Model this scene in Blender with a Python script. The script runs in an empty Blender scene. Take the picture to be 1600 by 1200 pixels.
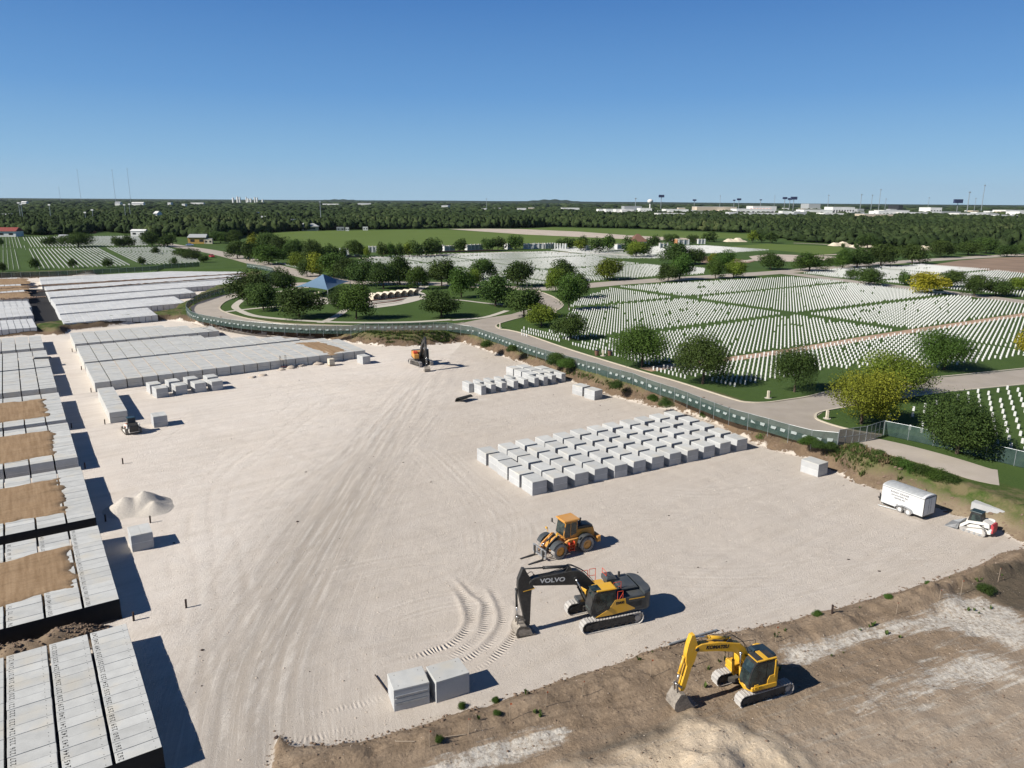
import bpy, math, random
import numpy as np
from mathutils import Vector, Matrix
random.seed(7); rng = np.random.default_rng(7)
SC = bpy.context.scene; COL = SC.collection
rad = math.radians
# ---------------------------------------------------------------- camera, world, sun, exposure
H = 30.0; FPX = 1148.0; PITCH = rad(13.95); ROLL = rad(0.40); GR = 2.3      # GR: level of the cemetery lawns above the pad
_f = Vector((0, math.cos(PITCH), -math.sin(PITCH))); _r0 = Vector((1, 0, 0)); _u0 = _r0.cross(_f)
_r = _r0*math.cos(ROLL) + _u0*math.sin(ROLL); _u = _u0*math.cos(ROLL) - _r0*math.sin(ROLL)
cam = bpy.data.cameras.new('camera'); camo = bpy.data.objects.new('camera', cam); COL.objects.link(camo)
cam.sensor_width = 36; cam.lens = FPX/1600*36; cam.clip_start = 0.5; cam.clip_end = 60000
m = Matrix((( _r.x, _u.x, -_f.x, 0), (_r.y, _u.y, -_f.y, 0), (_r.z, _u.z, -_f.z, H), (0, 0, 0, 1)))
camo.matrix_world = m; SC.camera = camo
SUN_EL = rad(36); SH_YAW = 65.0                       # shadows fall towards this heading (from +Y, clockwise)
sd = Vector((math.sin(rad(SH_YAW))*math.cos(SUN_EL), math.cos(rad(SH_YAW))*math.cos(SUN_EL), -math.sin(SUN_EL)))
sl = bpy.data.lights.new('sun', 'SUN'); sl.energy = 5.0; sl.angle = rad(0.5); sl.color = (1.0, 0.955, 0.88)
so = bpy.data.objects.new('sun', sl); COL.objects.link(so); so.rotation_euler = sd.to_track_quat('-Z', 'Y').to_euler()
so.location = (-60, -40, 80)
W = bpy.data.worlds.new('World'); SC.world = W; W.use_nodes = True
wn = W.node_tree; bg = wn.nodes['Background']
sky = wn.nodes.new('ShaderNodeTexSky'); sky.sky_type = 'NISHITA'; sky.sun_disc = False
sky.sun_elevation = SUN_EL; sky.sun_rotation = rad(SH_YAW + 180)
sky.altitude = 200; sky.air_density = 1.0; sky.dust_density = 0.25; sky.ozone_density = 2.2
tc = wn.nodes.new('ShaderNodeTexCoord'); sx_ = wn.nodes.new('ShaderNodeSeparateXYZ'); wn.links.new(tc.outputs['Generated'], sx_.inputs[0])
ramp = wn.nodes.new('ShaderNodeValToRGB'); wn.links.new(sx_.outputs[2], ramp.inputs[0]); cr = ramp.color_ramp
SKYC = [(0.0, (.30, .50, .68)), (.05, (.205, .42, .665)), (.13, (.105, .29, .60)), (.235, (.050, .185, .485)), (.42, (.012, .055, .18)), (1.0, (.004, .02, .08))]
while len(cr.elements) < len(SKYC): cr.elements.new(.5)
for e_, (ps_0, c_0) in zip(cr.elements, SKYC): e_.position = ps_0; e_.color = (*c_0, 1)
sc_ = wn.nodes.new('ShaderNodeVectorMath'); sc_.operation = 'SCALE'; sc_.inputs[3].default_value = 7.8; wn.links.new(ramp.outputs[0], sc_.inputs[0])
mx_ = wn.nodes.new('ShaderNodeMix'); mx_.data_type = 'RGBA'; mx_.inputs[0].default_value = .90
wn.links.new(sky.outputs[0], mx_.inputs[6]); wn.links.new(sc_.outputs[0], mx_.inputs[7]); wn.links.new(mx_.outputs[2], bg.inputs[0]); bg.inputs[1].default_value = 0.10
SC.view_settings.view_transform = 'Standard'; SC.view_settings.look = 'None'
SC.view_settings.gamma = 1; SC.view_settings.use_curve_mapping = False
SC.view_settings.exposure = 0.45
SC.render.resolution_x = 1024; SC.render.resolution_y = 768
SC.cycles.max_bounces = 5; SC.cycles.volume_bounces = 0; SC.cycles.transparent_max_bounces = 6

def P(x, y, z=0.0):
    """world point at height z seen at photo coordinate x, y"""
    d = _f + _r*((x-800)/FPX) + _u*((600-y)/FPX)
    t = (z-H)/d.z
    return Vector((d.x*t, d.y*t, z))
def PS(pts, z=0.0): return [P(a, b, z) for a, b in pts]
def pxm(p):                       # photo pixels per metre at p
    return FPX/((Vector(p)-Vector((0, 0, H))).dot(_f))
YAW = rad(-34.0); UA = Vector((math.sin(YAW), math.cos(YAW), 0)); VA = Vector((math.cos(YAW), -math.sin(YAW), 0))
def UV(u, v, z=0.0): return UA*u + VA*v + Vector((0, 0, z))
GANG = math.atan2(VA.y, VA.x)      # rotation that puts local X along VA, local Y along UA

# ---------------------------------------------------------------- object helpers
def tag(o, label=None, cat=None, group=None, kind=None):
    if label: o['label'] = label
    if cat: o['category'] = cat
    if group: o['group'] = group
    if kind: o['kind'] = kind
    return o
def thing(name, label, cat, loc=(0, 0, 0), rz=0.0, group=None):
    o = bpy.data.objects.new(name, None); COL.objects.link(o); o.empty_display_size = .3
    o.location = loc; o.rotation_euler = (0, 0, rz)
    return tag(o, label, cat, group)
class MB:
    def __init__(s): s.v = []; s.f = []; s.M = Matrix.Identity(4)
    def add(s, vs, fs):
        n = len(s.v); M = s.M
        s.v += [tuple(M @ Vector(q)) for q in vs]; s.f += [tuple(i+n for i in f) for f in fs]; return s
    def box(s, c, d, R=None, taper=None):
        x, y, z = d[0]/2, d[1]/2, d[2]/2; t = taper or (1, 1)
        vs = [(-x, -y, -z), (x, -y, -z), (x, y, -z), (-x, y, -z), (-x*t[0], -y*t[1], z), (x*t[0], -y*t[1], z), (x*t[0], y*t[1], z), (-x*t[0], y*t[1], z)]
        c = Vector(c)
        vs = [((R @ Vector(q)) if R else Vector(q)) + c for q in vs]
        return s.add(vs, [(3, 2, 1, 0), (4, 5, 6, 7), (0, 1, 5, 4), (1, 2, 6, 5), (2, 3, 7, 6), (3, 0, 4, 7)])
    def cyl(s, a, b, r0, r1=None, n=12, cap=True):
        a = Vector(a); b = Vector(b); r1 = r0 if r1 is None else r1
        d = (b-a).normalized(); t = Vector((0, 0, 1)) if abs(d.z) < .9 else Vector((1, 0, 0))
        e = d.cross(t).normalized(); g = d.cross(e)
        vs = []
        for c, r in ((a, r0), (b, r1)):
            for i in range(n):
                w = 2*math.pi*i/n; vs.append(c + e*(r*math.cos(w)) + g*(r*math.sin(w)))
        fs = [(i, (i+1) % n, n+(i+1) % n, n+i) for i in range(n)]
        if cap: fs += [tuple(range(n-1, -1, -1)), tuple(range(n, 2*n))]
        return s.add(vs, fs)
    def tube(s, pts, r, n=6):
        for a, b in zip(pts, pts[1:]): s.cyl(a, b, r, n=n)
        return s
    def prism(s, poly, y0, y1, bev=0.0):
        """polygon in local XZ extruded along Y, edges chamfered by bev"""
        n = len(poly); a = sum(poly[i][0]*poly[(i+1) % n][1]-poly[(i+1) % n][0]*poly[i][1] for i in range(n))
        if a < 0: poly = poly[::-1]
        cx = sum(p[0] for p in poly)/n; cz = sum(p[1] for p in poly)/n
        rings = [(y0, bev), (y0+bev, 0), (y1-bev, 0), (y1, bev)] if bev else [(y0, 0), (y1, 0)]
        vs = []
        for y, sh in rings:
            for (px, pz) in poly:
                dx, dz = px-cx, pz-cz; L = math.hypot(dx, dz) or 1
                vs.append((px-dx/L*sh, y, pz-dz/L*sh))
        fs = []
        for k in range(len(rings)-1):
            for i in range(n): fs.append((k*n+i, k*n+(i+1) % n, (k+1)*n+(i+1) % n, (k+1)*n+i))
        fs += [tuple(range(n-1, -1, -1)), tuple((len(rings)-1)*n+i for i in range(n))]
        return s.add(vs, fs)
    def prismz(s, poly, z0, z1, bev=0.0):
        M0 = s.M; s.M = M0 @ Matrix(((1, 0, 0, 0), (0, 0, 1, 0), (0, 1, 0, 0), (0, 0, 0, 1)))
        s.prism(poly, z0, z1, bev); s.M = M0; return s
    def build(s, name, mat, parent=None, smooth=False, label=None):
        me = bpy.data.meshes.new(name); me.from_pydata(s.v, [], s.f); me.update()
        return link(name, me, mat, parent, smooth, label)
def link(name, me, mat, parent=None, smooth=False, label=None):
    if mat is not None:
        me.materials.clear(); me.materials.append(mat)
    if smooth: me.polygons.foreach_set('use_smooth', [True]*len(me.polygons))
    o = bpy.data.objects.new(name, me); COL.objects.link(o)
    if parent: o.parent = parent
    if label: o['label'] = label
    return o
def npmesh(name, V, Fq, attrs=None, fattrs=None):
    """mesh from numpy: V (n,3), Fq (m,k)"""
    me = bpy.data.meshes.new(name); V = np.ascontiguousarray(V, dtype=np.float32); k = Fq.shape[1]; nf = len(Fq)
    me.vertices.add(len(V)); me.vertices.foreach_set('co', V.ravel())
    me.loops.add(nf*k); me.loops.foreach_set('vertex_index', np.ascontiguousarray(Fq, dtype=np.int32).ravel())
    me.polygons.add(nf); me.polygons.foreach_set('loop_start', np.arange(0, nf*k, k, dtype=np.int32))
    me.update(calc_edges=True)
    for nme, arr in (attrs or {}).items():
        a = me.attributes.new(nme, 'FLOAT', 'POINT'); a.data.foreach_set('value', np.ascontiguousarray(arr, dtype=np.float32))
    for nme, arr in (fattrs or {}).items():
        a = me.attributes.new(nme, 'FLOAT', 'FACE'); a.data.foreach_set('value', np.ascontiguousarray(arr, dtype=np.float32))
    return me
def copy_thing(root, loc, rz, label=None, group=None, scale=None):
    r = root.copy(); COL.objects.link(r); r.location = loc; r.rotation_euler = (0, 0, rz)
    if scale: r.scale = scale
    if label: r['label'] = label
    if group: r['group'] = group
    for ch in list(root.children):
        c = ch.copy(); COL.objects.link(c); c.parent = r
        for g in list(ch.children):
            d = g.copy(); COL.objects.link(d); d.parent = c
    return r
_dig = {}
def text_mesh(txt, size, depth=0.0, bold=0.0):
    key = (txt, size, depth, bold)
    if key in _dig: return _dig[key]
    cu = bpy.data.curves.new('lettering', 'FONT'); cu.body = txt; cu.size = size; cu.extrude = depth; cu.offset = bold
    cu.align_x = 'CENTER'; cu.align_y = 'CENTER'; cu.resolution_u = 3
    o = bpy.data.objects.new('lettering', cu); COL.objects.link(o)
    dg = bpy.context.evaluated_depsgraph_get(); dg.update()
    me = bpy.data.meshes.new_from_object(o.evaluated_get(dg)); me.name = 'lettering'
    bpy.data.objects.remove(o); bpy.data.curves.remove(cu)
    _dig[key] = me; return me
# ---------------------------------------------------------------- materials
MATS = {}
class NT:
    def __init__(s, name):
        s.m = bpy.data.materials.new(name); s.m.use_nodes = True; s.t = s.m.node_tree; s.b = s.t.nodes['Principled BSDF']
        MATS[name] = s.m
    def n(s, typ, **kw):
        q = s.t.nodes.new(typ)
        for k, v in kw.items(): setattr(q, k, v)
        return q
    def l(s, a, b): s.t.links.new(a, b)
    def set(s, sock, v):
        if hasattr(v, 'is_output') or isinstance(v, bpy.types.NodeSocket): s.l(v, sock)
        else: sock.default_value = v
    def math(s, op, a, b=0.0, c=0.0, clamp=False):
        q = s.n('ShaderNodeMath', operation=op, use_clamp=clamp); s.set(q.inputs[0], a); s.set(q.inputs[1], b)
        if op in ('MULTIPLY_ADD', 'SMOOTH_MIN'): s.set(q.inputs[2], c)
        return q.outputs[0]
    def mr(s, v, a, b, c=0.0, d=1.0, smooth=False):
        q = s.n('ShaderNodeMapRange'); q.clamp = True
        if smooth: q.interpolation_type = 'SMOOTHSTEP'
        s.set(q.inputs[0], v)
        for i, x in enumerate((a, b, c, d)): s.set(q.inputs[i+1], x)
        return q.outputs[0]
    def mix(s, f, a, b, mode='MIX'):
        q = s.n('ShaderNodeMix', data_type='RGBA', blend_type=mode); s.set(q.inputs[0], f)
        s.set(q.inputs[6], a if not isinstance(a, tuple) else a+(1,)*(4-len(a))); s.set(q.inputs[7], b if not isinstance(b, tuple) else b+(1,)*(4-len(b)))
        return q.outputs[2]
    def attr(s, nme): return s.n('ShaderNodeAttribute', attribute_name=nme).outputs['Fac']
    def pos(s, sc=(1, 1, 1), rot=(0, 0, 0), obj=False):
        q = s.n('ShaderNodeMapping', vector_type='TEXTURE'); q.inputs['Rotation'].default_value = rot; q.inputs['Scale'].default_value = sc
        s.l(s.n('ShaderNodeTexCoord').outputs['Object'] if obj else s.n('ShaderNodeNewGeometry').outputs['Position'], q.inputs[0]); return q.outputs[0]
    def noise(s, vec, scale, det=3, rough=.55, dim='3D', w=0):
        q = s.n('ShaderNodeTexNoise'); q.inputs['Scale'].default_value = scale; q.inputs['Detail'].default_value = det; q.inputs['Roughness'].default_value = rough
        if vec is not None: s.l(vec, q.inputs['Vector'])
        return q.outputs['Fac']
    def bump(s, h, strength=.4, dist=.05):
        q = s.n('ShaderNodeBump'); q.inputs['Strength'].default_value = strength; q.inputs['Distance'].default_value = dist
        s.l(h, q.inputs['Height']); s.l(q.outputs[0], s.b.inputs['Normal'])
    def fin(s, col, rough=.8, metal=0.0, spec=.3):
        s.set(s.b.inputs['Base Color'], col if not isinstance(col, tuple) else col+(1,)*(4-len(col)))
        s.set(s.b.inputs['Roughness'], rough); s.set(s.b.inputs['Metallic'], metal); s.b.inputs['Specular IOR Level'].default_value = spec
        return s.m
def dusty(name, col, rough=.5, dust=.25, metal=0.0, scale=1.2, dcol=(.42, .37, .31), spec=.4):
    t = NT(name); p = t.pos(); a = t.noise(p, scale, 5, .65); b = t.noise(p, scale*7, 3, .6)
    f = t.mr(t.math('MULTIPLY_ADD', b, .5, t.math('MULTIPLY', a, .75)), .45, .85, 0, dust*2.2)
    up = t.n('ShaderNodeSeparateXYZ'); t.l(t.n('ShaderNodeNewGeometry').outputs['Normal'], up.inputs[0])
    f2 = t.math('ADD', f, t.math('MULTIPLY', t.mr(up.outputs[2], .3, 1), dust*.5), clamp=True)
    return t.fin(t.mix(f2, col, dcol), t.mr(f2, 0, 1, rough, .9), metal, spec)
def plain(name, col, rough=.6, metal=0.0, spec=.3, var=.15, scale=3.0):
    t = NT(name); p = t.pos(); a = t.noise(p, scale, 4)
    dark = tuple(c*(1-var) for c in col); lite = tuple(min(1, c*(1+var)) for c in col)
    return t.fin(t.mix(t.mr(a, .3, .7), dark, lite), rough, metal, spec)
def concrete(name, col, streak=True, tint=(.36, .31, .22), tamt=.35, sc=1.0):
    t = NT(name); p = t.pos(); q = t.pos((1, 1, 1), (0, 0, GANG))
    a = t.noise(p, 1.1*sc, 4, .6); b = t.noise(p, 14, 3, .6); oi = t.n('ShaderNodeObjectInfo').outputs['Random']
    c = t.mix(t.mr(a, .3, .72), tuple(x*.86 for x in col), tuple(min(.85, x*1.08) for x in col))
    c = t.mix(t.mr(b, .35, .75, 0, .35), c, tuple(x*.72 for x in col))
    st = t.n('ShaderNodeTexNoise'); st.inputs['Scale'].default_value = .55; st.inputs['Detail'].default_value = 3; t.l(p, st.inputs['Vector'])
    c = t.mix(t.math('MULTIPLY', t.mr(st.outputs['Fac'], .52, .72), tamt), c, tint)
    br = t.n('ShaderNodeHueSaturation'); t.l(c, br.inputs['Color']); t.l(t.mr(oi, 0, 1, .9, 1.07), br.inputs['Value'])
    t.fin(br.outputs[0], .85); t.bump(b, .25, .02); return t.m
M_conc = concrete('concrete_light', (.48, .485, .48))
M_lid = concrete('concrete_lid', (.53, .53, .505), tint=(.5, .43, .31), tamt=.4)
M_conc2 = concrete('concrete_grey', (.45, .455, .455), tamt=.12)
M_seam = plain('seam_shadow', (.09, .09, .09), .9)
M_mortar = plain('seam_pale', (.62, .62, .6), .9)
M_ink = plain('black_paint', (.02, .02, .02), .8)
M_road = concrete('road_concrete', (.40, .35, .295), tamt=.2, sc=.3)
M_walk = concrete('sidewalk_concrete', (.50, .46, .39), tamt=.1, sc=.4)
M_kerb = concrete('kerb_concrete', (.52, .46, .36), tamt=.15)
M_stone = plain('white_marble', (.54, .54, .525), .6, var=.06, scale=.5)
M_black = dusty('dark_grey_paint', (.014, .016, .018), .4, .045)
M_blackc = dusty('charcoal_paint', (.034, .043, .050), .35, .05)
M_yel = dusty('yellow_paint', (.62, .33, .012), .38, .10)
M_yel2 = dusty('machine_yellow', (.66, .36, .01), .38, .07)
M_amb = dusty('amber_paint', (.55, .24, .02), .45, .14)
M_track = dusty('dusty_steel_track', (.34, .325, .31), .75, .5, 0.2, 2.0, (.50, .47, .43))
M_tfr = dusty('track_frame_dark', (.018, .018, .018), .7, .10)
M_red = plain('orange_red_rail', (.55, .07, .03), .5)
M_wht = plain('white_paint', (.60, .60, .59), .45, var=.04)
M_whtd = dusty('dusty_white_paint', (.72, .71, .67), .5, .25)
M_redp = plain('red_panel', (.42, .05, .06), .5)
M_grey = plain('grey_steel', (.33, .34, .35), .5, .4)
M_chrome = plain('cylinder_rod', (.5, .5, .5), .25, .9)
M_tyre = dusty('dusty_tyre', (.06, .06, .06), .9, .55, dcol=(.36, .34, .32))
M_buck = dusty('worn_bucket_steel', (.12, .105, .09), .7, .5, .3)
M_roofg = plain('grey_roof', (.36, .37, .37), .6)
M_brown = plain('brown_roof', (.16, .085, .06), .8)
M_redr = plain('red_roof', (.24, .06, .05), .8)
M_blue = plain('blue_fabric', (.115, .185, .265), .75, var=.06)
M_cream = plain('cream_stone', (.62, .55, .43), .85)
M_wood = plain('weathered_wood', (.33, .26, .19), .85)
M_rust = plain('rusty_post', (.045, .03, .025), .85)
M_bark = plain('bark', (.075, .055, .04), .9)
g_ = NT('cab_glass'); M_glass = g_.fin(g_.mix(g_.mr(g_.noise(g_.pos(), 2.2, 2), .4, .65), (.012, .02, .022), (.04, .06, .055)), .08, 0, .6)
def foliage(name, dark, lite, trans=.25):
    t = NT(name); tn = t.attr('tint'); oi = t.n('ShaderNodeObjectInfo').outputs['Random']
    c = t.mix(tn, dark, lite); h = t.n('ShaderNodeHueSaturation'); t.l(c, h.inputs['Color'])
    t.l(t.mr(oi, 0, 1, .8, 1.15), h.inputs['Value']); t.l(t.mr(oi, 0, 1, .49, .51), h.inputs['Hue'])
    t.fin(h.outputs[0], .75, 0, .15)
    tr = t.n('ShaderNodeBsdfTranslucent'); t.l(h.outputs[0], tr.inputs['Color'])
    mx = t.n('ShaderNodeMixShader'); mx.inputs[0].default_value = trans
    t.l(t.b.outputs[0], mx.inputs[1]); t.l(tr.outputs[0], mx.inputs[2]); t.l(mx.outputs[0], t.t.nodes['Material Output'].inputs[0]); return t.m
M_leaf = {'d': foliage('leaves_dark_green', (.022, .044, .012), (.088, .138, .032)), 'm': foliage('leaves_mid_green', (.030, .066, .013), (.095, .16, .03)),
          'l': foliage('leaves_light_green', (.07, .11, .014), (.20, .25, .035)), 'y': foliage('leaves_yellow', (.13, .125, .012), (.40, .34, .03)),
          'o': foliage('leaves_olive_gold', (.095, .12, .013), (.33, .345, .04))}
# lawns
def lawn(name, a, b, sc=.12):
    t = NT(name); p = t.pos(); n1 = t.noise(p, sc, 5, .6); n2 = t.noise(p, 2.5, 4, .7)
    st = t.noise(t.pos((60, .9, 1), (0, 0, GANG)), 1, 2)
    f = t.math('MULTIPLY_ADD', st, .3, t.math('MULTIPLY', t.math('ADD', n1, n2), .36))
    t.fin(t.mix(t.mr(f, .32, .72), a, b), .9, 0, .1); t.bump(n2, .5, .06); return t.m
M_lawn = lawn('mown_lawn', (.030, .064, .014), (.062, .103, .025))
M_field = lawn('green_field', (.085, .125, .028), (.125, .17, .042), .02)
M_field2 = lawn('dark_field', (.05, .10, .022), (.08, .14, .034), .02)
M_plow = plain('bare_soil', (.235, .165, .115), .95, scale=.08)
M_dirtp = plain('dirt_path', (.38, .26, .18), .95, scale=.6)
M_pale = plain('pale_dirt', (.45, .38, .31), .95, scale=.1)
# ================================================================ TERRAIN
def vnoise(x, y, s, seed=0):
    r = np.random.default_rng(seed).random((256, 256)).astype(np.float32)
    X = x/s; Y = y/s; i = np.floor(X).astype(int); j = np.floor(Y).astype(int); fx = X-i; fy = Y-j
    fx = fx*fx*(3-2*fx); fy = fy*fy*(3-2*fy); i &= 255; j &= 255; i1 = (i+1) & 255; j1 = (j+1) & 255
    return (r[i, j]*(1-fx)*(1-fy)+r[i1, j]*fx*(1-fy)+r[i, j1]*(1-fx)*fy+r[i1, j1]*fx*fy)-.5
def fbm(x, y, s, seed=0, o=4):
    a = 0; k = 1.
    for q in range(o): a = a + k*vnoise(x, y, s/2**q, seed+q*17); k *= .55
    return a
def sdpoly(x, y, poly):            # >0 inside
    d2 = np.full(x.shape, 1e12); ins = np.zeros(x.shape, bool); n = len(poly)
    for i in range(n):
        ax, ay = poly[i][0], poly[i][1]; bx, by = poly[(i+1) % n][0], poly[(i+1) % n][1]
        ex, ey = bx-ax, by-ay; wx, wy = x-ax, y-ay; t = np.clip((wx*ex+wy*ey)/(ex*ex+ey*ey+1e-12), 0, 1)
        dx, dy = wx-ex*t, wy-ey*t; d2 = np.minimum(d2, dx*dx+dy*dy)
        c = ((ay <= y) & (by > y)) | ((by <= y) & (ay > y))
        if abs(ey) > 1e-9: ins ^= c & (x < ax+(y-ay)*ex/ey)
    d = np.sqrt(d2); return np.where(ins, d, -d)
def sdline(x, y, pts):             # distance, signed side, arclength
    best = np.full(x.shape, 1e12); side = np.zeros(x.shape); al = np.zeros(x.shape); s0 = 0.
    for a, b in zip(pts, pts[1:]):
        ex, ey = b[0]-a[0], b[1]-a[1]; L = math.hypot(ex, ey); wx, wy = x-a[0], y-a[1]
        t = np.clip((wx*ex+wy*ey)/(L*L), 0, 1); d2 = (wx-ex*t)**2+(wy-ey*t)**2; mk = d2 < best
        best = np.where(mk, d2, best); side = np.where(mk, np.sign(ex*wy-ey*wx), side); al = np.where(mk, s0+t*L, al); s0 += L
    return np.sqrt(best), side, al
def smooth_pts(pts, k=4):
    out = []
    for i in range(len(pts)-1):
        p0 = pts[max(i-1, 0)]; p1 = pts[i]; p2 = pts[i+1]; p3 = pts[min(i+2, len(pts)-1)]
        for j in range(k):
            t = j/k; out.append(.5*((2*p1)+(-p0+p2)*t+(2*p0-5*p1+4*p2-p3)*t*t+(-p0+3*p1-3*p2+p3)*t**3))
    return out+[pts[-1]]
W2 = lambda v: Vector(v).to_3d() if len(v) == 2 else Vector(v)
POLY_PIT = PS([(720, 534), (790, 558), (838, 573), (885, 593), (957, 619), (1017, 635), (1075, 645), (1120, 662), (1168, 686), (1210, 704), (1260, 716), (1300, 735), (1345, 757), (1385, 768),
               (1470, 795), (1505, 808), (1550, 823), (1600, 850)]) + [Vector((52, 61, 0)), Vector((90, 60, 0)), Vector((90, -20, 0)), Vector((-260, -20, 0)), Vector((-260, 60, 0))] + \
    PS([(-60, 531), (0, 527), (62, 523), (100, 524), (107, 517), (190, 508), (262, 500), (300, 503), (335, 513), (420, 524), (500, 529), (560, 537), (600, 541), (650, 541), (690, 538)])
POLY_PIT2 = PS([(-60, 521), (0, 517), (60, 513), (100, 508), (200, 499), (240, 494), (262, 491), (292, 479), (302, 470), (332, 456), (372, 448), (386, 431), (382, 421), (312, 420), (150, 431), (0, 437), (-60, 440)])
PADL = PS([(1640, 858), (1600, 860), (1562, 866), (1530, 884), (1500, 894), (1450, 910), (1400, 926), (1350, 938), (1300, 955), (1250, 966), (1200, 978), (1150, 988), (1110, 992), (1078, 1000), (1040, 1012), (1000, 1022), (960, 1040), (905, 1057),
           (860, 1071), (800, 1090), (740, 1110), (690, 1124), (640, 1140), (600, 1150), (560, 1160), (500, 1168), (455, 1168), (436, 1150), (430, 1165), (426, 1190), (415, 1240)])
def axis(segs):
    out = []
    for a, b, s in segs: out += list(np.arange(a, b, s))
    return np.array(out+[segs[-1][1]])
gx = axis([(-9000, -3000, 1500), (-3000, -800, 400), (-800, -260, 90), (-260, -200, 4), (-200, -60, .7), (-60, -14, .3), (-14, 26, .17), (26, 62, .28), (62, 120, 3), (120, 800, 70), (800, 3000, 400), (3000, 9000, 1500)])
gy = axis([(-200, 10, 30), (10, 26, 2), (26, 36, .25), (36, 58, .17), (58, 100, .3), (100, 170, .55), (170, 290, .9), (290, 400, 6), (400, 1200, 80), (1200, 4000, 400), (4000, 12000, 1600)])
X, Y = np.meshgrid(gx, gy); shp = X.shape; near = (X > -262) & (X < 122) & (Y < 300)
x = X[near]; y = Y[near]
dp = sdpoly(x, y, POLY_PIT); dp2 = sdpoly(x, y, POLY_PIT2)
TOE = -np.maximum(dp, dp2)                                      # distance outside the toe of the banks
wob = fbm(x, y, 7, 3)*1.6+fbm(x, y, 1.6, 9)*.55
bank = np.clip(1.2*(TOE+wob*.6*np.clip(TOE, 0, 1)), 0, None); hz = np.minimum(bank, GR)
hz = hz-np.clip(bank-GR, 0, .0)
lb = (TOE > 0) & (TOE < 3.4)
hz = np.where(lb, hz+fbm(x, y, .9, 21)*.32*np.clip(TOE, 0, 1), hz)
hz = np.minimum(hz, GR)
both = (dp2 > -14) & (dp > -14) & (x < -45)
hz = np.where(both, np.minimum(hz, 1.35+fbm(x, y, 2.2, 40)*.5), hz)
# low ground in front of the pad: a low berm, then churned dirt and heaps
pdl, side, _ = sdline(x, y, PADL); low = (side > 0) & (y < 75)
low = np.where(sdpoly(x, y, PADL+[Vector((-9, 20, 0)), Vector((90, 20, 0)), Vector((90, 66, 0))]) > 0, True, False)
LOW = np.where(low, pdl, -pdl)
berm = np.exp(-((LOW-1.6)/1.3)**2)*(.42+fbm(x, y, 3, 5)*.5)+np.clip(LOW, 0, 1.2)*.06
hz = hz+np.where(low, berm+fbm(x, y, 2.6, 31)*.22+fbm(x, y, .5, 33)*.07, 0)
def heap(pts, z0, hgt, fall, rough=.2, sc=1.5, seed=50):
    global hz
    s = sdpoly(x, y, PS(pts, z0)); s = s+fbm(x, y, sc, seed)*fall*.5
    q = np.clip(s/fall, 0, 1); q = q*q*(3-2*q); hz = hz+q*(hgt+fbm(x, y, sc*.6, seed+3)*rough); return q
SAND = heap([(1075, 1104), (1130, 1108), (1200, 1125), (1290, 1165), (1330, 1210), (1330, 1300), (840, 1300), (860, 1205), (900, 1175), (985, 1150), (1045, 1125)], .1, .55, 2.8, .12, 2.6, 60)
heap([(1100, 1160), (1150, 1172), (1185, 1215), (1180, 1290), (1060, 1290), (1060, 1180)], .5, .7, 2.0, .06, 1.8, 64)
hz = hz+SAND*np.sin((x*.55-y*.83)*6.0+fbm(x, y, 4.5, 66)*7)*.035*np.clip(.5+fbm(x, y, 2, 67)*2, 0, 1)
LOWR = heap([(1400, 948), (1340, 960), (1480, 905), (1560, 880), (1600, 872), (1600, 905), (1530, 915), (1460, 940)], .1, .55, 1.4, .3, 1.2, 68)
MND = UV(54.0, -6)
u_ = x*UA.x+y*UA.y; v_ = x*VA.x+y*VA.y
md = np.exp(-((u_-54.15)/1.25)**4)*np.clip((2.6-v_)/1.8, 0, 1); MOUND = md
hz = hz+md*(1.15+fbm(x, y, 1.4, 71)*.5+fbm(x, y, .35, 72)*.2)
# gentle unevenness of the rolled limestone
inpad = (dp > 0) & ~low
hz = hz+np.where(inpad, fbm(x, y, 6, 80)*.10+fbm(x, y, .8, 84)*.016, 0)
TR = []
Zc = lambda ox, oy, k, L: [(ox+a/k, oy+b/k) for a, b in L]
tracks = [Zc(600, 860, 6, [(100, 990), (300, 955), (440, 905), (560, 872), (650, 815), (710, 750), (752, 670), (745, 590), (715, 500), (660, 400), (600, 340)]),
          Zc(600, 860, 6, [(560, 1010), (700, 905), (810, 830), (870, 750), (895, 650), (905, 560), (895, 490), (800, 420), (700, 310), (620, 240)]),
          Zc(600, 860, 6, [(180, 1165), (330, 1130), (480, 1095), (650, 1035), (800, 965), (930, 870), (1010, 770), (1050, 690), (1060, 600), (1030, 500), (990, 420), (920, 320)]),
          Zc(600, 860, 6, [(760, 1110), (900, 1040), (1020, 960), (1110, 870), (1180, 780), (1215, 680), (1228, 590), (1215, 510), (1160, 460)]),
          Zc(280, 1000, 4.7, [(960, 530), (1100, 500), (1250, 460), (1380, 425), (1500, 385)]), Zc(280, 1000, 4.7, [(760, 700), (950, 690), (1100, 650), (1280, 620), (1420, 590)])]
clm = np.zeros(x.shape); cla = np.zeros(x.shape)
for i, t in enumerate(tracks):
    pts = smooth_pts(PS(t)); d, s, al = sdline(x, y, pts); fade = np.clip(al/2.0, 0, 1)*np.clip((al.max()-al)/2.0, 0, 1)
    on = d < 1.2
    amp = .095 if i < 4 else .012
    if i < 4: amp = amp*np.clip((al-al.max()*.22)/3., .25, 1)
    hz = hz+np.where(on, (amp*np.exp(-(d/.17)**2)-amp*.45*np.exp(-((d*s+ .42)/.26)**2))*fade, 0)
    band = np.where(on, np.exp(-((d*s+.42)/.27)**4)*fade, 0); band = band*np.clip(.55+fbm(x, y, .9, 88)*1.6, .1, 1)*(1 if i < 4 else .45); cla = np.where(band > clm, al, cla); clm = np.maximum(clm, band)
pathpts = smooth_pts(PS([(700, 560), (655, 610), (600, 680), (545, 770), (490, 860), (435, 960), (395, 1060), (380, 1200), (375, 1400)]))
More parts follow.
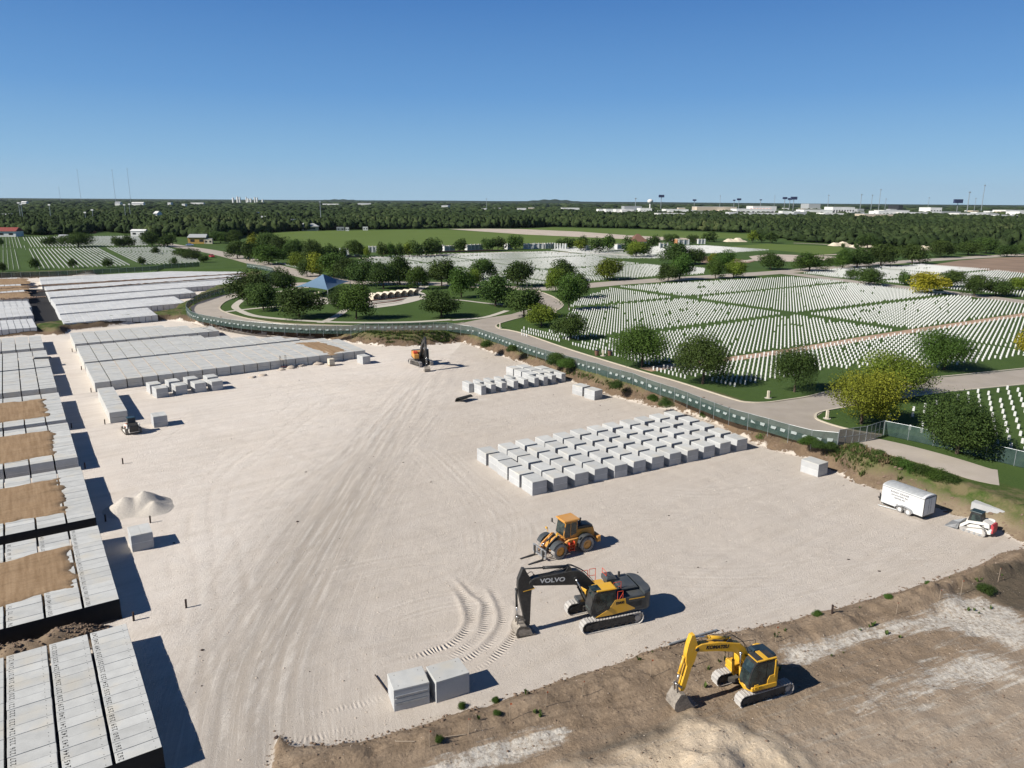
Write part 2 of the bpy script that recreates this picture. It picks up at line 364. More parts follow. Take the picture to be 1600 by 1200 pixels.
pd_, ps_, pal = sdline(x, y, pathpts); PATH = np.exp(-(pd_/5.5)**2)
hz = hz+np.where(inpad, PATH*np.sin(pd_*ps_*2.6+fbm(x, y, 8, 5)*3)*.018, 0)
TYRE = np.zeros(x.shape, dtype=np.float32); rt = random.Random(12)
def tyre_line(pts_px, w=.17, amp=1.0, gauge=0.0, reps=1, jitter=0.0):
    base = [q.copy() for q in smooth_pts(PS(pts_px), 5)]
    for rr_ in range(reps):
        off = rt.uniform(-jitter, jitter)
        for sgn in ((-1, 1) if gauge else (0,)):
            pts = []
            for i, q in enumerate(base):
                t = (base[min(i+1, len(base)-1)]-base[max(i-1, 0)]).normalized(); pts.append(q+Vector((-t.y, t.x, 0))*(sgn*gauge/2+off))
            xa = min(q.x for q in pts)-1; xb = max(q.x for q in pts)+1; ya = min(q.y for q in pts)-1; yb = max(q.y for q in pts)+1
            k = np.nonzero((x > xa) & (x < xb) & (y > ya) & (y < yb))[0]
            if len(k) == 0: continue
            d, s, al = sdline(x[k], y[k], pts); wv_ = np.clip(.6+vnoise(al, al*0+rr_*9+sgn*3, 3.0, 77)*1.6, 0, 1)*np.clip(al/3, 0, 1)*np.clip((al.max()-al)/3, 0, 1)
            TYRE[k] += (np.exp(-(d/w)**2)*-1.0+.75*np.exp(-((d-w*1.9)/(w*.7))**2))*amp*wv_
FAN = [[(655, 600), (600, 690), (540, 790), (480, 900), (430, 1010), (400, 1120), (395, 1200)], [(660, 600), (610, 680), (530, 790), (450, 890), (380, 980), (335, 1080), (325, 1200)], [(640, 610), (560, 690), (450, 770), (370, 850), (330, 930), (318, 1040), (322, 1180)],
       [(560, 640), (430, 690), (330, 760), (300, 850), (315, 960)], [(620, 650), (580, 740), (520, 850), (470, 960), (440, 1080), (430, 1160)], [(500, 620), (420, 680), (340, 740), (310, 800), (325, 900), (330, 1000)], [(700, 640), (640, 720), (580, 800), (500, 900), (440, 1000), (405, 1100)]]
for i, ln in enumerate(FAN): tyre_line(ln, .15+.06*(i % 3), .8, 1.9, 3, 2.2)
for ln in ([(690, 700), (740, 745), (790, 790), (800, 850), (770, 900)], [(700, 705), (760, 760), (830, 810), (850, 850)], [(640, 700), (700, 760), (740, 830), (735, 890), (690, 930)], [(680, 640), (760, 650), (860, 640), (960, 628)], [(660, 620), (760, 625), (880, 618)], [(650, 660), (750, 668), (860, 655), (980, 640)],
           [(990, 760), (1100, 770), (1220, 755), (1330, 740)], [(900, 800), (1050, 800), (1200, 790), (1350, 800)], [(960, 840), (1100, 850), (1250, 850), (1400, 860), (1540, 850)], [(1000, 900), (1150, 905), (1300, 890), (1460, 860)], [(560, 980), (680, 940), (800, 930)], [(520, 1040), (640, 1010), (760, 1000), (800, 1010)], [(470, 900), (600, 870), (720, 860), (830, 870)], [(250, 700), (330, 640), (450, 600), (560, 580)], [(260, 640), (380, 620), (500, 600), (640, 590)], [(200, 720), (260, 730), (330, 720)], [(230, 900), (300, 880), (380, 860)], [(1040, 980), (1200, 940), (1360, 905), (1480, 870)]): tyre_line(ln, .16, .75, 1.9, 2, 1.5)
hz = hz+np.where(inpad, TYRE*.010, 0)
Zg = np.full(shp, GR, dtype=np.float32); Zg[near] = hz
def A_(v, fill=0.0):
    o = np.full(shp, fill, dtype=np.float32); o[near] = v; return o.ravel()
ny, nx = shp; idx = np.arange(nx*ny).reshape(shp)
Fq = np.stack([idx[:-1, :-1].ravel(), idx[:-1, 1:].ravel(), idx[1:, 1:].ravel(), idx[1:, :-1].ravel()], 1)
WHITE = np.maximum.reduce([np.clip(sdpoly(x, y, PS(pp, .1))/w+.5, 0, 1) for pp, w in [
    ([(600, 1225), (690, 1186), (760, 1162), (830, 1142), (880, 1133), (893, 1145), (885, 1160), (820, 1182), (740, 1205), (660, 1240)], .8),
    ([(1225, 1012), (1310, 992), (1400, 972), (1450, 955), (1478, 935), (1500, 932), (1530, 931), (1590, 952), (1600, 962), (1620, 1000), (1590, 1020), (1560, 1000), (1480, 985), (1420, 990), (1330, 1010), (1260, 1040), (1222, 1035)], 1.6),
    ([(1500, 1010), (1600, 1030), (1600, 1060), (1540, 1065), (1480, 1080), (1340, 1110), (1330, 1100), (1400, 1075)], 3.5)]])
DARK = np.maximum(np.clip(sdpoly(x, y, PS([(940, 1160), (1000, 1140), (1070, 1120), (1080, 1130), (1010, 1165), (940, 1180), (900, 1185)], .1))/1.0+.3, 0, 1), np.clip(sdpoly(x, y, PS([(1490, 930), (1540, 895), (1600, 880), (1640, 900), (1640, 990), (1600, 958), (1530, 928)], .1))/1.+.4, 0, 1))
ROCK = np.exp(-((x-P(1580, 770, 1).x)**2+(y-P(1580, 770, 1).y)**2)/9.0**2)
me = npmesh('ground', np.stack([X.ravel(), Y.ravel(), Zg.ravel()], 1), Fq, {
    'toe': A_(np.clip(TOE, -30, 30), 30), 'low': A_(np.clip(LOW, -20, 20), -20), 'white': A_(WHITE), 'sand': A_(SAND), 'dark': A_(DARK), 'mound': A_(MOUND), 'rock': A_(ROCK),
    'tyre': A_(TYRE), 'clm': A_(clm), 'cla': A_(cla), 'pac': A_(np.clip(pd_*ps_, -30, 30)), 'pal': A_(pal), 'path': A_(PATH)})
g = NT('ground_surface'); p = g.pos()
n_big = g.noise(p, .06, 4, .6); n_mid = g.noise(p, .45, 5, .6); n_fine = g.noise(p, 5.5, 4, .7); n_grit = g.noise(p, 26, 2, .7)
toe = g.attr('toe'); low_ = g.attr('low'); pac = g.attr('pac'); pal_ = g.attr('pal'); path = g.attr('path')
cm2 = g.n('ShaderNodeCombineXYZ'); g.l(g.math('MULTIPLY', pac, 4.5), cm2.inputs[0]); g.l(g.math('MULTIPLY', pal_, .11), cm2.inputs[1]); n_st4 = g.noise(cm2.outputs[0], 1.6, 5, .7)
cmb = g.n('ShaderNodeCombineXYZ'); g.l(g.math('MULTIPLY', pac, 1.5), cmb.inputs[0]); g.l(g.math('MULTIPLY', pal_, .05), cmb.inputs[1])
n_st = g.noise(cmb.outputs[0], 1.6, 6, .65)
n_st2 = g.noise(g.pos((14, .8, 1), (0, 0, GANG+.06)), .8, 5, .65)
# limestone pad
pad = g.mix(g.mr(n_big, .3, .7), (.64, .565, .485), (.69, .625, .555))
pad = g.mix(g.mr(n_mid, .4, .75, 0, .4), pad, (.72, .67, .61))
pad = g.mix(g.mr(pac, -2, 9, 0, .55), pad, (.44, .385, .325))
pad = g.mix(g.math('MULTIPLY', g.mr(n_st2, .45, .8), .35), pad, (.35, .29, .22))
pad = g.mix(g.math('MULTIPLY', path, g.mr(n_st, .40, .72, .05, .5)), pad, (.36, .315, .27))
pad = g.mix(g.math('MULTIPLY', path, g.mr(n_st, .62, .78, 0, .3)), pad, (.60, .56, .51))
pad = g.mix(g.math('MULTIPLY', g.mr(g.math('MULTIPLY', pal_, g.math('SUBTRACT', 1, 0)), 25, 75, 0, .55), path), pad, (.30, .26, .215))
pad = g.mix(g.math('MULTIPLY', g.mr(g.math('ABSOLUTE', pac), 6, 16, 1, .25), g.mr(n_st4, .5, .72, 0, .45)), pad, (.40, .345, .29)); pad = g.mix(g.math('MULTIPLY', g.mr(g.math('ABSOLUTE', pac), 6, 14, 1, .1), g.mr(n_st4, .34, .46, .4, 0)), pad, (.70, .65, .58))
pad = g.mix(g.mr(n_fine, .52, .78, 0, .28), pad, (.40, .34, .275)); ty = g.math('MULTIPLY', g.attr('tyre'), g.mr(n_fine, .38, .6, .35, 1.25)); pad = g.mix(g.mr(g.math('MULTIPLY', ty, -1), .05, 1.3, 0, .38), pad, (.38, .32, .26)); pad = g.mix(g.mr(ty, .05, .9, 0, .45), pad, (.69, .64, .57))
pad = g.mix(g.mr(n_grit, .55, .8, 0, .4), pad, (.25, .21, .165))
# soil of banks
soil = g.mix(g.mr(n_mid, .3, .7), (.075, .052, .036), (.19, .132, .086)); soil = g.mix(g.mr(n_fine, .45, .75, 0, .5), soil, (.26, .20, .13))
soil = g.mix(g.attr('rock'), soil, g.mix(g.mr(n_mid, .3, .7), (.20, .15, .095), (.46, .39, .27)))
wd = g.mix(g.mr(n_fine, .3, .7), (.035, .062, .014), (.085, .115, .03))
wd = g.mix(g.mr(n_mid, .45, .62, 0, .7), wd, (.20, .15, .09))
lw = g.mix(g.mr(n_big, .3, .7), (.028, .061, .013), (.056, .098, .023)); lw = g.mix(g.mr(n_fine, .3, .8), lw, (.078, .115, .032))
n_s3 = g.noise(g.pos((3.6, .5, 1), (0, 0, .38)), 1.0, 6, .72)
dirt = g.mix(g.mr(n_mid, .3, .7), (.225, .165, .11), (.33, .25, .175)); dirt = g.mix(g.mr(n_fine, .45, .8, 0, .45), dirt, (.13, .095, .065))
dirt = g.mix(g.mr(n_s3, .45, .62, 0, .6), dirt, (.15, .108, .072))
dirt = g.mix(g.mr(low_, 7, 12, 0, .8), dirt, g.mix(n_s3, (.28, .215, .155), (.46, .38, .295)))
dirt = g.mix(g.math('MULTIPLY', g.attr('sand'), .9), dirt, g.mix(g.mr(n_mid, .3, .7), (.52, .415, .29), (.62, .51, .38)))
wf = g.mr(g.math('ADD', g.attr('white'), g.math('ADD', g.math('MULTIPLY', g.math('SUBTRACT', n_s3, .5), 2.4), g.math('MULTIPLY', g.math('SUBTRACT', n_fine, .5), .7))), .42, .85, 0, .95)
wf = g.math('MULTIPLY', wf, g.mr(g.attr('white'), .0, .25))
dirt = g.mix(g.math('MULTIPLY', g.mr(n_s3, .5, .66), g.mr(low_, 4, 8, 0, .5)), dirt, (.44, .39, .32))
wf = g.math('MULTIPLY', wf, g.mr(g.noise(p, 3.5, 5, .7), .36, .56, .25, 1))
dirt = g.mix(wf, dirt, g.mix(n_grit, (.46, .42, .36), (.70, .66, .59)))
dirt = g.mix(g.math('MULTIPLY', g.attr('dark'), g.mr(n_mid, .3, .6, .6, 1)), dirt, g.mix(g.mr(low_, 5, 9), (.085, .07, .05), (.13, .12, .105)))
nz = g.math('MULTIPLY_ADD', g.math('SUBTRACT', n_mid, .5), 2.4, g.math('MULTIPLY', g.math('SUBTRACT', n_fine, .5), .8))
c = g.mix(g.mr(g.math('ADD', toe, nz), -.05, .12), pad, soil)
c = g.mix(g.mr(g.math('ADD', toe, g.math('MULTIPLY', nz, 1.3)), .9, 1.7), c, wd)
c = g.mix(g.mr(g.math('ADD', toe, nz), 6.0, 6.6), c, lw)
c = g.mix(g.mr(g.attr('mound'), .12, .3), c, g.mix(n_mid, (.17, .12, .08), (.33, .25, .17)))
c = g.mix(g.mr(g.math('ADD', low_, g.math('MULTIPLY', nz, .35)), -.03, .05), c, dirt)
g.fin(c, .93, 0, .12)
wv = g.math('SINE', g.math('MULTIPLY', g.attr('cla'), 2*math.pi/.26))
hh = g.math('MULTIPLY_ADD', g.math('MULTIPLY', wv, g.attr('clm')), 1.6, g.math('MULTIPLY_ADD', n_fine, .8, g.math('MULTIPLY', n_grit, 1.1)))
lr_ = g.mr(low_, -.1, .3); rg = g.noise(p, 2.4, 6, .72); c_cl = g.n('ShaderNodeTexVoronoi'); c_cl.inputs['Scale'].default_value = 3.2; g.l(p, c_cl.inputs['Vector'])
hh = g.math('ADD', hh, g.math('MULTIPLY', lr_, g.math('MULTIPLY_ADD', rg, 2.0, g.math('MULTIPLY', g.mr(c_cl.outputs['Distance'], 0, .5, 1, 0), .8))))
sl_ = g.math('MULTIPLY', g.mr(toe, 0, .4), g.mr(toe, 3, 4, 1, 0)); hh = g.math('ADD', hh, g.math('MULTIPLY', sl_, g.math('MULTIPLY', rg, 2.5)))
g.bump(hh, .9, .05)
go = link('ground', me, g.m, smooth=True); tag(go, kind='structure')
KX, KY, KZ = gx, gy, Zg
def gz(px, py):                    # terrain height
    i = int(np.searchsorted(gx, px))-1; j = int(np.searchsorted(gy, py))-1
    fx = (px-gx[i])/(gx[i+1]-gx[i]); fy = (py-gy[j])/(gy[j+1]-gy[j])
    return float((Zg[j, i]*(1-fx)+Zg[j, i+1]*fx)*(1-fy)+(Zg[j+1, i]*(1-fx)+Zg[j+1, i+1]*fx)*fy)
def G0(a, b, dz=0.0):              # terrain point under a photo coordinate on the low site
    q = P(a, b, 0)
    for _ in range(4): q = P(a, b, gz(q.x, q.y))
    q.z += dz; return q
# ---------------------------------------------------------------- sheets: roads, walks, fields
from mathutils.geometry import tessellate_polygon
def sheet(name, pts, z, mat, kind='structure', smooth=False):
    v = [Vector((q.x, q.y, z)) for q in pts]; t = tessellate_polygon([v])
    me = bpy.data.meshes.new(name); fs = []
    for a, b, c_ in t:
        n = (v[b]-v[a]).cross(v[c_]-v[a]).z; fs.append((a, b, c_) if n > 0 else (a, c_, b))
    me.from_pydata([tuple(q) for q in v], [], fs); me.update(); o = link(name, me, mat); tag(o, kind=kind); return o
def strip(name, pts, w, z, mat, thick=0.0, parent=None):
    pts = [Vector((q.x, q.y, 0)) for q in pts]; vs = []; n = len(pts)
    for i, q in enumerate(pts):
        t = (pts[min(i+1, n-1)]-pts[max(i-1, 0)]).normalized(); nn = Vector((-t.y, t.x, 0))
        vs += [q+nn*(w/2), q-nn*(w/2)]
    V = [(q.x, q.y, z) for q in vs]; fs = [(2*i, 2*i+1, 2*i+3, 2*i+2) for i in range(n-1)]
    if thick:
        m_ = len(V); V += [(q.x, q.y, z-thick) for q in vs]
        for i in range(n-1): fs += [(2*i, 2*i+2, m_+2*i+2, m_+2*i), (2*i+1, m_+2*i+1, m_+2*i+3, 2*i+3)]
        fs += [(0, m_, m_+1, 1), (2*n-2, 2*n-1, m_+2*n-1, m_+2*n-2)]
    me = bpy.data.meshes.new(name); me.from_pydata(V, [], fs); me.update()
    o = link(name, me, mat, parent)
    if not parent: tag(o, kind='structure')
    return o
def kerb(pts, name='kerb'): return strip(name, smooth_pts(pts), .3, GR+.12, M_kerb, .14)
FENCE = [(291, 486), (300, 495.5), (325, 502), (378, 510.5), (460, 517), (540, 518.5), (612, 518), (718, 517), (760, 527), (800, 541), (852, 558), (900, 572), (945, 587), (1012, 607), (1055, 620), (1118, 645), (1149, 656), (1188, 666.5), (1251, 685), (1308, 697)]
LAWN_E = [(1380, 597), (1300, 611), (1262, 620), (1230, 625), (1200, 629), (1172, 629), (1145, 624), (1060, 597), (1000, 580), (905, 551), (860, 536), (820, 522), (795, 516), (781, 514), (775, 509), (783, 505), (812, 497), (840, 492), (865, 487), (877, 481), (879, 474), (865, 464), (845, 456), (838, 453)]
R1 = [P(a, b, GR) for a, b in [(718, 515.5), (760, 525), (800, 539), (852, 556), (945, 585), (1012, 605), (1055, 618), (1118, 643), (1188, 664.5), (1251, 683), (1308, 695), (1352, 689), (1378, 681), (1330, 673), (1290, 662), (1274, 652), (1290, 641), (1380, 627), (1450, 615), (1600, 600), (1700, 591), (1700, 566), (1600, 577), (1480, 589)]+LAWN_E+[(828, 453), (832, 458), (842, 470), (838, 479), (799, 491), (760, 497), (725, 504)]]
sheet('road', R1, GR+.012, M_road)
sheet('road', [P(a, b, GR) for a, b in [(718, 515.5), (725, 504), (700, 507), (600, 510), (460, 507), (400, 500.5), (370, 494), (350, 487.5), (343, 482), (345, 477), (354, 470), (371, 463), (400, 453), (430, 449.5), (470, 447), (505, 446), (505, 441), (470, 441.5), (425, 443), (390, 450), (371, 455.5), (328, 466.5), (310, 472.5), (297, 480), (303, 492), (325, 500), (378, 508.5), (460, 515), (540, 516.5), (612, 516)]], GR+.010, M_road)
RC = smooth_pts([P(a, b, GR) for a, b in [(255, 381), (285, 386), (325, 392), (370, 402), (430, 418), (480, 430), (520, 438), (580, 442), (650, 442.5), (720, 445), (790, 449.5), (850, 451), (905, 447.5), (960, 442.5), (1020, 438.5), (1100, 433), (1180, 428), (1240, 423.5), (1320, 416), (1400, 410), (1480, 404.5), (1560, 400), (1640, 396)]])
strip('road', RC, 10.5, GR+.020, M_road)
strip('road', smooth_pts([P(a, b, GR) for a, b in [(1215, 426), (1250, 429.5), (1300, 436), (1400, 447.5), (1500, 459), (1600, 472), (1700, 486)]]), 8, GR+.028, M_road)
kerb([P(a, b, GR) for a, b in LAWN_E[::-1]]+[P(a, b, GR) for a, b in [(1480, 588), (1600, 576), (1700, 565)]])
kerb([P(a, b, GR) for a, b in [(1378, 680), (1330, 672), (1290, 661), (1274, 652), (1290, 642), (1380, 628), (1450, 616), (1600, 601), (1700, 592)]])
kerb([P(a, b, GR) for a, b in [(725, 504), (700, 507), (600, 509.5), (460, 506.5), (400, 500), (370, 493.5), (350, 487), (343.5, 482), (345.5, 477), (354, 470.5), (371, 464), (400, 454)]])
strip('driveway', smooth_pts([P(a, b, GR) for a, b in [(1345, 690), (1400, 702), (1470, 721), (1530, 740), (1560, 746)]]), 5.2, GR+.02, M_road, .25)
walks = [([(398, 462), (382, 467), (370, 475), (368, 481), (380, 488), (400, 494), (440, 498.5), (500, 502.5), (560, 504), (640, 503.3), (704, 499.5)], 1.9), ([(352, 487.5), (380, 484), (420, 480), (470, 477), (540, 473)], 1.6),
         ([(500, 504.5), (516, 499), (532, 490), (545, 480)], 1.9), ([(706, 500.5), (725, 499), (760, 495.5), (792, 485.5)], 1.6), ([(662, 467.5), (712, 468.5), (760, 474), (794, 477)], 1.5), ([(425, 458), (470, 450), (505, 448.5)], 1.6),
         ([(648, 457), (655, 451.5), (664, 447)], 3.0), ([(585, 481), (615, 477), (640, 472), (657, 467), (663, 462), (655, 457), (640, 456)], 1.5)]
for k, (pp, w) in enumerate(walks): strip('footpath', smooth_pts([P(a, b, GR) for a, b in pp]), w, GR+.034+.004*k, M_walk)
sheet('plaza', [P(a, b, GR) for a, b in [(478, 470), (492, 474), (540, 475), (588, 481), (640, 472), (655, 466), (657, 460), (640, 456.5), (600, 459), (560, 463), (500, 463)]], GR+.026, M_walk)
strip('dirt_path', smooth_pts([P(a, b, GR) for a, b in [(1008, 578), (1040, 573), (1080, 568), (1140, 561), (1240, 547), (1400, 521), (1600, 491.5), (1700, 477)]]), 3.0, GR+.009, M_dirtp)
strip('mulch', [P(a, b, GR) for a, b in [(300, 505.5), (325, 512)]], .2, GR+.01, M_plow)
FZ = GR+.05
sheet('field', [P(a, b, GR) for a, b in [(408, 363), (460, 361.5), (640, 359), (690, 358.5), (820, 366), (985, 373), (985, 378), (900, 388), (560, 394), (470, 397)]], FZ, M_field)
sheet('field', [P(a, b, GR) for a, b in [(812, 358), (860, 355.3), (1000, 359), (1170, 366), (1172, 373), (1090, 373), (985, 368), (905, 362)]], FZ, M_field)
sheet('bare_strip', [P(a, b, GR) for a, b in [(700, 358), (760, 357.5), (812, 358), (905, 362), (985, 368), (1090, 373), (1090, 377), (985, 374), (820, 366.5), (740, 361)]], FZ+.05, M_pale)
sheet('field', [P(a, b, GR) for a, b in [(1135, 385), (1200, 381), (1320, 386), (1320, 391), (1290, 399), (1220, 392)]], FZ, M_field)
sheet('bare_strip', [P(a, b, GR) for a, b in [(1170, 401), (1200, 397), (1300, 401), (1330, 405), (1240, 409), (1180, 408)]], FZ+.05, M_pale)
sheet('bare_strip', [P(a, b, GR) for a, b in [(1095, 400), (1180, 408), (1170, 411), (1095, 412)]], FZ+.08, M_plow)
sheet('plowed_field', [P(a, b, GR) for a, b in [(1455, 414), (1500, 407), (1560, 402.5), (1640, 400), (1640, 430), (1560, 424), (1480, 418)]], FZ, M_plow)
strip('dirt_path', smooth_pts([P(a, b, GR) for a, b in [(1160, 409), (1210, 402), (1260, 400), (1320, 397), (1350, 391), (1300, 383), (1240, 380)]]), 4, FZ+.1, M_pale)
sheet('dark_ground', PS([(40, 452), (72, 452), (106, 510), (56, 514), (48, 480)]), .03, plain('near_black_ground', (.013, .012, .012), .9, scale=.4))  # flat near-black sheet on the floor of the upper-left pit
# ================================================================ BURIAL CRYPTS
CH = 1.5; CW = .865; CL = 2.2; PU = .887; PV = 2.35
def inview(p, mx=30):
    q = Vector(p)-Vector((0, 0, H)); w = q.dot(_f)
    if w < 1: return False
    a = 800+FPX*q.dot(_r)/w; b = 600-FPX*q.dot(_u)/w
    return -mx < a < 1600+mx and -mx < b < 1200+mx
def cbox(w, d, z0, z1, b=.018):
    mb = MB(); mb.prismz([(-w/2, -d/2), (w/2, -d/2), (w/2, d/2), (-w/2, d/2)], z0, z1, b); return mb
def crypt_proto(name, w, d, seams=1, holes=True):
    t = thing(name, 'pale concrete burial crypt', 'burial crypt')
    cbox(w, d, -.25, .70).build('lower_vault', M_conc2, t); cbox(w, d, .735, 1.37).build('upper_vault', M_conc2, t)
    g = MB(); g.box((0, 0, .72), (w-.03, d-.03, .06)); g.build('mortar_joint', M_mortar, t)
    for k in range(seams):
        ww = w/seams; l = MB(); l.M = Matrix.Translation((-w/2+ww*(k+.5), 0, 0)); l.prismz([(-ww/2+.006, -d/2), (ww/2-.006, -d/2), (ww/2-.006, d/2), (-ww/2+.006, d/2)], 1.375, CH, .015)
        lo = l.build('lid', M_lid, t)
    return t
M_shade_sheet = plain('black_shade_sheet', (.010, .010, .011), .75)  # black colour standing in for deep shade on the bank ends
# ---- banks: right edge column, u range
BANKS_L = [('A', 38.2, 16, 3.3, 4), ('B', 56.25, 17, 3.3, 5), ('E3', 73.35, 18, 3.3, 7), ('E2', 92.95, 18, 3.27, 8), ('E1', 110.7, 19, 3.2, 10), ('D3', 131.35, 19, 3.15, 12), ('D2', 149.15, 19, 3.15, 13), ('D1', 169.05, 18, 2.95, 15)]
def soil_cov(bank, u, v):            # where spread soil lies over a bank: (u0, u1, vright)
    r = {'B': (59.6, 67.6, 1.5), 'E3': (76.2, 86.4, 1.9), 'E2': (95.3, 106.2, 2.0), 'E1': (113.2, 124.4, 1.9)}.get(bank)
    return r
cands = []
for nm, u0, n, vr, nc in BANKS_L:
    for k in range(nc):
        for j in range(n):
            u = u0+PU*(j+.5); v = vr-CL/2-PV*k
            cv = soil_cov(nm, u, v); hid = cv and cv[0]+.9 < u < cv[1]-.9 and v < cv[2]-2.6
            cands.append((nm, k, j, u, v, hid))
for nm, u0, n, vl, nc, sh in [('L3', 131.4, 19, 8.35, 20, .045), ('L2', 149.65, 20, 8.35, 17, .045), ('L1', 170.05, 17, 8.3, 12, .045), ('Lone', 111.05, 18, 8.32, 1, 0)]:
    for k in range(nc):
        nn = n
        if nm == 'L2' and k > 8: nn = max(2, n-int((k-8)//2*4.0+1))
        if nm == 'L1' and k > 7: nn = max(2, n-int((k-6)//2*4.6))
        if nm == 'L3' and k > 18: nn = n-3
        for j in range(nn): cands.append((nm, k, j, u0+sh*2.35*k+PU*(j+.5), vl+CL/2+PV*k, False))
indiv = []; rest = []
for c_ in cands:
    if c_[5]: rest.append(c_); continue
    p3 = UV(c_[3], c_[4], 1.4)
    (indiv if inview(p3, 25) else rest).append(c_)
indiv.sort(key=lambda c_: (UV(c_[3], c_[4])-Vector((0, 0, 30))).length)
NI = 208; rest += indiv[NI:]; indiv = indiv[:NI]
proto = crypt_proto('burial_crypt', CL, CW, 1, True)
start = {('A', 0): 262, ('A', 1): 246, ('A', 2): 230, ('A', 3): 214, ('B', 0): 182, ('B', 1): 150, ('B', 2): 74, ('B', 3): 57, ('B', 4): 40}
bname = {'A': 'nearest bank at the bottom left corner', 'B': 'second bank from the bottom on the left', 'E3': 'third bank from the bottom on the left'}
cname = ['right-hand', 'second', 'third', 'fourth', 'fifth', 'sixth', 'seventh', 'eighth']
digits = {}
BN = {'A': 'nearest bank at the bottom left', 'B': 'second bank from the bottom left', 'E3': 'third bank from the bottom left', 'E2': 'fourth bank from the bottom left', 'E1': 'fifth bank up the left edge',
      'D3': 'sixth bank up the left edge', 'D2': 'seventh bank up the left edge', 'D1': 'eighth bank up the left edge', 'L3': 'nearest of the long rows', 'L2': 'middle of the long rows', 'L1': 'rearmost of the long rows'}
def cn(k): return 'right-hand column' if k == 0 else (cname[k]+' column' if k < 8 else 'column %d' % (k+1))
ONE = 'first second third fourth fifth sixth seventh eighth ninth tenth eleventh twelfth thirteenth fourteenth fifteenth sixteenth seventeenth eighteenth nineteenth twentieth'.split()
dot = MB(); dot.cyl((0, 0, 0), (0, 0, .012), .022, n=6); dot = dot.build('lifting_hole', M_ink); dme = dot.data; bpy.data.objects.remove(dot)
first = True; numbered = []
for nm, k, j, u, v, _h in indiv:
    p3 = UV(u, v, 0)
    if nm in ('A', 'B') and (nm, k) in start:
        no = start[(nm, k)]-j; lab = 'pale concrete crypt painted with the number %d, %s' % (no, BN[nm])
    else:
        no = 0; lab = '%s concrete crypt from the near end, %s, %s' % (ONE[j], cn(k), BN.get(nm, ''))
        if nm[0] == 'L': lab = '%s crypt from the near end, %s from the left, %s' % (ONE[j], cname[k].replace('right-hand', 'first') if k < 8 else 'number %d' % (k+1), BN.get(nm, ''))
    if nm == 'Lone': lab = '%s grey crypt from the near end of the lone row behind the small loader' % ONE[j]
    if first: r = proto; r.location = p3; r.rotation_euler = (0, 0, GANG); r['label'] = lab; r['group'] = 'concrete crypts set out in banks'; first = False
    else: r = copy_thing(proto, p3, GANG, lab, 'concrete crypts set out in banks')
    r.location.x += random.uniform(-.012, .012); r.location.z = random.uniform(-.012, .012)
    numbered.append((r, no, nm))
for r, no, nm in numbered:
    if no:
        for q, ch in enumerate(str(no)):
            tm = text_mesh(ch, .37, 0, .002)
            if not tm.materials: tm.materials.append(M_ink)
            o = bpy.data.objects.new('painted_number', tm); COL.objects.link(o); o.parent = r
            o.location = (-CL/2+.27, -.25+.24*q, CH+.004); o.rotation_euler = (0, 0, math.pi/2)
    if nm == 'A':
        for q in (-.27, .27):
            o = bpy.data.objects.new('lifting_hole', dme); COL.objects.link(o); o.parent = r; o.location = (CL*.36, q, CH)
# the remaining crypts: one mesh
mb = MB()
for nm, k, j, u, v, _h in rest:
    if not _h and not inview(UV(u, v, 1.4), 120): continue
    c = UV(u, v, 0); dz = random.uniform(-.015, .015)
    R = Matrix.Rotation(GANG, 3, 'Z')
    mb.box(c+Vector((0, 0, .35+dz)), (CL, CW, .72), R); mb.box(c+Vector((0, 0, 1.12+dz)), (CL, CW, .76), R)
o = mb.build('burial_crypts', M_lid); tag(o, 'further rows of pale concrete crypts behind the numbered ones', 'burial crypts', kind='stuff')
# upper-left pit: rows of crypts flush with the ridges between them
mb = MB(); R = Matrix.Rotation(GANG, 3, 'Z')
def rowfill(pa, pb, pc, nrow, ncol, gap=.12):      # near-left, near-right, far-left corners of one block of tops
    a = P(*pa, 1.6); b = P(*pb, 1.6); c = P(*pc, 1.6); e = (b-a)/ncol; g = (c-a)/nrow; ang = math.atan2(e.y, e.x); R = Matrix.Rotation(ang, 3, 'Z'); pe = VA.cross(Vector((0, 0, 1)))
    for i in range(ncol):
        for j in range(nrow):
            q = a+e*(i+.5)+g*(j+.5); mb.box((q.x, q.y, .8+random.uniform(-.02, .02)), (e.length-gap, g.length-.02, 1.6), R)
rowfill((99, 505.5), (246, 492), (92.5, 492.3), 14, 14); rowfill((92, 490.5), (290, 473), (86, 478), 10, 20); rowfill((85.5, 475.5), (305, 457), (79, 467), 8, 23)
rowfill((77, 464.5), (372, 443), (73.5, 456), 9, 32); rowfill((73, 455), (378, 434), (69.5, 448), 8, 32); rowfill((64.5, 444.5), (384, 426.5), (62.5, 438.5), 8, 33); rowfill((62.3, 438), (384, 422), (61.3, 433.5), 7, 33)
rowfill((-20, 516.5), (58, 511.5), (-22, 502), 14, 7); rowfill((-22, 498.5), (52.5, 492.5), (-24, 483), 16, 7); rowfill((-24, 482.5), (49, 480), (-26, 472), 13, 7)
rowfill((-26, 470), (45, 466), (-30, 436), 46, 7)
o = mb.build('burial_crypts', concrete('concrete_far', (.60, .605, .60), tint=(.5, .46, .38), tamt=.3, sc=.25)); tag(o, 'far field of white crypt tops in rows beyond the dirt ridge', 'burial crypts', kind='stuff')
mb = MB()
for a, b, w in [((0, 468), (72, 464), .55), ((58, 456), (384, 432), .5), ((0, 452), (66, 447), .35), ((0, 459), (50, 457), .25), ((60, 446.5), (384, 427.5), .5)]:
    A_p = P(*a, 1.68); B_p = P(*b, 1.68); n = 60; prev = None
    for i in range(n+1):
        q = A_p.lerp(B_p, i/n); q.z = 1.64+random.random()*.2
        if prev: mb.cyl(prev, q, w*.55*random.uniform(.6, 1.2), w*.55, n=6)
        prev = q
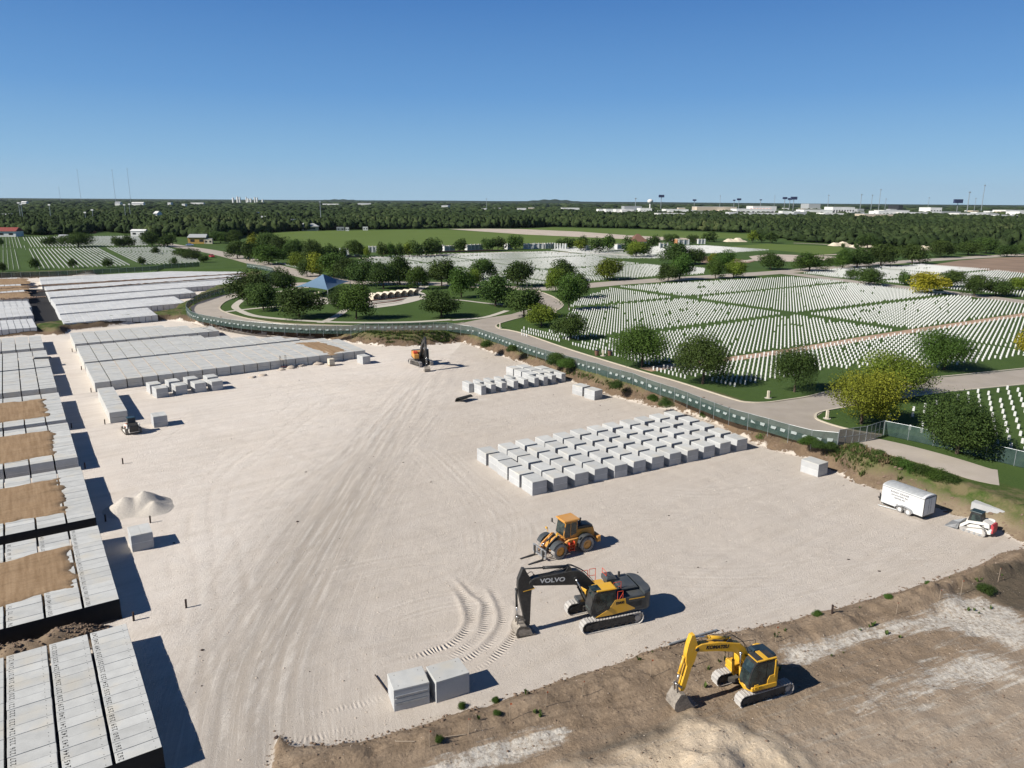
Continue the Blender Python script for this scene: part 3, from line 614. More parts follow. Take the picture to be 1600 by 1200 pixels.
o = mb.build('soil_ridges', M_dirtp); tag(o, 'thin ridges of brown soil between the far rows of crypts', 'soil', kind='stuff')
for nm_, u_0, vr_, w_, lb in [('A', 38.2, 3.32, 10, 'black sheet added as deep shade over the near end of the nearest crypt bank'), ('B', 56.25, 3.32, 13, 'black sheet added as deep shade over the near end of the second crypt bank, behind the mound'), ('E3', 73.35, 3.32, 18, 'black sheet added as deep shade over the near end of the third crypt bank')]:  # black sheets added over the near bank ends to paint their deep shade
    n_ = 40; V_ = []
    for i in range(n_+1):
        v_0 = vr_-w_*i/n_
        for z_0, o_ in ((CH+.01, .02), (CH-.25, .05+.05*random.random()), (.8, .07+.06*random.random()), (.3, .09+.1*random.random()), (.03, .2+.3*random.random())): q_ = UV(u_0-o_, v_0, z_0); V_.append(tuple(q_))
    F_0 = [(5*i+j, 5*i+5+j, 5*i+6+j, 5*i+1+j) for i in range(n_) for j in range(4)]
    me = bpy.data.meshes.new('shade_sheet'); me.from_pydata(V_, [], F_0); me.update(); tag(link('shade_sheet', me, M_shade_sheet, None, True), lb, 'shade_sheet', 'black shade sheets on the bank ends')
# soil spread over the banks
def soil_layer(bank, label):
    u0, u1, vr = soil_cov(bank, 0, 0); nu, nv = 90, 120; us = np.linspace(u0-.8, u1+.8, nu); vs = np.linspace(-30, vr+1.0, nv)
    Ug, Vg = np.meshgrid(us, vs, indexing='ij')
    lob = np.abs(np.sin((Ug-u0)*1.02+fbm(Ug, Ug*0, 4, 3)*2))*.30+fbm(Ug, Vg*.5, 1.3, 11+int(u0))*.8
    e = np.minimum.reduce([(Ug-u0)+fbm(Vg, Ug*.2, 3.1, 5)*.9, (u1-Ug)+fbm(Vg, Ug*.2, 3.3, 6)*.9, (vr-Vg)-.9+lob])
    hh = np.clip(e/.55, -1, 1); h = np.where(hh > 0, np.sqrt(np.clip(hh, 0, 1))*(.17+fbm(Ug, Vg*.25, 1.3, 8)*.14+np.sin(Ug*2.3)*.03), hh*.3)
    V3 = np.stack([Ug*UA.x+Vg*VA.x, Ug*UA.y+Vg*VA.y, CH-.02+h], 2).reshape(-1, 3); id_ = np.arange(nu*nv).reshape(nu, nv)
    F = np.stack([id_[:-1, :-1].ravel(), id_[:-1, 1:].ravel(), id_[1:, 1:].ravel(), id_[1:, :-1].ravel()], 1)
    me = npmesh('soil_layer', V3, F); o = link('soil_layer', me, M_soilp, smooth=True)
    tag(o, label, 'soil layer', 'soil spread over the crypt banks')
t = NT('spread_soil'); p = t.pos(); s1 = t.noise(t.pos((.5, 6, 1), (0, 0, GANG)), 1.4, 4); n2 = t.noise(p, 6, 4, .7)
w_ = t.n('ShaderNodeTexWave'); w_.inputs['Scale'].default_value = .55; w_.inputs['Distortion'].default_value = 3; t.l(t.pos((1, 1, 1), (0, 0, GANG)), w_.inputs[0]); w_.bands_direction = 'Y'
c = t.mix(t.mr(s1, .35, .7), (.25, .165, .095), (.345, .24, .145)); c = t.mix(t.mr(n2, .5, .8, 0, .4), c, (.18, .12, .07)); t.fin(c, .95, 0, .1); t.bump(t.math('ADD', n2, t.math('MULTIPLY', w_.outputs[1], .7)), .7, .05); M_soilp = t.m
def patch(pts, z, label, mat, hh=.10, name='soil_layer', group='soil spread over the crypt banks'):
    pp = [P(a, b, z) for a, b in pts]; xs_ = [q.x for q in pp]; ys_ = [q.y for q in pp]; n = 70; GX_, GY_ = np.meshgrid(np.linspace(min(xs_)-1, max(xs_)+1, n), np.linspace(min(ys_)-1, max(ys_)+1, n), indexing='ij'); sd_ = sdpoly(GX_, GY_, pp)+fbm(GX_, GY_, 2.5, 19)*1.0
    zz = z+np.clip(sd_/.8, -1, 1)*hh+fbm(GX_, GY_, 1.1, 5)*hh*.4; id_ = np.arange(n*n).reshape(n, n); F = np.stack([id_[:-1, :-1].ravel(), id_[1:, :-1].ravel(), id_[1:, 1:].ravel(), id_[:-1, 1:].ravel()], 1)
    keep = (sd_.ravel()[F] > -.7).any(1); o = link(name, npmesh(name, np.stack([GX_.ravel(), GY_.ravel(), zz.ravel()], 1), F[keep]), mat, None, True); tag(o, label, name.replace('_', ' '), group)
patch([(462, 536), (500, 533.5), (541, 548), (517, 553)], CH, 'thin tan soil patch on the right part of the nearest long crypt row', M_soilp, .06)
for k_, pp_ in enumerate([[(-30, 436), (38, 435), (42, 443), (-30, 446)], [(-30, 448.5), (40, 446), (41, 452), (-30, 457)], [(-30, 460), (38, 455.5), (43, 464), (-30, 469)]]): patch(pp_, 1.66, 'tan soil over far crypts at the left edge, %s of three' % ['farthest', 'middle', 'nearest'][k_], M_soilp, .08)
mb = MB()
for k_ in range(2, 20):
    a_ = UV(131.6+.045*2.35*k_, 8.35+PV*k_-.075, CH-.03); b_ = UV(131.2+PU*19+.045*2.35*k_, 8.35+PV*k_-.075, CH-.03); mb.cyl(a_, b_, .075, n=5)
o = mb.build('joint_sand', M_pale); tag(o, 'pale sand filling the joints of the nearest long crypt row', 'sand', kind='stuff')
soil_layer('B', 'brown soil spread over the second crypt bank from the bottom left')
soil_layer('E3', 'brown soil spread over the third crypt bank, beside the small gravel pile')
soil_layer('E2', 'brown soil with lobed edge over the fourth crypt bank from the bottom')
soil_layer('E1', 'smallest looking brown soil layer, over the fifth crypt bank from the bottom')
# ---- stockpile of double crypts
blk = crypt_proto('double_crypt', 1.78, 2.25, 1, False)
blk2 = crypt_proto('double_crypt', 1.74, 2.25, 2, False)
usedb = {0: False, 1: False}
def place_block(seam, corner, yaw, label, group, sx=1.0, z=0.0):
    """corner: near-left bottom corner; yaw: heading of its width axis"""
    a = Vector((math.sin(rad(yaw)), math.cos(rad(yaw)), 0)); b = Vector((-a.y, a.x, 0)); w = (1.78, 1.74)[seam]*sx
    c = Vector(corner)+a*(w/2)+b*1.125; c.z = z; pr = (blk, blk2)[seam]; rz = math.atan2(a.y, a.x)
    if not usedb[seam] and sx == 1: usedb[seam] = True; r = pr; r.location = c; r.rotation_euler = (0, 0, rz); r['label'] = label; r['group'] = group; return r
    return copy_thing(pr, c, rz, label, group, (sx, 1, 1) if sx != 1 else None)
ordn = ['first', 'second', 'third', 'fourth', 'fifth', 'sixth', 'seventh', 'eighth', 'ninth', 'tenth', 'eleventh', 'twelfth', 'thirteenth']
yaw_f = 60.4; aF = Vector((math.sin(rad(yaw_f)), math.cos(rad(yaw_f)), 0)); bF = Vector((-aF.y, aF.x, 0)); org = Vector((2.21, 71.98, 0))
rn = ['front', 'second', 'third', 'fourth', 'back']
for i in range(12):
    for j in range(5):
        c0 = org+aF*(2.69*i+random.uniform(-.1, .1)+(.06*j*i/6))+bF*(2.62*j*(1+.012*i)+random.uniform(-.1, .12))
        place_block(0, c0, yaw_f+random.uniform(-1, 1), 'grey concrete block, %s from the left in the %s row of the big stockpile' % (ordn[i], rn[j]), 'stockpile of double crypts on the pad')
Z_ = lambda ox, oy, k, L: [(ox+a/k, oy+b/k) for a, b in L]
for i, q in enumerate(Z_(700, 540, 6.154, [(320, 478), (414, 463), (517, 447), (631, 428), (729, 413), (830, 397), (918, 386), (997, 370), (1090, 354)])):
    place_block(0, P(*q), 57, 'narrow grey block, %s from the left in the front row of the smaller stockpile' % ordn[i], 'smaller stockpile near the weedy bank', .5)
Lm = P(*Z_(700, 540, 6.154, [(320, 478)])[0])
aM = Vector((math.sin(rad(57)), math.cos(rad(57)), 0)); bM = Vector((-aM.y, aM.x, 0))
for j, (i0, i1) in enumerate([(0, 5), (5, 8), (5, 8), (5, 7)]):
    for i in range(i0, i1):
        if j == 0 and i < 5:
            c0 = Lm+aM*(2.02*i-.9)+bM*2.35; sx = .5
            place_block(0, c0, 57, 'narrow grey block, %s from the left just behind the front row, smaller stockpile' % ordn[i], 'smaller stockpile near the weedy bank', .5)
        else:
            c0 = Lm+aM*(2.15*i+.3)+bM*(2.55*j+.1); place_block(0, c0, 57, 'grey block, %s from the left in the %s row of the smaller stockpile' % (ordn[i-5], ['', 'second', 'third', 'fourth'][j]), 'smaller stockpile near the weedy bank')
place_block(0, (11.16, 112.9, 0), 50, 'left of the two grey blocks standing together right of the smaller stockpile', 'loose double crypts on the pad')
place_block(0, (12.85, 110.5, 0), 50, 'right of the two grey blocks standing together right of the smaller stockpile', 'loose double crypts on the pad')
place_block(0, (34.59, 78.06, 0), 56, 'single grey concrete block standing alone between stockpile and white trailer', 'loose double crypts on the pad')
place_block(1, (-33.09, 58.79, 0), 56, 'pale two-lid block beside the small gravel pile and crypt bank', 'loose double crypts on the pad')
place_block(1, (-48.31, 94.87, 0), 56, 'pale two-lid block just right of the small dark loader', 'loose double crypts on the pad')
for i, (q, w) in enumerate([((-54.99, 109.9), 48), ((-52.87, 111.82), 50), ((-50.5, 113.38), 50), ((-48.3, 114.66), 50)]):
    place_block(1, (*q, 0), w, 'two-lid grey block, %s from the left in the front row below the long crypt rows' % ordn[i], 'two short rows of blocks below the long crypt rows')
for i, q in enumerate([(-57.2, 112.4), (-55.1, 114.4), (-52.9, 116.2), (-50.2, 117.6)]):
    place_block(1, (*q, 0), 50, 'two-lid grey block, %s from the left in the rear row below the long crypt rows' % ordn[i], 'two short rows of blocks below the long crypt rows')
place_block(0, (-28.09, 135.13, 0), 50, 'small grey block at the right end of the long crypt rows', 'loose double crypts on the pad', .9)
# the two blocks near the bottom edge: long side facing the camera
def side_block(corner, yaw, label, grooves):
    a = Vector((math.sin(rad(yaw)), math.cos(rad(yaw)), 0)); b = Vector((-a.y, a.x, 0)); c = Vector(corner)+a*1.1+b*.86
    t = thing('double_crypt', label, 'burial crypt', (c.x, c.y, 0), math.atan2(a.y, a.x), 'two blocks near the dirt edge'); cbox(2.2, 1.72, -.1, 1.38).build('lower_vault', M_conc2, t); cbox(2.22, 1.74, 1.385, 1.5).build('lid', M_lid, t)
    mb = MB()
    for s in (-1, 1):
        for q in (-1, 1): mb.cyl((s*.75, q*.55, 1.497), (s*.75, q*.55, 1.508), .03, n=6)
    mb.build('lifting_hole', M_ink, t)
    if grooves:
        mb = MB()
        for z in (.48, .98): mb.box((0, -.875, z), (2.0, .07, .14))
        mb.build('groove', M_grey, t); mb = MB(); mb.box((0, -.87, .74), (2.18, .05, .22)); mb.build('raised_band', M_lid, t)
side_block((-6.97, 38.32, 0), 68, 'left grey block with two horizontal grooves, near the dirt edge at the bottom', True)
side_block((-4.50, 39.12, 0), 63, 'right grey block with a plain face, near the dirt edge at the bottom', False)
# toppled/open vault beside the white skid loader
a = Vector((math.sin(rad(126)), math.cos(rad(126)), 0))
t = thing('open_vault', 'weathered concrete vault with open end beside the white track loader', 'concrete vault', (47.2, 67.3, 0), math.atan2(1.56, 1.99)+math.pi/2)
mb = MB(); mb.box((0, -.8, .7), (2.9, .12, 1.4)); mb.box((0, .8, .7), (2.9, .12, 1.4)); mb.box((0, 0, 1.36), (2.9, 1.6, .12)); mb.build('wall', M_conc2, t)
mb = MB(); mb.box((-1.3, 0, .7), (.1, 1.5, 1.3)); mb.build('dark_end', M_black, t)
# half pipe
q = P(726, 627); t = thing('half_pipe', 'dark half round steel form lying on the pale pad below the smaller stockpile', 'steel form', (q.x, q.y, 0), rad(49))
mb = MB(); prev = None; pr_ = []
for i in range(13): w = math.pi*(.02+.72*i/12); pr_.append((math.cos(w)*.75, math.sin(w)*.85))
for i in range(12): mb.M = Matrix.Rotation(math.pi/2, 4, 'Z'); mb.prism([pr_[i], pr_[i+1], (pr_[i+1][0]*.93, pr_[i+1][1]*.93), (pr_[i][0]*.93, pr_[i][1]*.93)], -1.35, 1.35)
mb.build('shell', plain('dark_steel', (.035, .035, .03), .6), t)

# ================================================================ HEADSTONES
def inpoly(px_, py_, poly): return sdpoly(px_, py_, poly) > 0
def lattice(poly, pu, pv, ou=0., ov=0.):
    us = [q.dot(UA) for q in poly]; vs = [q.dot(VA) for q in poly]
    a = np.arange(math.floor(min(us)/pu), math.ceil(max(us)/pu)+1)*pu+ou; b = np.arange(math.floor(min(vs)/pv), math.ceil(max(vs)/pv)+1)*pv+ov
    U, V = np.meshgrid(a, b, indexing='ij'); xx = (U*UA.x+V*VA.x).ravel(); yy = (U*UA.y+V*VA.y).ravel(); k = inpoly(xx, yy, poly)
    return xx[k], yy[k], U.ravel()[k], V.ravel()[k]
PG = lambda L: [P(a, b, GR) for a, b in L]
X_, Y_, S_ = [], [], []
def field(L, pu, pv, aisles_u=(), aisles_v=(), miss=.02, extra=None, ou=0., ov=0.):
    xx, yy, U, V = lattice(PG(L), pu, pv, ou, ov); k = rng.random(len(xx)) > miss
    for c, w in aisles_u: k &= np.abs(U-c) > w/2
    for c, w in aisles_v: k &= np.abs(V-c) > w/2
    # the regular skipped places of the drains
    k &= ~((np.round(U/.9).astype(int) % 29 == 4) & (np.round(V/2.45).astype(int) % 9 == 3) & (pu < 1))
    k &= ~(vnoise(U, V*.5, 3.0, 44) > .43)
    X_.append(xx[k]); Y_.append(yy[k]); S_.append(np.full(k.sum(), 1.0))
def vuv(a, b): q = P(a, b, GR); return q.dot(UA), q.dot(VA)
F_MAIN = [(812, 524), (812, 513), (900, 524), (893, 513), (885, 500), (890, 480), (905, 468), (960, 449), (1010, 446), (1095, 441), (1240, 433.5), (1310, 440), (1400, 451), (1500, 463), (1600, 476), (1600, 489), (1400, 518), (1240, 543), (1140, 557), (1060, 564), (1005, 573), (985, 566), (950, 556), (920, 548), (895, 541), (870, 534)]
au = [(vuv(950, 520)[0], 3.6), (vuv(1150, 497)[0], 0.0)]
# aisles read off the photograph
ua1 = .5*(vuv(905, 486)[0]+vuv(1000, 473)[0]); ua2 = .5*(vuv(930, 519)[0]+vuv(1120, 500)[0]); ua3 = vuv(1230, 488)[0]
AISU = [(vuv(1240, 491.6)[0], 3.4), (vuv(1086, 464)[0], 3.4)]
AISV = [(vuv(1240, 491.6)[1], 4.8)]
field(F_MAIN, .895, 2.45, AISU, AISV)
F_LOW = [(1150, 560), (1240, 547.5), (1400, 523), (1600, 494), (1720, 476), (1720, 548), (1600, 556), (1530, 566), (1470, 575), (1400, 577), (1345, 576), (1290, 577), (1225, 590), (1140, 607), (1115, 600), (1095, 583)]
field(F_LOW, .895, 2.45, [], [(vuv(1500, 533)[1], 3.2)], .03)
field([(1010, 580), (1060, 570), (1120, 563), (1095, 583), (1085, 594), (1060, 590)], .895, 2.45)
field([(1412, 642), (1475, 629), (1530, 612.5), (1600, 604), (1700, 596), (1700, 752), (1600, 729), (1530, 708), (1450, 687), (1412, 678)], 1.47, 3.05, miss=.06)
field([(1322, 652), (1370, 636), (1404, 640), (1404, 676), (1376, 668)], 1.47, 3.05, miss=.65)
field([(560, 410), (580, 402), (680, 398), (760, 396), (860, 393.5), (925, 399), (960, 408), (1035, 416), (1040, 431), (960, 437), (905, 441), (830, 445), (740, 440), (690, 434), (600, 424), (560, 418)], .895, 2.45, [(vuv(740, 408)[0], 3), (vuv(880, 420)[0], 3.5), (vuv(650, 404)[0], 2)], [(vuv(720, 405)[1], 3.4), (vuv(640, 408)[1], 3)])
field([(860, 391), (900, 386), (1000, 386), (1100, 384), (1202, 391), (1130, 396), (1060, 396), (1045, 404), (960, 404), (905, 396)], .895, 2.45)
field([(1036, 424), (1070, 416), (1102, 420), (1100, 428), (1040, 433)], .895, 2.45)
field([(1256, 427.5), (1300, 421), (1400, 416), (1440, 413.5), (1540, 421), (1600, 428), (1720, 440), (1720, 478), (1600, 464), (1500, 453), (1400, 443), (1300, 433)], .895, 2.45, [(vuv(1450, 432)[0], 3)], [(vuv(1520, 432)[1], 3.5)])
field([(430, 411), (470, 410), (500, 417), (498, 428), (470, 422)], 1.5, 2.6)
field([(-20, 371), (28, 371), (40, 388), (-20, 389)], 1.4, 1.72); field([(34, 371), (215, 369), (232, 384), (48, 387)], 1.4, 1.72)
field([(-20, 391.5), (27, 391), (30, 421), (-20, 424)], 1.4, 1.72); field([(40, 390), (130, 388), (262, 386.5), (318, 409), (300, 411.5), (61, 421)], 1.4, 1.72, [(vuv(150, 396)[0], 3)], [(vuv(180, 397)[1], 4)])
XX = np.concatenate(X_); YY = np.concatenate(Y_)
dd = np.hypot(XX, YY); vis = np.array([inview((a, b, GR), 0) for a, b in zip(XX, YY)])
order = np.argsort(np.where(vis, dd, 1e9))[:300]; isin = np.zeros(len(XX), bool); isin[order] = True
SROT = GANG
hsm = MB(); prof = [(-.155, -.05), (.155, -.05), (.155, .57), (.12, .62), (.07, .645), (0, .655), (-.07, .645), (-.12, .62), (-.155, .57)]
hsm.prism(prof, -.05, .05, .008); ho = hsm.build('headstone', M_stone); hme = ho.data; bpy.data.objects.remove(ho)
for n_, i in enumerate(order):
    o = bpy.data.objects.new('headstone', hme); COL.objects.link(o)
    o.location = (XX[i], YY[i], GR); o.rotation_euler = (0, random.uniform(-.01, .01), GANG+math.pi/2)
    right = XX[i] > 44 and YY[i] < 112
    tag(o, 'white marble headstone among the widely spaced rows right of the junction, beyond the gate' if right else 'white marble headstone in the nearest rows beside the fenced road', 'headstone', 'headstones right of the junction' if right else 'headstones nearest the fenced road')
k = ~isin & np.array([inview((a, b, GR), 60) for a, b in zip(XX, YY)]); xs = XX[k]; ys = YY[k]; n = len(xs)
hw, ht, hd = .145, .62, .05
cv = np.array([(-hd, -hw, 0), (hd, -hw, 0), (hd, hw, 0), (-hd, hw, 0), (-hd, -hw, ht-.05), (hd, -hw, ht-.05), (hd, hw, ht-.05), (-hd, hw, ht-.05), (-hd, 0, ht), (hd, 0, ht)])
ca, sa = math.cos(GANG), math.sin(GANG); rx = cv[:, 0]*ca-cv[:, 1]*sa; ry = cv[:, 0]*sa+cv[:, 1]*ca
V3 = np.empty((n, 10, 3)); V3[:, :, 0] = xs[:, None]+rx; V3[:, :, 1] = ys[:, None]+ry; V3[:, :, 2] = GR+cv[None, :, 2]*(1+rng.uniform(-.05, .05, n))[:, None]
fq = np.array([(0, 1, 5, 4), (2, 3, 7, 6), (0, 4, 8, 3), (3, 8, 7, 3), (1, 2, 9, 5), (2, 6, 9, 2), (4, 5, 9, 8), (6, 7, 8, 9)])
fq = np.array([(0, 1, 5, 4), (1, 2, 6, 5), (2, 3, 7, 6), (3, 0, 4, 7), (4, 5, 9, 8), (8, 9, 6, 7)])
F3 = (np.arange(n)[:, None, None]*10+fq[None]).reshape(-1, 4)
tri = np.array([(4, 8, 7), (5, 6, 9)]); 
o = link('headstones', npmesh('headstones', V3.reshape(-1, 3), F3), M_stone); tag(o, 'thousands of white headstones in long rows across the lawns', 'headstones', kind='stuff')
print('headstones', n, 'crypts', len(rest))
# ================================================================ MACHINES
def frame(h): return Matrix.Rotation(h, 4, 'Z')
def lettering(txt, size, mat, parent, M, name='lettering', bold=0.0, sx=1.0, depth=.004):
    me = text_mesh(txt, size, depth, bold).copy(); me.materials.clear(); me.materials.append(mat)
    o = bpy.data.objects.new(name, me); COL.objects.link(o); o.parent = parent; o.matrix_local = M @ Matrix.Diagonal((sx, 1, 1, 1)); return o
def side_M(x, y, z, tilt=0.0, side=1, flip=False):
    """text plane: reads along +X or -X in the XZ plane, facing +Y (side=1) or -Y"""
    if side == 1: R = Matrix(((-1, 0, 0, 0), (0, 0, 1, 0), (0, 1, 0, 0), (0, 0, 0, 1)))
    else: R = Matrix(((1, 0, 0, 0), (0, 0, -1, 0), (0, 1, 0, 0), (0, 0, 0, 1)))
    return Matrix.Translation((x, y, z)) @ R @ Matrix.Rotation(tilt, 4, 'Z')
def hose(mb, pts, r=.025):
    pts = smooth_pts([Vector(p) for p in pts], 4); mb.tube(pts, r, 6)
def cylinder_part(t, a, b, y, r, frac=.55, mat=None, rodmat=None, name='hydraulic_cylinder', M=None):
    a = Vector((a[0], y, a[1])); b = Vector((b[0], y, b[1])); c = a.lerp(b, frac)
    mb = MB(); mb.M = M or Matrix.Identity(4); mb.cyl(a, c, r, n=12); mb.cyl(c-(b-a).normalized()*.06, c, r*1.15, n=12); mb.cyl(a-Vector((0, r*1.2, 0)), a+Vector((0, r*1.2, 0)), r*.9, n=10)
    o = mb.build(name, mat or M_black, t, True)
    mb = MB(); mb.M = M or Matrix.Identity(4); mb.cyl(c, b, r*.5, n=10); mb.cyl(b-Vector((0, r*1.2, 0)), b+Vector((0, r*1.2, 0)), r*.8, n=10); mb.build('rod', rodmat or M_chrome, o, True)
def crawler(t, h, L, gauge, w, ht, npad, M_pad, M_fr, tri=False):
    """two tracks: each a belt of grouser pads round a frame with idler, sprocket and rollers"""
    for s in (-1, 1):
        mb = MB(); mb.M = frame(h); yc = s*(gauge/2-w/2); R = ht/2; Ls = L-2*R; per = 2*Ls+2*math.pi*R; pitch = per/npad
        loop = []
        for i in range(npad*2):
            d = i*pitch/2
            if d < Ls: q = (-Ls/2+d, 0.0); ang = 0
            elif d < Ls+math.pi*R: w_ = (d-Ls)/R; q = (Ls/2+R*math.sin(w_), R-R*math.cos(w_)); ang = w_
            elif d < 2*Ls+math.pi*R: q = (Ls/2-(d-Ls-math.pi*R), 2*R); ang = math.pi
            else: w_ = (d-2*Ls-math.pi*R)/R; q = (-Ls/2-R*math.sin(w_), R+R*math.cos(w_)); ang = math.pi+w_
            z = q[1]
            if abs(ang-math.pi) < .01: z -= .03*math.sin((q[0]/Ls+.5)*math.pi)
            loop.append((q[0], z, ang))
        for i in range(0, npad*2, 2):
            a, b = loop[i][0], loop[i][1]; ang = loop[i][2]; Rm = Matrix.Rotation(-ang, 3, 'Y')
            nrm = Rm @ Vector((0, 0, 1)); c = Vector((a, yc, b))+nrm*.03
            mb.box(c, (pitch*.93, w, .045), Rm); mb.box(c-nrm*.04+Rm @ Vector((pitch*.3, 0, 0)), (.03, w, .05), Rm)
        tr = mb.build('track', M_pad, t)
        mb = MB(); mb.M = frame(h); mb.prism([(-Ls/2, ht*.30), (-Ls/2+.15, ht*.20), (Ls/2-.15, ht*.20), (Ls/2, ht*.30), (Ls/2, ht*.66), (Ls*.25, ht*.80), (-Ls*.3, ht*.80), (-Ls/2, ht*.66)], yc-w*.28, yc+w*.30, .03); mb.build('track_frame', M_fr, tr)
        for nme, xx, rr in (('idler', Ls/2, R*.84), ('sprocket', -Ls/2, R*.84)):
            mb = MB(); mb.M = frame(h); mb.cyl((xx, yc-w*.2, R), (xx, yc+w*.2, R), rr, n=18); mb.cyl((xx, yc-w*.36, R), (xx, yc+w*.36, R), rr*.5, n=14); mb.build(nme, M_fr if nme == 'idler' else M_pad, tr)
        nr = 7
        for k in range(nr):
            mb = MB(); mb.M = frame(h); xx = -Ls*.42+Ls*.84*k/(nr-1); mb.cyl((xx, yc-w*.34, ht*.17), (xx, yc+w*.34, ht*.17), ht*.12, n=10); mb.build('roller', M_fr, tr)
        for k in (-.5, .5):
            mb = MB(); mb.M = frame(h); mb.cyl((Ls*.3*k*2, yc-w*.3, ht*.86), (Ls*.3*k*2, yc+w*.33, ht*.86), ht*.07, n=8); mb.build('roller', M_fr, tr)
    mb = MB(); mb.M = frame(h)
    mb.box((0, 0, ht*.55), (1.3, gauge-2*w+.1, ht*.35)); mb.cyl((0, 0, ht*.6), (0, 0, ht*1.28), .62, n=20)
    for s in (-1, 1):
        for q in (-1, 1): mb.box((q*.75, s*(gauge/2-w-.1), ht*.5), (.9, .5, ht*.3), Matrix.Rotation(q*s*.5, 3, 'Z'))
    mb.build('undercarriage', M_fr, t)
def rail(mb, pts, r=.022): mb.tube([Vector(p) for p in pts], r, 6)

# ---------------- large dark excavator
def big_excavator():
    C = (6.9, 48.8); t = thing('excavator', 'large dark grey excavator with yellow cab roof and long black boom reaching left', 'excavator', (C[0], C[1], gz(*C)+.0), 0)
    hu = rad(-161.5); ht = rad(-160); Mu = frame(hu)
    crawler(t, ht, 4.95, 3.25, .62, .98, 46, M_track, M_tfr)
    def U(): q = MB(); q.M = Mu; return q
    mb = U(); mb.prismz([(-2.55, -1.48), (1.75, -1.48), (1.75, -.48), (.6, -.42), (.6, .42), (1.5, .48), (1.5, 1.48), (-2.55, 1.48)], 1.12, 1.34, .03); mb.build('turntable_deck', M_blackc, t)
    mb = U(); mb.prismz([(-2.5, .62), (-.25, .62), (-.25, 1.5), (-2.5, 1.5)], 1.34, 2.32, .05); sp = mb.build('left_body_panel', M_blackc, t)
    mb = U(); mb.prism([(1.35, 1.14), (.35, 1.62), (-.15, 2.28), (-.95, 2.28), (-1.02, 1.85), (-1.75, 1.38), (-1.75, 1.3), (.1, 1.14)], 1.5, 1.53); yp = mb.build('yellow_side_panel', M_yel, t)
    lettering('E380E', .26, M_ink, t, Mu @ side_M(-.52, 1.536, 2.0), 'model_lettering', .012)
    mb = U(); mb.box((-1.9, 1.505, 2.12), (1.25, .02, .07)); mb.build('yellow_stripe', M_yel, t)
    mb = U()
    for i in range(7): mb.box((-1.75, 1.51, 1.5+.07*i), (1.1, .025, .03))
    mb.build('vent_grille', M_black, t)
    mb = U(); mb.prismz([(-2.5, -1.48), (-.6, -1.48), (-.6, -.5), (-.3, -.45), (-.3, .6), (-2.5, .6)], 1.34, 2.42, .06); mb.prismz([(-2.35, -1.3), (-.95, -1.3), (-.95, .75), (-2.35, .75)], 2.42, 2.66, .14); mb.build('engine_hood', M_blackc, t)
    mb = U(); mb.prismz([(-1.15, -1.35), (-.35, -1.35), (-.35, -.35), (-1.15, -.35)], 2.42, 2.98, .13); mb.box((-.75, -.85, 2.99), (.5, .6, .05)); mb.build('air_cleaner_box', M_blackc, t)
    mb = U(); mb.prismz([(-.5, -1.48), (1.2, -1.48), (1.2, -.55), (-.5, -.55)], 1.34, 2.15, .06); mb.prismz([(-.45, -1.4), (.55, -1.4), (.55, -.6), (-.45, -.6)], 2.15, 2.42, .1); mb.build('fuel_tank', M_yel, t)
    # rounded counterweight
    prof = []
    for i in range(17): a = math.pi/2+math.pi*i/16; prof.append((-2.5+.85*math.cos(a)*(1 if abs(math.cos(a)) < 1 else 1), 1.5*math.copysign(abs(math.sin(a))**.55, math.sin(a))))
    mb = U(); mb.prismz(prof, 1.02, 2.52, .12); mb.build('counterweight', M_blackc, t)
    mb = U(); mb.box((-3.1, .5, 2.2), (.25, .5, .02)); mb.cyl((-1.6, -.9, 2.6), (-1.6, -.9, 3.05), .09, n=10); mb.build('exhaust_pipe', M_black, t)
    # cab
    cab = [(1.72, 1.34), (1.78, 1.9), (1.5, 3.0), (1.35, 3.1), (-.1, 3.1), (-.2, 2.9), (-.25, 1.34)]
    mb = U(); mb.prism(cab, .52, 1.5, .04); cb = mb.build('cab', M_black, t)
    mb = U(); mb.prism([(1.5, 2.05), (1.28, 2.88), (.62, 2.92), (.62, 1.75), (1.3, 1.55)], 1.5, 1.515); mb.build('door_window', M_glass, cb)
    mb = U(); mb.prism([(.52, 1.85), (.52, 2.92), (-.05, 2.85), (-.12, 1.95)], 1.5, 1.515); mb.build('side_window', M_glass, cb)
    mb = U(); mb.add([(1.80, .6, 1.7), (1.80, 1.42, 1.7), (1.52, 1.42, 2.95), (1.52, .6, 2.95)], [(0, 1, 2, 3)]); mb.add([(1.78, .6, 1.7), (1.78, 1.42, 1.7), (1.50, 1.42, 2.95), (1.50, .6, 2.95)], [(3, 2, 1, 0)]); mb.build('windscreen', M_glass, cb)
    mb = U(); mb.prismz([(1.32, .5), (1.32, 1.52), (-.22, 1.52), (-.22, .5)], 3.1, 3.22, .08); rf = mb.build('cab_roof', M_yel2, cb)
    mb = U(); mb.prismz([(1.62, .62), (1.62, 1.40), (.92, 1.40), (.92, .62)], 3.19, 3.235, .02); mb.build('roof_window', M_glass, cb)
    mb = U(); rail(mb, [(1.75, 1.52, 1.5), (1.6, 1.55, 2.2), (1.45, 1.55, 2.9)], .02); mb.box((1.75, 1.65, 2.7), (.06, .22, .34)); mb.build('mirror', M_black, cb)
    # boom
    boom = [(5.98, 3.98), (5.9, 4.16), (5.6, 4.27), (4.5, 4.32), (3.46, 4.36), (2.85, 4.42), (2.24, 4.32), (1.6, 3.84), (.8, 2.95), (.3, 2.3), (.05, 1.95), (.1, 1.7), (.4, 1.66), (.72, 1.95), (1.27, 2.52), (1.99, 3.06), (2.48, 3.27), (4.2, 3.52), (5.6, 3.73), (5.88, 3.80)]
    mb = U(); mb.prism(boom, -.27, .27, .035); bm = mb.build('boom', M_black, t)
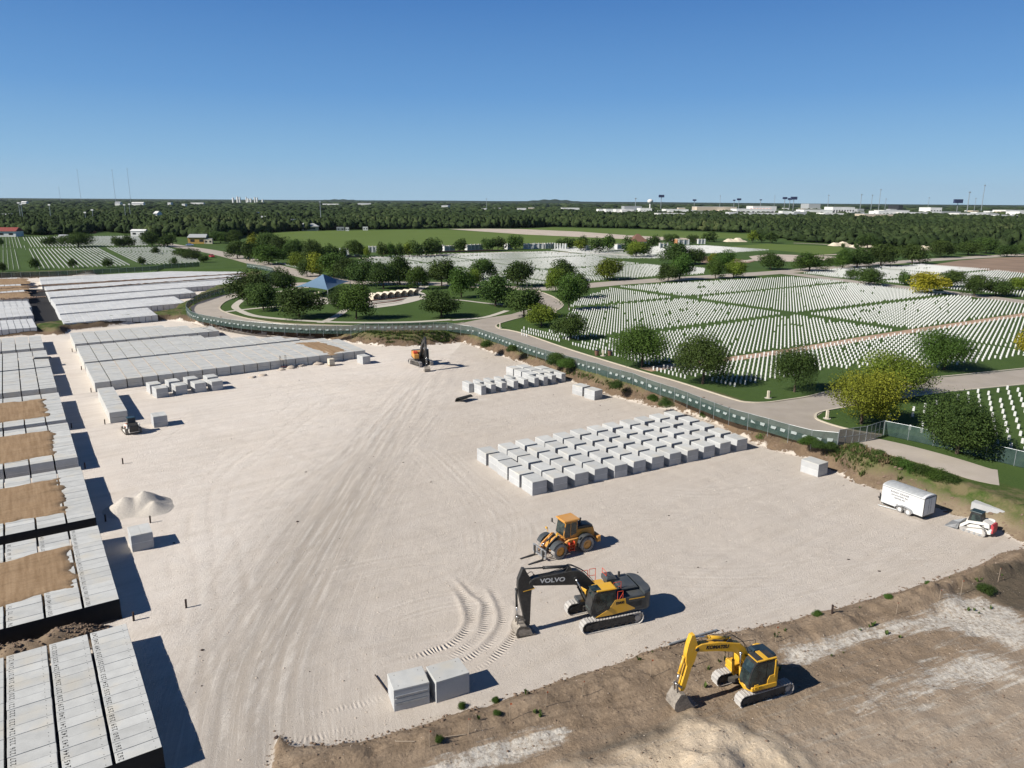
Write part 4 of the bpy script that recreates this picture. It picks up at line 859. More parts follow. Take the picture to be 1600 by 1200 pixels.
    mb = U(); mb.cyl((5.82, -.32, 3.97), (5.82, .32, 3.97), .16, n=14); mb.cyl((2.45, -.36, 3.75), (2.45, .36, 3.75), .17, n=14); mb.prism([(2.7, 4.35), (3.3, 4.32), (3.05, 4.72), (2.85, 4.72)], -.22, -.16); mb.prism([(2.7, 4.35), (3.3, 4.32), (3.05, 4.72), (2.85, 4.72)], .16, .22); mb.build('pivot_pin', M_black, bm)
    lettering('VOLVO', .46, M_wht, t, Mu @ side_M(4.22, .275, 3.92, rad(-4.5)), 'boom_lettering', .012, 1.25)
    lettering('VOLVO', .46, M_wht, t, Mu @ side_M(4.22, -.275, 3.92, rad(4.5), -1), 'boom_lettering', .012, 1.25)
    mb = U()
    for y in (-.12, 0, .12): hose(mb, [(.9, y, 3.15), (1.6, y, 4.0), (2.3, y, 4.5), (2.9, y, 4.78), (3.4, y, 4.55), (4.3, y, 4.38), (5.2, y, 4.3)], .022)
    hose(mb, [(5.5, .1, 4.2), (5.75, .12, 4.75), (6.1, .1, 4.6), (6.3, .12, 4.1)], .025); mb.build('hose', M_black, bm)
    cylinder_part(t, (2.95, 4.68), (6.36, 5.02), 0, .11, .56, M_black, M_black, 'stick_cylinder', Mu)
    for y in (-.42, .42): cylinder_part(t, (1.35, 1.5), (2.45, 3.72), y, .10, .52, M_black, M_chrome, 'boom_cylinder', Mu)
    # arm
    arm = [(6.46, 5.10), (6.28, 5.08), (6.05, 4.62), (5.66, 4.02), (5.66, 3.78), (5.74, 3.5), (5.80, 2.8), (5.86, .72), (5.98, .52), (6.14, .52), (6.22, .8), (6.46, 1.93), (6.72, 3.17), (6.80, 3.75), (6.78, 4.3)]
    mb = U(); mb.prism(arm, -.2, .2, .03); am = mb.build('arm', M_black, t)
    mb = U(); mb.box((5.98, .0, 3.42), (.86, .44, .05), Matrix.Rotation(.12, 3, 'Y')); mb.build('hose_band', M_yel, am)
    cylinder_part(t, (6.86, 3.5), (6.78, 1.35), 0, .085, .62, M_black, M_chrome, 'bucket_cylinder', Mu)
    mb = U()
    for y in (-.19, .19): mb.prism([(6.72, 1.42), (6.84, 1.42), (6.86, .86), (6.74, .82)], y-.03, y+.03); mb.prism([(6.74, 1.42), (6.8, 1.30), (6.25, 1.02), (6.2, 1.14)], y-.03, y+.03)
    mb.build('linkage', M_buck, t)
    bk = [(5.98, .62), (6.25, .82), (6.72, .92), (6.95, .72), (7.05, .35), (6.95, .05), (6.62, -.02), (6.0, .02), (5.62, .06), (5.60, .13), (6.0, .12), (6.55, .12), (6.8, .2), (6.86, .42), (6.75, .68), (6.4, .66), (6.1, .52)]
    mb = U(); mb.prism(bk, -.6, .6); 
    for y in (-.6, .57): mb.prism([(5.98, .62), (6.25, .82), (6.72, .92), (6.95, .72), (7.05, .35), (6.95, .05), (6.62, -.02), (6.0, .02), (5.75, .08)], y, y+.03)
    bo = mb.build('bucket', M_buck, t)
    for k in range(5): mb = U(); mb.prism([(5.66, .13), (5.66, .04), (5.45, .06)], -.58+.265*k, -.48+.265*k); mb.build('tooth', M_buck, bo)
    # rails
    for pts in ([(.1, -1.4, 2.2), (.1, -1.4, 3.35), (.62, -1.4, 3.35), (.62, -1.4, 2.2)], [(.75, -1.4, 2.2), (.75, -1.4, 3.3), (1.22, -1.4, 3.3), (1.22, -1.4, 2.1)], [(-.45, -.7, 2.4), (-.45, -.7, 3.3), (-.45, -1.4, 3.3), (-.45, -1.4, 2.4)]):
        mb = U(); rail(mb, pts); a, b = Vector(pts[0]), Vector(pts[3]); h_ = Vector((0, 0, .6)); rail(mb, [a+h_, b+h_]); mb.build('guard_rail', M_red, t)
    for pts in ([(-.4, .66, 2.3), (-.4, .66, 3.15), (-1.0, .66, 3.15), (-1.0, .66, 2.35)], [(-.32, 1.5, 1.6), (-.32, 1.5, 2.9), (-.75, 1.5, 2.9), (-.75, 1.5, 2.3)]):
        mb = U(); rail(mb, pts, .018); a, b = Vector(pts[0]), Vector(pts[3]); rail(mb, [a+Vector((0, 0, .45)), b+Vector((0, 0, .45))], .018); mb.build('guard_rail', M_red, t)
    mb = U(); rail(mb, [(1.45, -1.1, 2.0), (1.35, -1.1, 2.75), (1.1, -1.25, 3.2)], .016); mb.build('mirror_arm', M_red, t)
big_excavator()

# ---------------- yellow excavator with short tail
def yellow_excavator():
    C = (15.37, 40.7); t = thing('excavator', 'yellow short-tail excavator digging on the brown dirt beside the sand heap', 'excavator', (C[0], C[1], gz(*C)), 0)
    hu = rad(-159.6); ht = rad(-157.8); Mu = frame(hu)
    crawler(t, ht, 4.15, 2.85, .58, .86, 42, M_track, M_tfr)
    def U(): q = MB(); q.M = Mu; return q
    # round tail body
    prof = [(1.15, -1.32), (1.2, -.45), (.5, -.4), (.5, .4), (1.25, .45), (1.25, 1.1), (1.0, 1.38), (0, 1.42)]
    for i in range(13): a = math.pi*.62+math.pi*.80*i/12; prof.append((1.48*math.cos(a)*.98, 1.42*math.sin(a)))
    mb = U(); mb.prismz(prof, .98, 1.22, .05); mb.build('turntable_deck', M_yel2, t)
    pr2 = [(.15, -1.3), (.15, .4), (-.3, .45), (-.35, 1.3)]
    for i in range(11): a = math.pi*.70+math.pi*.68*i/10; pr2.append((1.46*math.cos(a), 1.36*math.sin(a)))
    mb = U(); mb.prismz(pr2, 1.22, 2.15, .1); mb.build('engine_body', M_blackc, t)
    mb = U(); mb.prismz([(-1.25, -.8), (-.2, -.9), (-.2, .3), (-1.3, .4)], 2.15, 2.5, .12); mb.build('engine_hood', plain('blue_black_hood', (.02, .035, .05), .35), t)
    mb = U(); mb.prismz([(-1.35, -.55), (-.95, -1.05), (-.6, -1.0), (-.9, -.4)], 2.2, 2.42, .04); mb.build('counterweight_top', M_yel2, t)
    mb = U(); mb.prismz([(.15, -1.32), (1.15, -1.32), (1.15, -.5), (.15, -.45)], 1.22, 1.62, .06); mb.prismz([(.1, -1.2), (.72, -1.2), (.72, -.55), (.1, -.55)], 1.62, 2.05, .06); mb.build('tank_box', M_yel2, t)
    cab = [(1.42, 1.2), (1.5, 1.55), (1.36, 2.3), (1.1, 2.86), (.95, 2.92), (-.42, 2.9), (-.5, 2.75), (-.52, 1.2)]
    mb = U(); mb.prism(cab, .48, 1.40, .05); cb = mb.build('cab', M_black, t)
    mb = U(); mb.prism([(1.30, 1.38), (1.38, 1.6), (1.24, 2.28), (1.02, 2.72), (.25, 2.76), (.25, 1.35)], 1.4, 1.415); mb.build('door_window', M_glass, cb)
    mb = U(); mb.prism([(.17, 1.75), (.17, 2.76), (-.36, 2.72), (-.36, 1.95)], 1.4, 1.415); mb.build('side_window', M_glass, cb)
    mb = U(); mb.add([(1.515, .56, 1.5), (1.515, 1.34, 1.5), (1.375, 1.34, 2.3), (1.375, .56, 2.3), (1.12, 1.34, 2.84), (1.12, .56, 2.84)], [(0, 1, 2, 3), (3, 2, 4, 5)]); mb.build('windscreen', M_glass, cb)
    mb = U(); mb.prismz([(.95, .46), (.95, 1.42), (-.46, 1.42), (-.46, .46)], 2.92, 3.0, .05); mb.build('cab_roof', M_black, cb)
    mb = U(); mb.box((.25, .94, 3.01), (.30, .96, .05)); mb.box((.2, 1.36, 2.99), (1.35, .12, .07)); mb.box((.93, .94, 2.98), (.06, .9, .05)); mb.build('roof_trim', M_yel2, cb)
    mb = U(); mb.prism([(-.3, 1.2), (.1, 1.2), (.1, 1.55), (-.05, 1.85), (-.5, 1.9), (-.55, 1.2)], 1.40, 1.44, .01); mb.box((-.42, 1.43, 2.3), (.09, .06, 1.2)); mb.build('door_panel', M_yel2, cb)
    mb = U(); mb.cyl((-.62, 1.32, 1.3), (-.62, 1.32, 2.35), .10, n=12); mb.build('handrail_tank', M_yel2, t)
    mb = U(); mb.prismz([(1.36, .4), (1.5, 1.0), (1.22, 1.48), (-.6, 1.48), (-.6, 1.38), (1.15, 1.38), (1.36, .95), (1.25, .4)], 1.02, 1.32, .03); mb.build('step_guard', M_yel2, t)
    mb = U(); rail(mb, [(1.1, 1.52, 1.2), (1.1, 1.52, 1.5), (.85, 1.52, 1.5), (.85, 1.52, 1.2)], .025); mb.build('handrail', M_yel2, t)
    boom = [(4.62, 3.95), (4.55, 4.12), (4.2, 4.2), (3.0, 4.08), (1.9, 3.80), (1.35, 3.62), (.95, 3.25), (.55, 2.5), (.2, 1.85), (.05, 1.5), (.3, 1.32), (.6, 1.6), (1.06, 2.42), (1.42, 2.86), (1.9, 3.22), (3.0, 3.5), (4.2, 3.72), (4.5, 3.78)]
    mb = U(); mb.prism(boom, -.22, .22, .035); bm = mb.build('boom', M_yel2, t)
    mb = U(); mb.cyl((4.5, -.26, 3.93), (4.5, .26, 3.93), .12, n=12); mb.prism([(1.9, 3.8), (2.4, 3.9), (2.2, 4.12), (2.02, 4.1)], -.17, -.12); mb.prism([(1.9, 3.8), (2.4, 3.9), (2.2, 4.12), (2.02, 4.1)], .12, .17); mb.build('pivot_pin', M_black, bm)
    lettering('KOMATSU', .30, M_ink, t, Mu @ side_M(3.05, .226, 3.78, rad(-9.5)), 'boom_lettering', .016, 1.18)
    lettering('KOMATSU', .30, M_ink, t, Mu @ side_M(3.05, -.226, 3.78, rad(9.5), -1), 'boom_lettering', .016, 1.18)
    cylinder_part(t, (2.1, 4.06), (4.66, 4.72), 0, .10, .60, M_yel2, M_chrome, 'stick_cylinder', Mu)
    for y in (-.36, .36): cylinder_part(t, (1.25, 1.15), (1.42, 3.1), y, .085, .5, M_yel2, M_chrome, 'boom_cylinder', Mu)
    mb = U()
    for y in (-.1, .1): hose(mb, [(.5, y, 2.5), (.9, y, 3.4), (1.5, y, 3.95), (2.1, y, 4.3), (2.6, y, 4.1), (3.4, y, 4.22)], .02)
    hose(mb, [(4.2, .05, 4.18), (4.4, .05, 4.5), (4.75, .05, 4.5), (4.85, .05, 4.1)], .02); mb.build('hose', M_black, bm)
    arm = [(4.72, 4.95), (4.92, 4.92), (5.10, 4.4), (5.22, 3.75), (5.22, 3.2), (5.12, 2.9), (5.46, 1.45), (5.40, 1.22), (5.22, 1.22), (5.12, 1.40), (4.78, 2.72), (4.55, 3.12), (4.42, 3.75), (4.42, 4.1), (4.55, 4.5)]
    mb = U(); mb.prism(arm, -.17, .17, .03); mb.build('arm', M_yel2, t)
    cylinder_part(t, (5.28, 3.45), (5.72, 1.75), 0, .085, .62, M_yel2, M_chrome, 'bucket_cylinder', Mu)
    mb = U()
    for y in (-.17, .17): mb.prism([(5.66, 1.82), (5.78, 1.80), (5.72, 1.22), (5.60, 1.22)], y-.025, y+.025); mb.prism([(5.66, 1.82), (5.74, 1.7), (5.4, 1.42), (5.34, 1.54)], y-.025, y+.025)
    mb.build('linkage', M_buck, t)
    bk = [(5.28, 1.22), (5.62, 1.28), (5.98, .75), (6.02, .35), (5.75, .02), (5.2, -.03), (4.55, .16), (4.45, .24), (4.58, .26), (5.2, .10), (5.62, .14), (5.86, .4), (5.82, .72), (5.5, 1.12)]
    mb = U(); mb.prism(bk, -.48, .48)
    for y in (-.5, .47): mb.prism([(5.28, 1.22), (5.62, 1.28), (5.98, .75), (6.02, .35), (5.75, .02), (5.2, -.03), (4.6, .16), (4.9, .55)], y, y+.03)
    bo = mb.build('bucket', M_buck, t)
    for k in range(5): mb = U(); mb.prism([(4.58, .28), (4.58, .15), (4.30, .22)], -.46+.21*k, -.38+.21*k); mb.build('tooth', M_buck, bo)
    mb = U(); rail(mb, [(1.0, -1.25, 1.65), (1.0, -1.25, 2.6), (.2, -1.25, 2.6), (-.9, -1.1, 2.6), (-.9, -1.1, 2.2)], .018); rail(mb, [(1.15, -1.0, 2.6), (.2, -.5, 2.65)], .018); mb.build('guard_rail', M_black, t)
    mb = U(); rail(mb, [(1.25, -1.2, 1.6), (1.35, -1.2, 2.25)], .018); mb.box((1.37, -1.2, 2.3), (.05, .2, .3)); mb.build('mirror', M_black, t)
yellow_excavator()

# ---------------- small excavator at the back of the pad, facing the camera
def small_excavator():
    C = (-17.3, 135.6); t = thing('excavator', 'small orange and black excavator facing us at the back of the pad', 'excavator', (C[0], C[1], 0), 0)
    hu = rad(-72); ht = rad(-52); Mu = frame(hu); S = 1.05
    crawler(t, ht, 4.1*S, 3.0, .6, .95, 40, M_track, M_tfr)
    def U(): q = MB(); q.M = Mu @ Matrix.Scale(S, 4); return q
    mb = U(); mb.prismz([(-2.0, -1.3), (1.35, -1.3), (1.35, -.4), (.4, -.38), (.4, .4), (1.2, .42), (1.2, 1.3), (-2.0, 1.3)], 1.1, 1.3, .03); mb.build('turntable_deck', M_black, t)
    prof = [(-1.7, 1.3)]+[(-1.8+.65*math.cos(math.pi/2+math.pi*i/12), 1.32*math.copysign(abs(math.sin(math.pi/2+math.pi*i/12))**.6, math.sin(math.pi/2+math.pi*i/12))) for i in range(1, 12)]+[(-1.7, -1.3)]
    mb = U(); mb.prismz(prof, 1.05, 2.35, .08); mb.build('counterweight', M_blackc, t)
    mb = U(); mb.prismz([(-1.75, -1.3), (-.2, -1.3), (-.2, .5), (-1.75, .5)], 1.3, 2.3, .06); mb.build('engine_body', M_amb, t)
    mb = U(); mb.prismz([(-.2, -1.3), (1.15, -1.3), (1.15, -.5), (-.2, -.5)], 1.3, 2.1, .06); mb.build('tank_box', M_amb, t)
    mb = U(); mb.prismz([(-.4, -1.25), (.55, -1.25), (.55, -.55), (-.4, -.55)], 2.1, 2.5, .1); mb.build('toolbox', M_red, t)
    mb = U(); mb.prism([(1.3, 1.3), (1.35, 1.8), (1.1, 2.95), (-.25, 2.95), (-.3, 1.3)], .45, 1.3, .04); cb = mb.build('cab', M_black, t)
    mb = U(); mb.prism([(1.1, 1.7), (.98, 2.8), (-.1, 2.8), (-.1, 1.7)], 1.3, 1.315); mb.build('door_window', M_glass, cb)
    mb = U(); mb.prismz([(1.05, .45), (1.05, 1.3), (-.25, 1.3), (-.25, .45)], 2.95, 3.04, .04); mb.build('cab_roof', M_wht, cb)
    mb = U(); mb.prism([(4.75, 5.05), (4.6, 5.3), (3.2, 4.95), (2.2, 4.35), (1.2, 3.2), (.15, 1.95), (.2, 1.55), (.5, 1.55), (1.5, 2.6), (2.4, 3.65), (3.3, 4.35), (4.6, 4.85)], -.22, .22, .03); mb.build('boom', M_black, t)
    mb = U(); mb.prism([(4.55, 5.9), (4.85, 5.8), (5.15, 4.9), (5.55, 2.5), (5.62, .75), (5.42, .7), (5.0, 2.8), (4.5, 4.6), (4.3, 5.1)], -.17, .17, .03); mb.build('arm', M_black, t)
    cylinder_part(t, (2.6, 4.9), (4.6, 5.8), 0, .1, .6, M_black, M_chrome, 'stick_cylinder', Mu @ Matrix.Scale(S, 4)); cylinder_part(t, (5.2, 4.6), (5.85, 1.4), 0, .08, .6, M_black, M_chrome, 'bucket_cylinder', Mu @ Matrix.Scale(S, 4))
    for y in (-.36, .36): cylinder_part(t, (1.1, 1.3), (2.1, 3.7), y, .08, .5, M_black, M_chrome, 'boom_cylinder', Mu @ Matrix.Scale(S, 4))
    mb = U(); mb.prism([(5.4, .8), (5.8, .9), (6.2, .5), (6.15, .1), (5.7, .0), (5.0, .1), (5.0, .2), (5.6, .2), (5.9, .45), (5.6, .7)], -.5, .5); mb.build('bucket', M_buck, t)
    mb = U(); rail(mb, [(1.15, -1.25, 2.1), (1.15, -1.25, 2.9), (.3, -1.25, 2.9)], .02); mb.build('guard_rail', M_black, t)
small_excavator()

# ---------------- wheel loader with pallet forks
def wheel(t, M, r, w, name='wheel', rim=M_amb, tyre=None, rr=.5):
    mb = MB(); mb.M = M; n = 28; pr = [(-w/2, r*.62), (-w/2, r*.90), (-w*.40, r*.985), (-w*.25, r), (w*.25, r), (w*.40, r*.985), (w/2, r*.90), (w/2, r*.62)]; vs = []; fs = []
    for i in range(n):
        a = 2*math.pi*i/n
        for (yy, q) in pr: vs.append((q*math.cos(a), yy, q*math.sin(a)))
    k = len(pr)
    for i in range(n):
        for j in range(k-1): fs.append((i*k+j, i*k+j+1, ((i+1) % n)*k+j+1, ((i+1) % n)*k+j))
    mb.add(vs, fs)
    for i in range(n): a = 2*math.pi*i/n; mb.box((r*math.cos(a)*.995, 0, r*math.sin(a)*.995), (.05, w*.8, .05), Matrix.Rotation(-a, 3, 'Y'))
    o = mb.build(name, tyre or M_tyre, t)
    mb = MB(); mb.M = M; mb.cyl((0, -w*.36, 0), (0, w*.36, 0), r*.63, n=20); mb.cyl((0, -w*.44, 0), (0, w*.44, 0), r*.25, n=12); mb.build('rim', rim, o)
def wheel_loader():
    C = (5.0, 59.9); t = thing('wheel_loader', 'yellow wheel loader with pallet forks standing behind the large dark excavator', 'wheel loader', (C[0], C[1], gz(*C)), 0)
    M0 = frame(rad(-151.4)) @ Matrix.Translation((0.12, 0, 0)); Mf = M0 @ Matrix.Translation((.0, 0, 0)) @ Matrix.Rotation(rad(4), 4, 'Z')
    def U(M=M0): q = MB(); q.M = M; return q
    for s in (-1, 1):
        wheel(t, Mf @ Matrix.Translation((1.5, s*.98, .70)), .70, .52); wheel(t, M0 @ Matrix.Translation((-1.45, s*.98, .70)), .70, .52)
        mb = U(Mf); pts = [(1.5+.86*math.cos(rad(a)), .70+.86*math.sin(rad(a))) for a in range(20, 161, 14)]; pp = pts+[(1.5+.80*math.cos(rad(a)), .70+.80*math.sin(rad(a))) for a in range(160, 19, -14)]; mb.prism(pp, s*.98-.28, s*.98+.28); mb.build('mudguard', M_blackc, t)
        mb = U(); pts = [(-1.45+.92*math.cos(rad(a)), .70+.92*math.sin(rad(a))) for a in range(0, 171, 15)]; pp = pts+[(-1.45+.84*math.cos(rad(a)), .70+.84*math.sin(rad(a))) for a in range(170, -1, -15)]; mb.prism(pp, s*.98-.28, s*.98+.28); mb.build('mudguard', M_blackc, t)
    mb = U(); mb.prism([(-.3, .6), (-.3, 1.7), (-.85, 2.05), (-2.45, 1.95), (-2.6, 1.5), (-2.6, .75), (-2.0, .6)], -.62, .62, .05); mb.build('rear_body', M_amb, t)
    mb = U(); mb.prism([(-.75, 1.95), (-.8, 2.25), (-1.5, 2.3), (-2.4, 2.12), (-2.5, 1.9)], -.55, .55, .08); mb.build('engine_hood', M_black, t)
    mb = U(); mb.cyl((-1.25, .15, 2.2), (-1.35, .15, 2.85), .09, n=10); mb.build('exhaust_stack', M_black, t)
    mb = U(); mb.prism([(-2.6, .6), (-2.6, 1.15), (-2.95, 1.2), (-2.98, .6)], -1.1, 1.1, .05); mb.build('counterweight', M_amb, t)
    mb = U(); mb.prism([(.55, 1.35), (.72, 1.75), (.52, 2.9), (-.72, 2.95), (-.78, 1.35)], -.66, .66, .04); cb = mb.build('cab', M_amb, t)
    for s in (-1, 1):
        mb = U(); mb.prism([(.5, 1.5), (.6, 1.78), (.44, 2.78), (.02, 2.8), (.02, 1.45)], s*.66-.012, s*.66+.012); mb.build('side_window', M_glass, cb); mb = U(); mb.prism([(-.06, 1.6), (-.06, 2.8), (-.62, 2.82), (-.62, 1.75)], s*.66-.012, s*.66+.012); mb.build('side_window', M_glass, cb)
    mb = U(); mb.add([(.74, -.6, 1.7), (.74, .6, 1.7), (.545, .6, 2.82), (.545, -.6, 2.82)], [(0, 1, 2, 3)]); mb.build('windscreen', M_glass, cb)
    mb = U(); mb.prismz([(.7, -.74), (.7, .74), (-.92, .74), (-.92, -.74)], 2.95, 3.09, .07); mb.build('cab_roof', M_amb, cb)
    mb = U(); rail(mb, [(.7, .75, 2.3), (.78, .95, 2.35)], .02); mb.box((.78, 1.0, 2.5), (.05, .2, .36)); rail(mb, [(.7, -.75, 2.3), (.85, -1.0, 2.5)], .02); mb.box((.85, -1.05, 2.6), (.05, .2, .36)); mb.build('mirror', M_black, t)
    mb = U(); mb.prism([(-.3, .5), (.75, .5), (.75, 1.0), (.2, 1.35), (-.7, 1.35), (-.7, .8)], -.4, .9, .03); mb.build('centre_body', M_amb, t)
    mb = U(); 
    for k in range(3): mb.box((.1, 1.05, .45+.28*k), (.5, .25, .04))
    mb.box((-.16, 1.05, .8), (.04, .25, .9)); mb.box((.36, 1.05, .8), (.04, .25, .9)); mb.build('ladder', M_red, t)
    mb = U(Mf); mb.prism([(.85, .5), (1.9, .5), (2.1, .8), (1.7, 1.55), (1.2, 1.75), (.8, 1.3)], -.45, .45, .04); mb.build('front_frame', M_amb, t)
    for s in (-1, 1):
        mb = U(Mf); mb.prism([(1.05, 1.75), (1.35, 1.8), (2.3, 1.15), (2.75, .45), (2.6, .35), (2.1, .85), (1.3, 1.5)], s*.42-.06, s*.42+.06); mb.build('lift_arm', M_amb if s < 0 else M_black, t)
        cylinder_part(t, (1.2, .75), (2.2, .95), s*.55, .07, .6, M_black, M_chrome, 'lift_cylinder', Mf)
        mb = U(Mf); mb.cyl((1.55, s*.62, 1.85), (1.55, s*.78, 2.15), .03, n=6); mb.box((1.6, s*.8, 2.2), (.1, .22, .16)); mb.build('headlight', M_yel, t)
    cylinder_part(t, (1.35, 1.85), (2.6, 1.1), 0, .09, .6, M_black, M_chrome, 'tilt_cylinder', Mf)
    mb = U(Mf); mb.box((2.85, 0, .95), (.1, 1.9, .10)); mb.box((2.85, 0, .30), (.1, 1.9, .12))
    for y in (-.93, -.3, .3, .93): mb.box((2.85, y, .62), (.09, .09, .72))
    for i in range(14): mb.box((2.84, -.85+.13*i, .65), (.02, .02, .62))
    mb.build('fork_carriage', M_grey, t)
    for y in (-.62, .62): mb = U(Mf); mb.prism([(2.9, .95), (2.98, .95), (2.98, .14), (4.45, .07), (4.45, .04), (2.9, .04)], y-.07, y+.07); mb.build('fork', M_black, t)
wheel_loader()

# ---------------- compact track loaders
def track_loader(name, label, loc, h, body, rearc, bucket, lift=False, sc=1.0):
    t = thing(name, label, 'track loader', (loc[0], loc[1], gz(*loc)), 0); M0 = frame(h) @ Matrix.Scale(sc, 4)
    def U(): q = MB(); q.M = M0; return q
    for s in (-1, 1):
        pr = [(-1.0, .05), (.75, .0), (.98, .10), (1.05, .28), (.9, .42), (.2, .50), (-.72, .74), (-.95, .72), (-1.12, .5), (-1.15, .22)]
        mb = U(); mb.prism(pr, s*.80-.2, s*.80+.2, .03)
        for i in range(len(pr)):
            a = Vector((pr[i][0], s*.8, pr[i][1])); b = Vector((pr[(i+1) % len(pr)][0], s*.8, pr[(i+1) % len(pr)][1])); L = (b-a).length; n = max(1, int(L/.11))
            ang = math.atan2(b.z-a.z, b.x-a.x)
            for k in range(n): c = a.lerp(b, (k+.5)/n); mb.box(c, (.05, .4, .05), Matrix.Rotation(-ang, 3, 'Y'))
        tr = mb.build('track', M_track if not lift else dusty('dark_rubber', (.05, .05, .05), .9, .4), t)
        for k in range(4): mb = U(); mb.cyl((-.7+.45*k, s*.98, .17), (-.7+.45*k, s*1.03, .17), .11, n=12); mb.build('roller', M_tfr if lift else M_grey, tr)
    mb = U(); mb.prism([(.55, .25), (.6, .7), (-.3, .95), (-1.35, .95), (-1.5, .8), (-1.45, .3), (-.9, .2)], -.6, .6, .04); mb.build('body', body, t)
    mb = U(); mb.prism([(-1.38, .42), (-1.35, 1.25), (-1.5, 1.28), (-1.62, 1.1), (-1.6, .42)], -.55, .55, .05); mb.build('rear_door', rearc, t)
    mb = U(); mb.prism([(-.55, .95), (-.65, 1.4), (-1.35, 1.22), (-1.4, .95)], -.5, .5, .05); mb.build('engine_cover', body if not lift else M_black, t)
    mb = U(); mb.prism([(.55, .72), (.62, 1.05), (.45, 1.92), (-.45, 1.98), (-.6, 1.2), (-.5, .9)], -.48, .48, .05); cb = mb.build('cab', M_black, t)
    for s in (-1, 1): mb = U(); mb.prism([(.38, 1.15), (.3, 1.8), (-.35, 1.82), (-.45, 1.2)], s*.48-.012, s*.48+.012); mb.build('side_window', M_glass, cb)
    mb = U(); mb.prismz([(.55, -.5), (.55, .5), (-.5, .5), (-.5, -.5)], 1.96, 2.06, .07); mb.build('cab_roof', plain('dark_roof_'+name, (.03, .05, .055), .3), cb)
    for s in (-1, 1):
        mb = U(); mb.prism([(-1.35, .95), (-1.3, 1.35), (-1.05, 1.42), (.45, 1.15), (1.05, .62), (1.25, .3), (1.1, .22), (.8, .5), (.35, .95), (-.9, 1.12), (-1.0, .9)], s*.72-.07, s*.72+.07, .02); mb.build('lift_arm', body, t)
        mb = U(); mb.prism([(-.95, .3), (-.85, .75), (-.2, .62), (.3, .48), (.5, .3)], s*1.0-.02, s*1.0+.01); mb.build('side_cover', body, t)
        cylinder_part(t, (-1.2, .75), (-.1, 1.05), s*.66, .045, .6, M_black, M_chrome, 'lift_cylinder', M0)
    if bucket:
        mb = U(); mb.prism([(1.15, .62), (1.2, .66), (1.28, .62), (1.4, .15), (2.35, .03), (2.35, .0), (1.3, .0), (1.18, .12)], -1.0, 1.0)
        for s in (-1, .96): mb.prism([(1.2, .66), (1.3, .6), (2.3, .03), (1.25, .0)], s, s+.04)
        mb.build('bucket', M_buck if lift else M_grey, t)
    return t
track_loader('track_loader', 'white compact track loader with red rear door beside the enclosed trailer', (44.05, 64.4), rad(129), M_whtd, M_redp, True)
def small_orange(t, M):
    mb = MB(); mb.M = M; mb.prism([(.3, .7), (.35, 1.2), (-.2, 1.35), (-.5, 1.0)], .5, .75, .03); mb.build('orange_panel', plain('orange_paint', (.55, .12, .04), .5), t)
t_ = track_loader('track_loader', 'small dark track loader with orange panel beside the lone crypt row', (-50.3, 92.9), rad(128), M_whtd, M_black, True, True); small_orange(t_, frame(rad(128)))

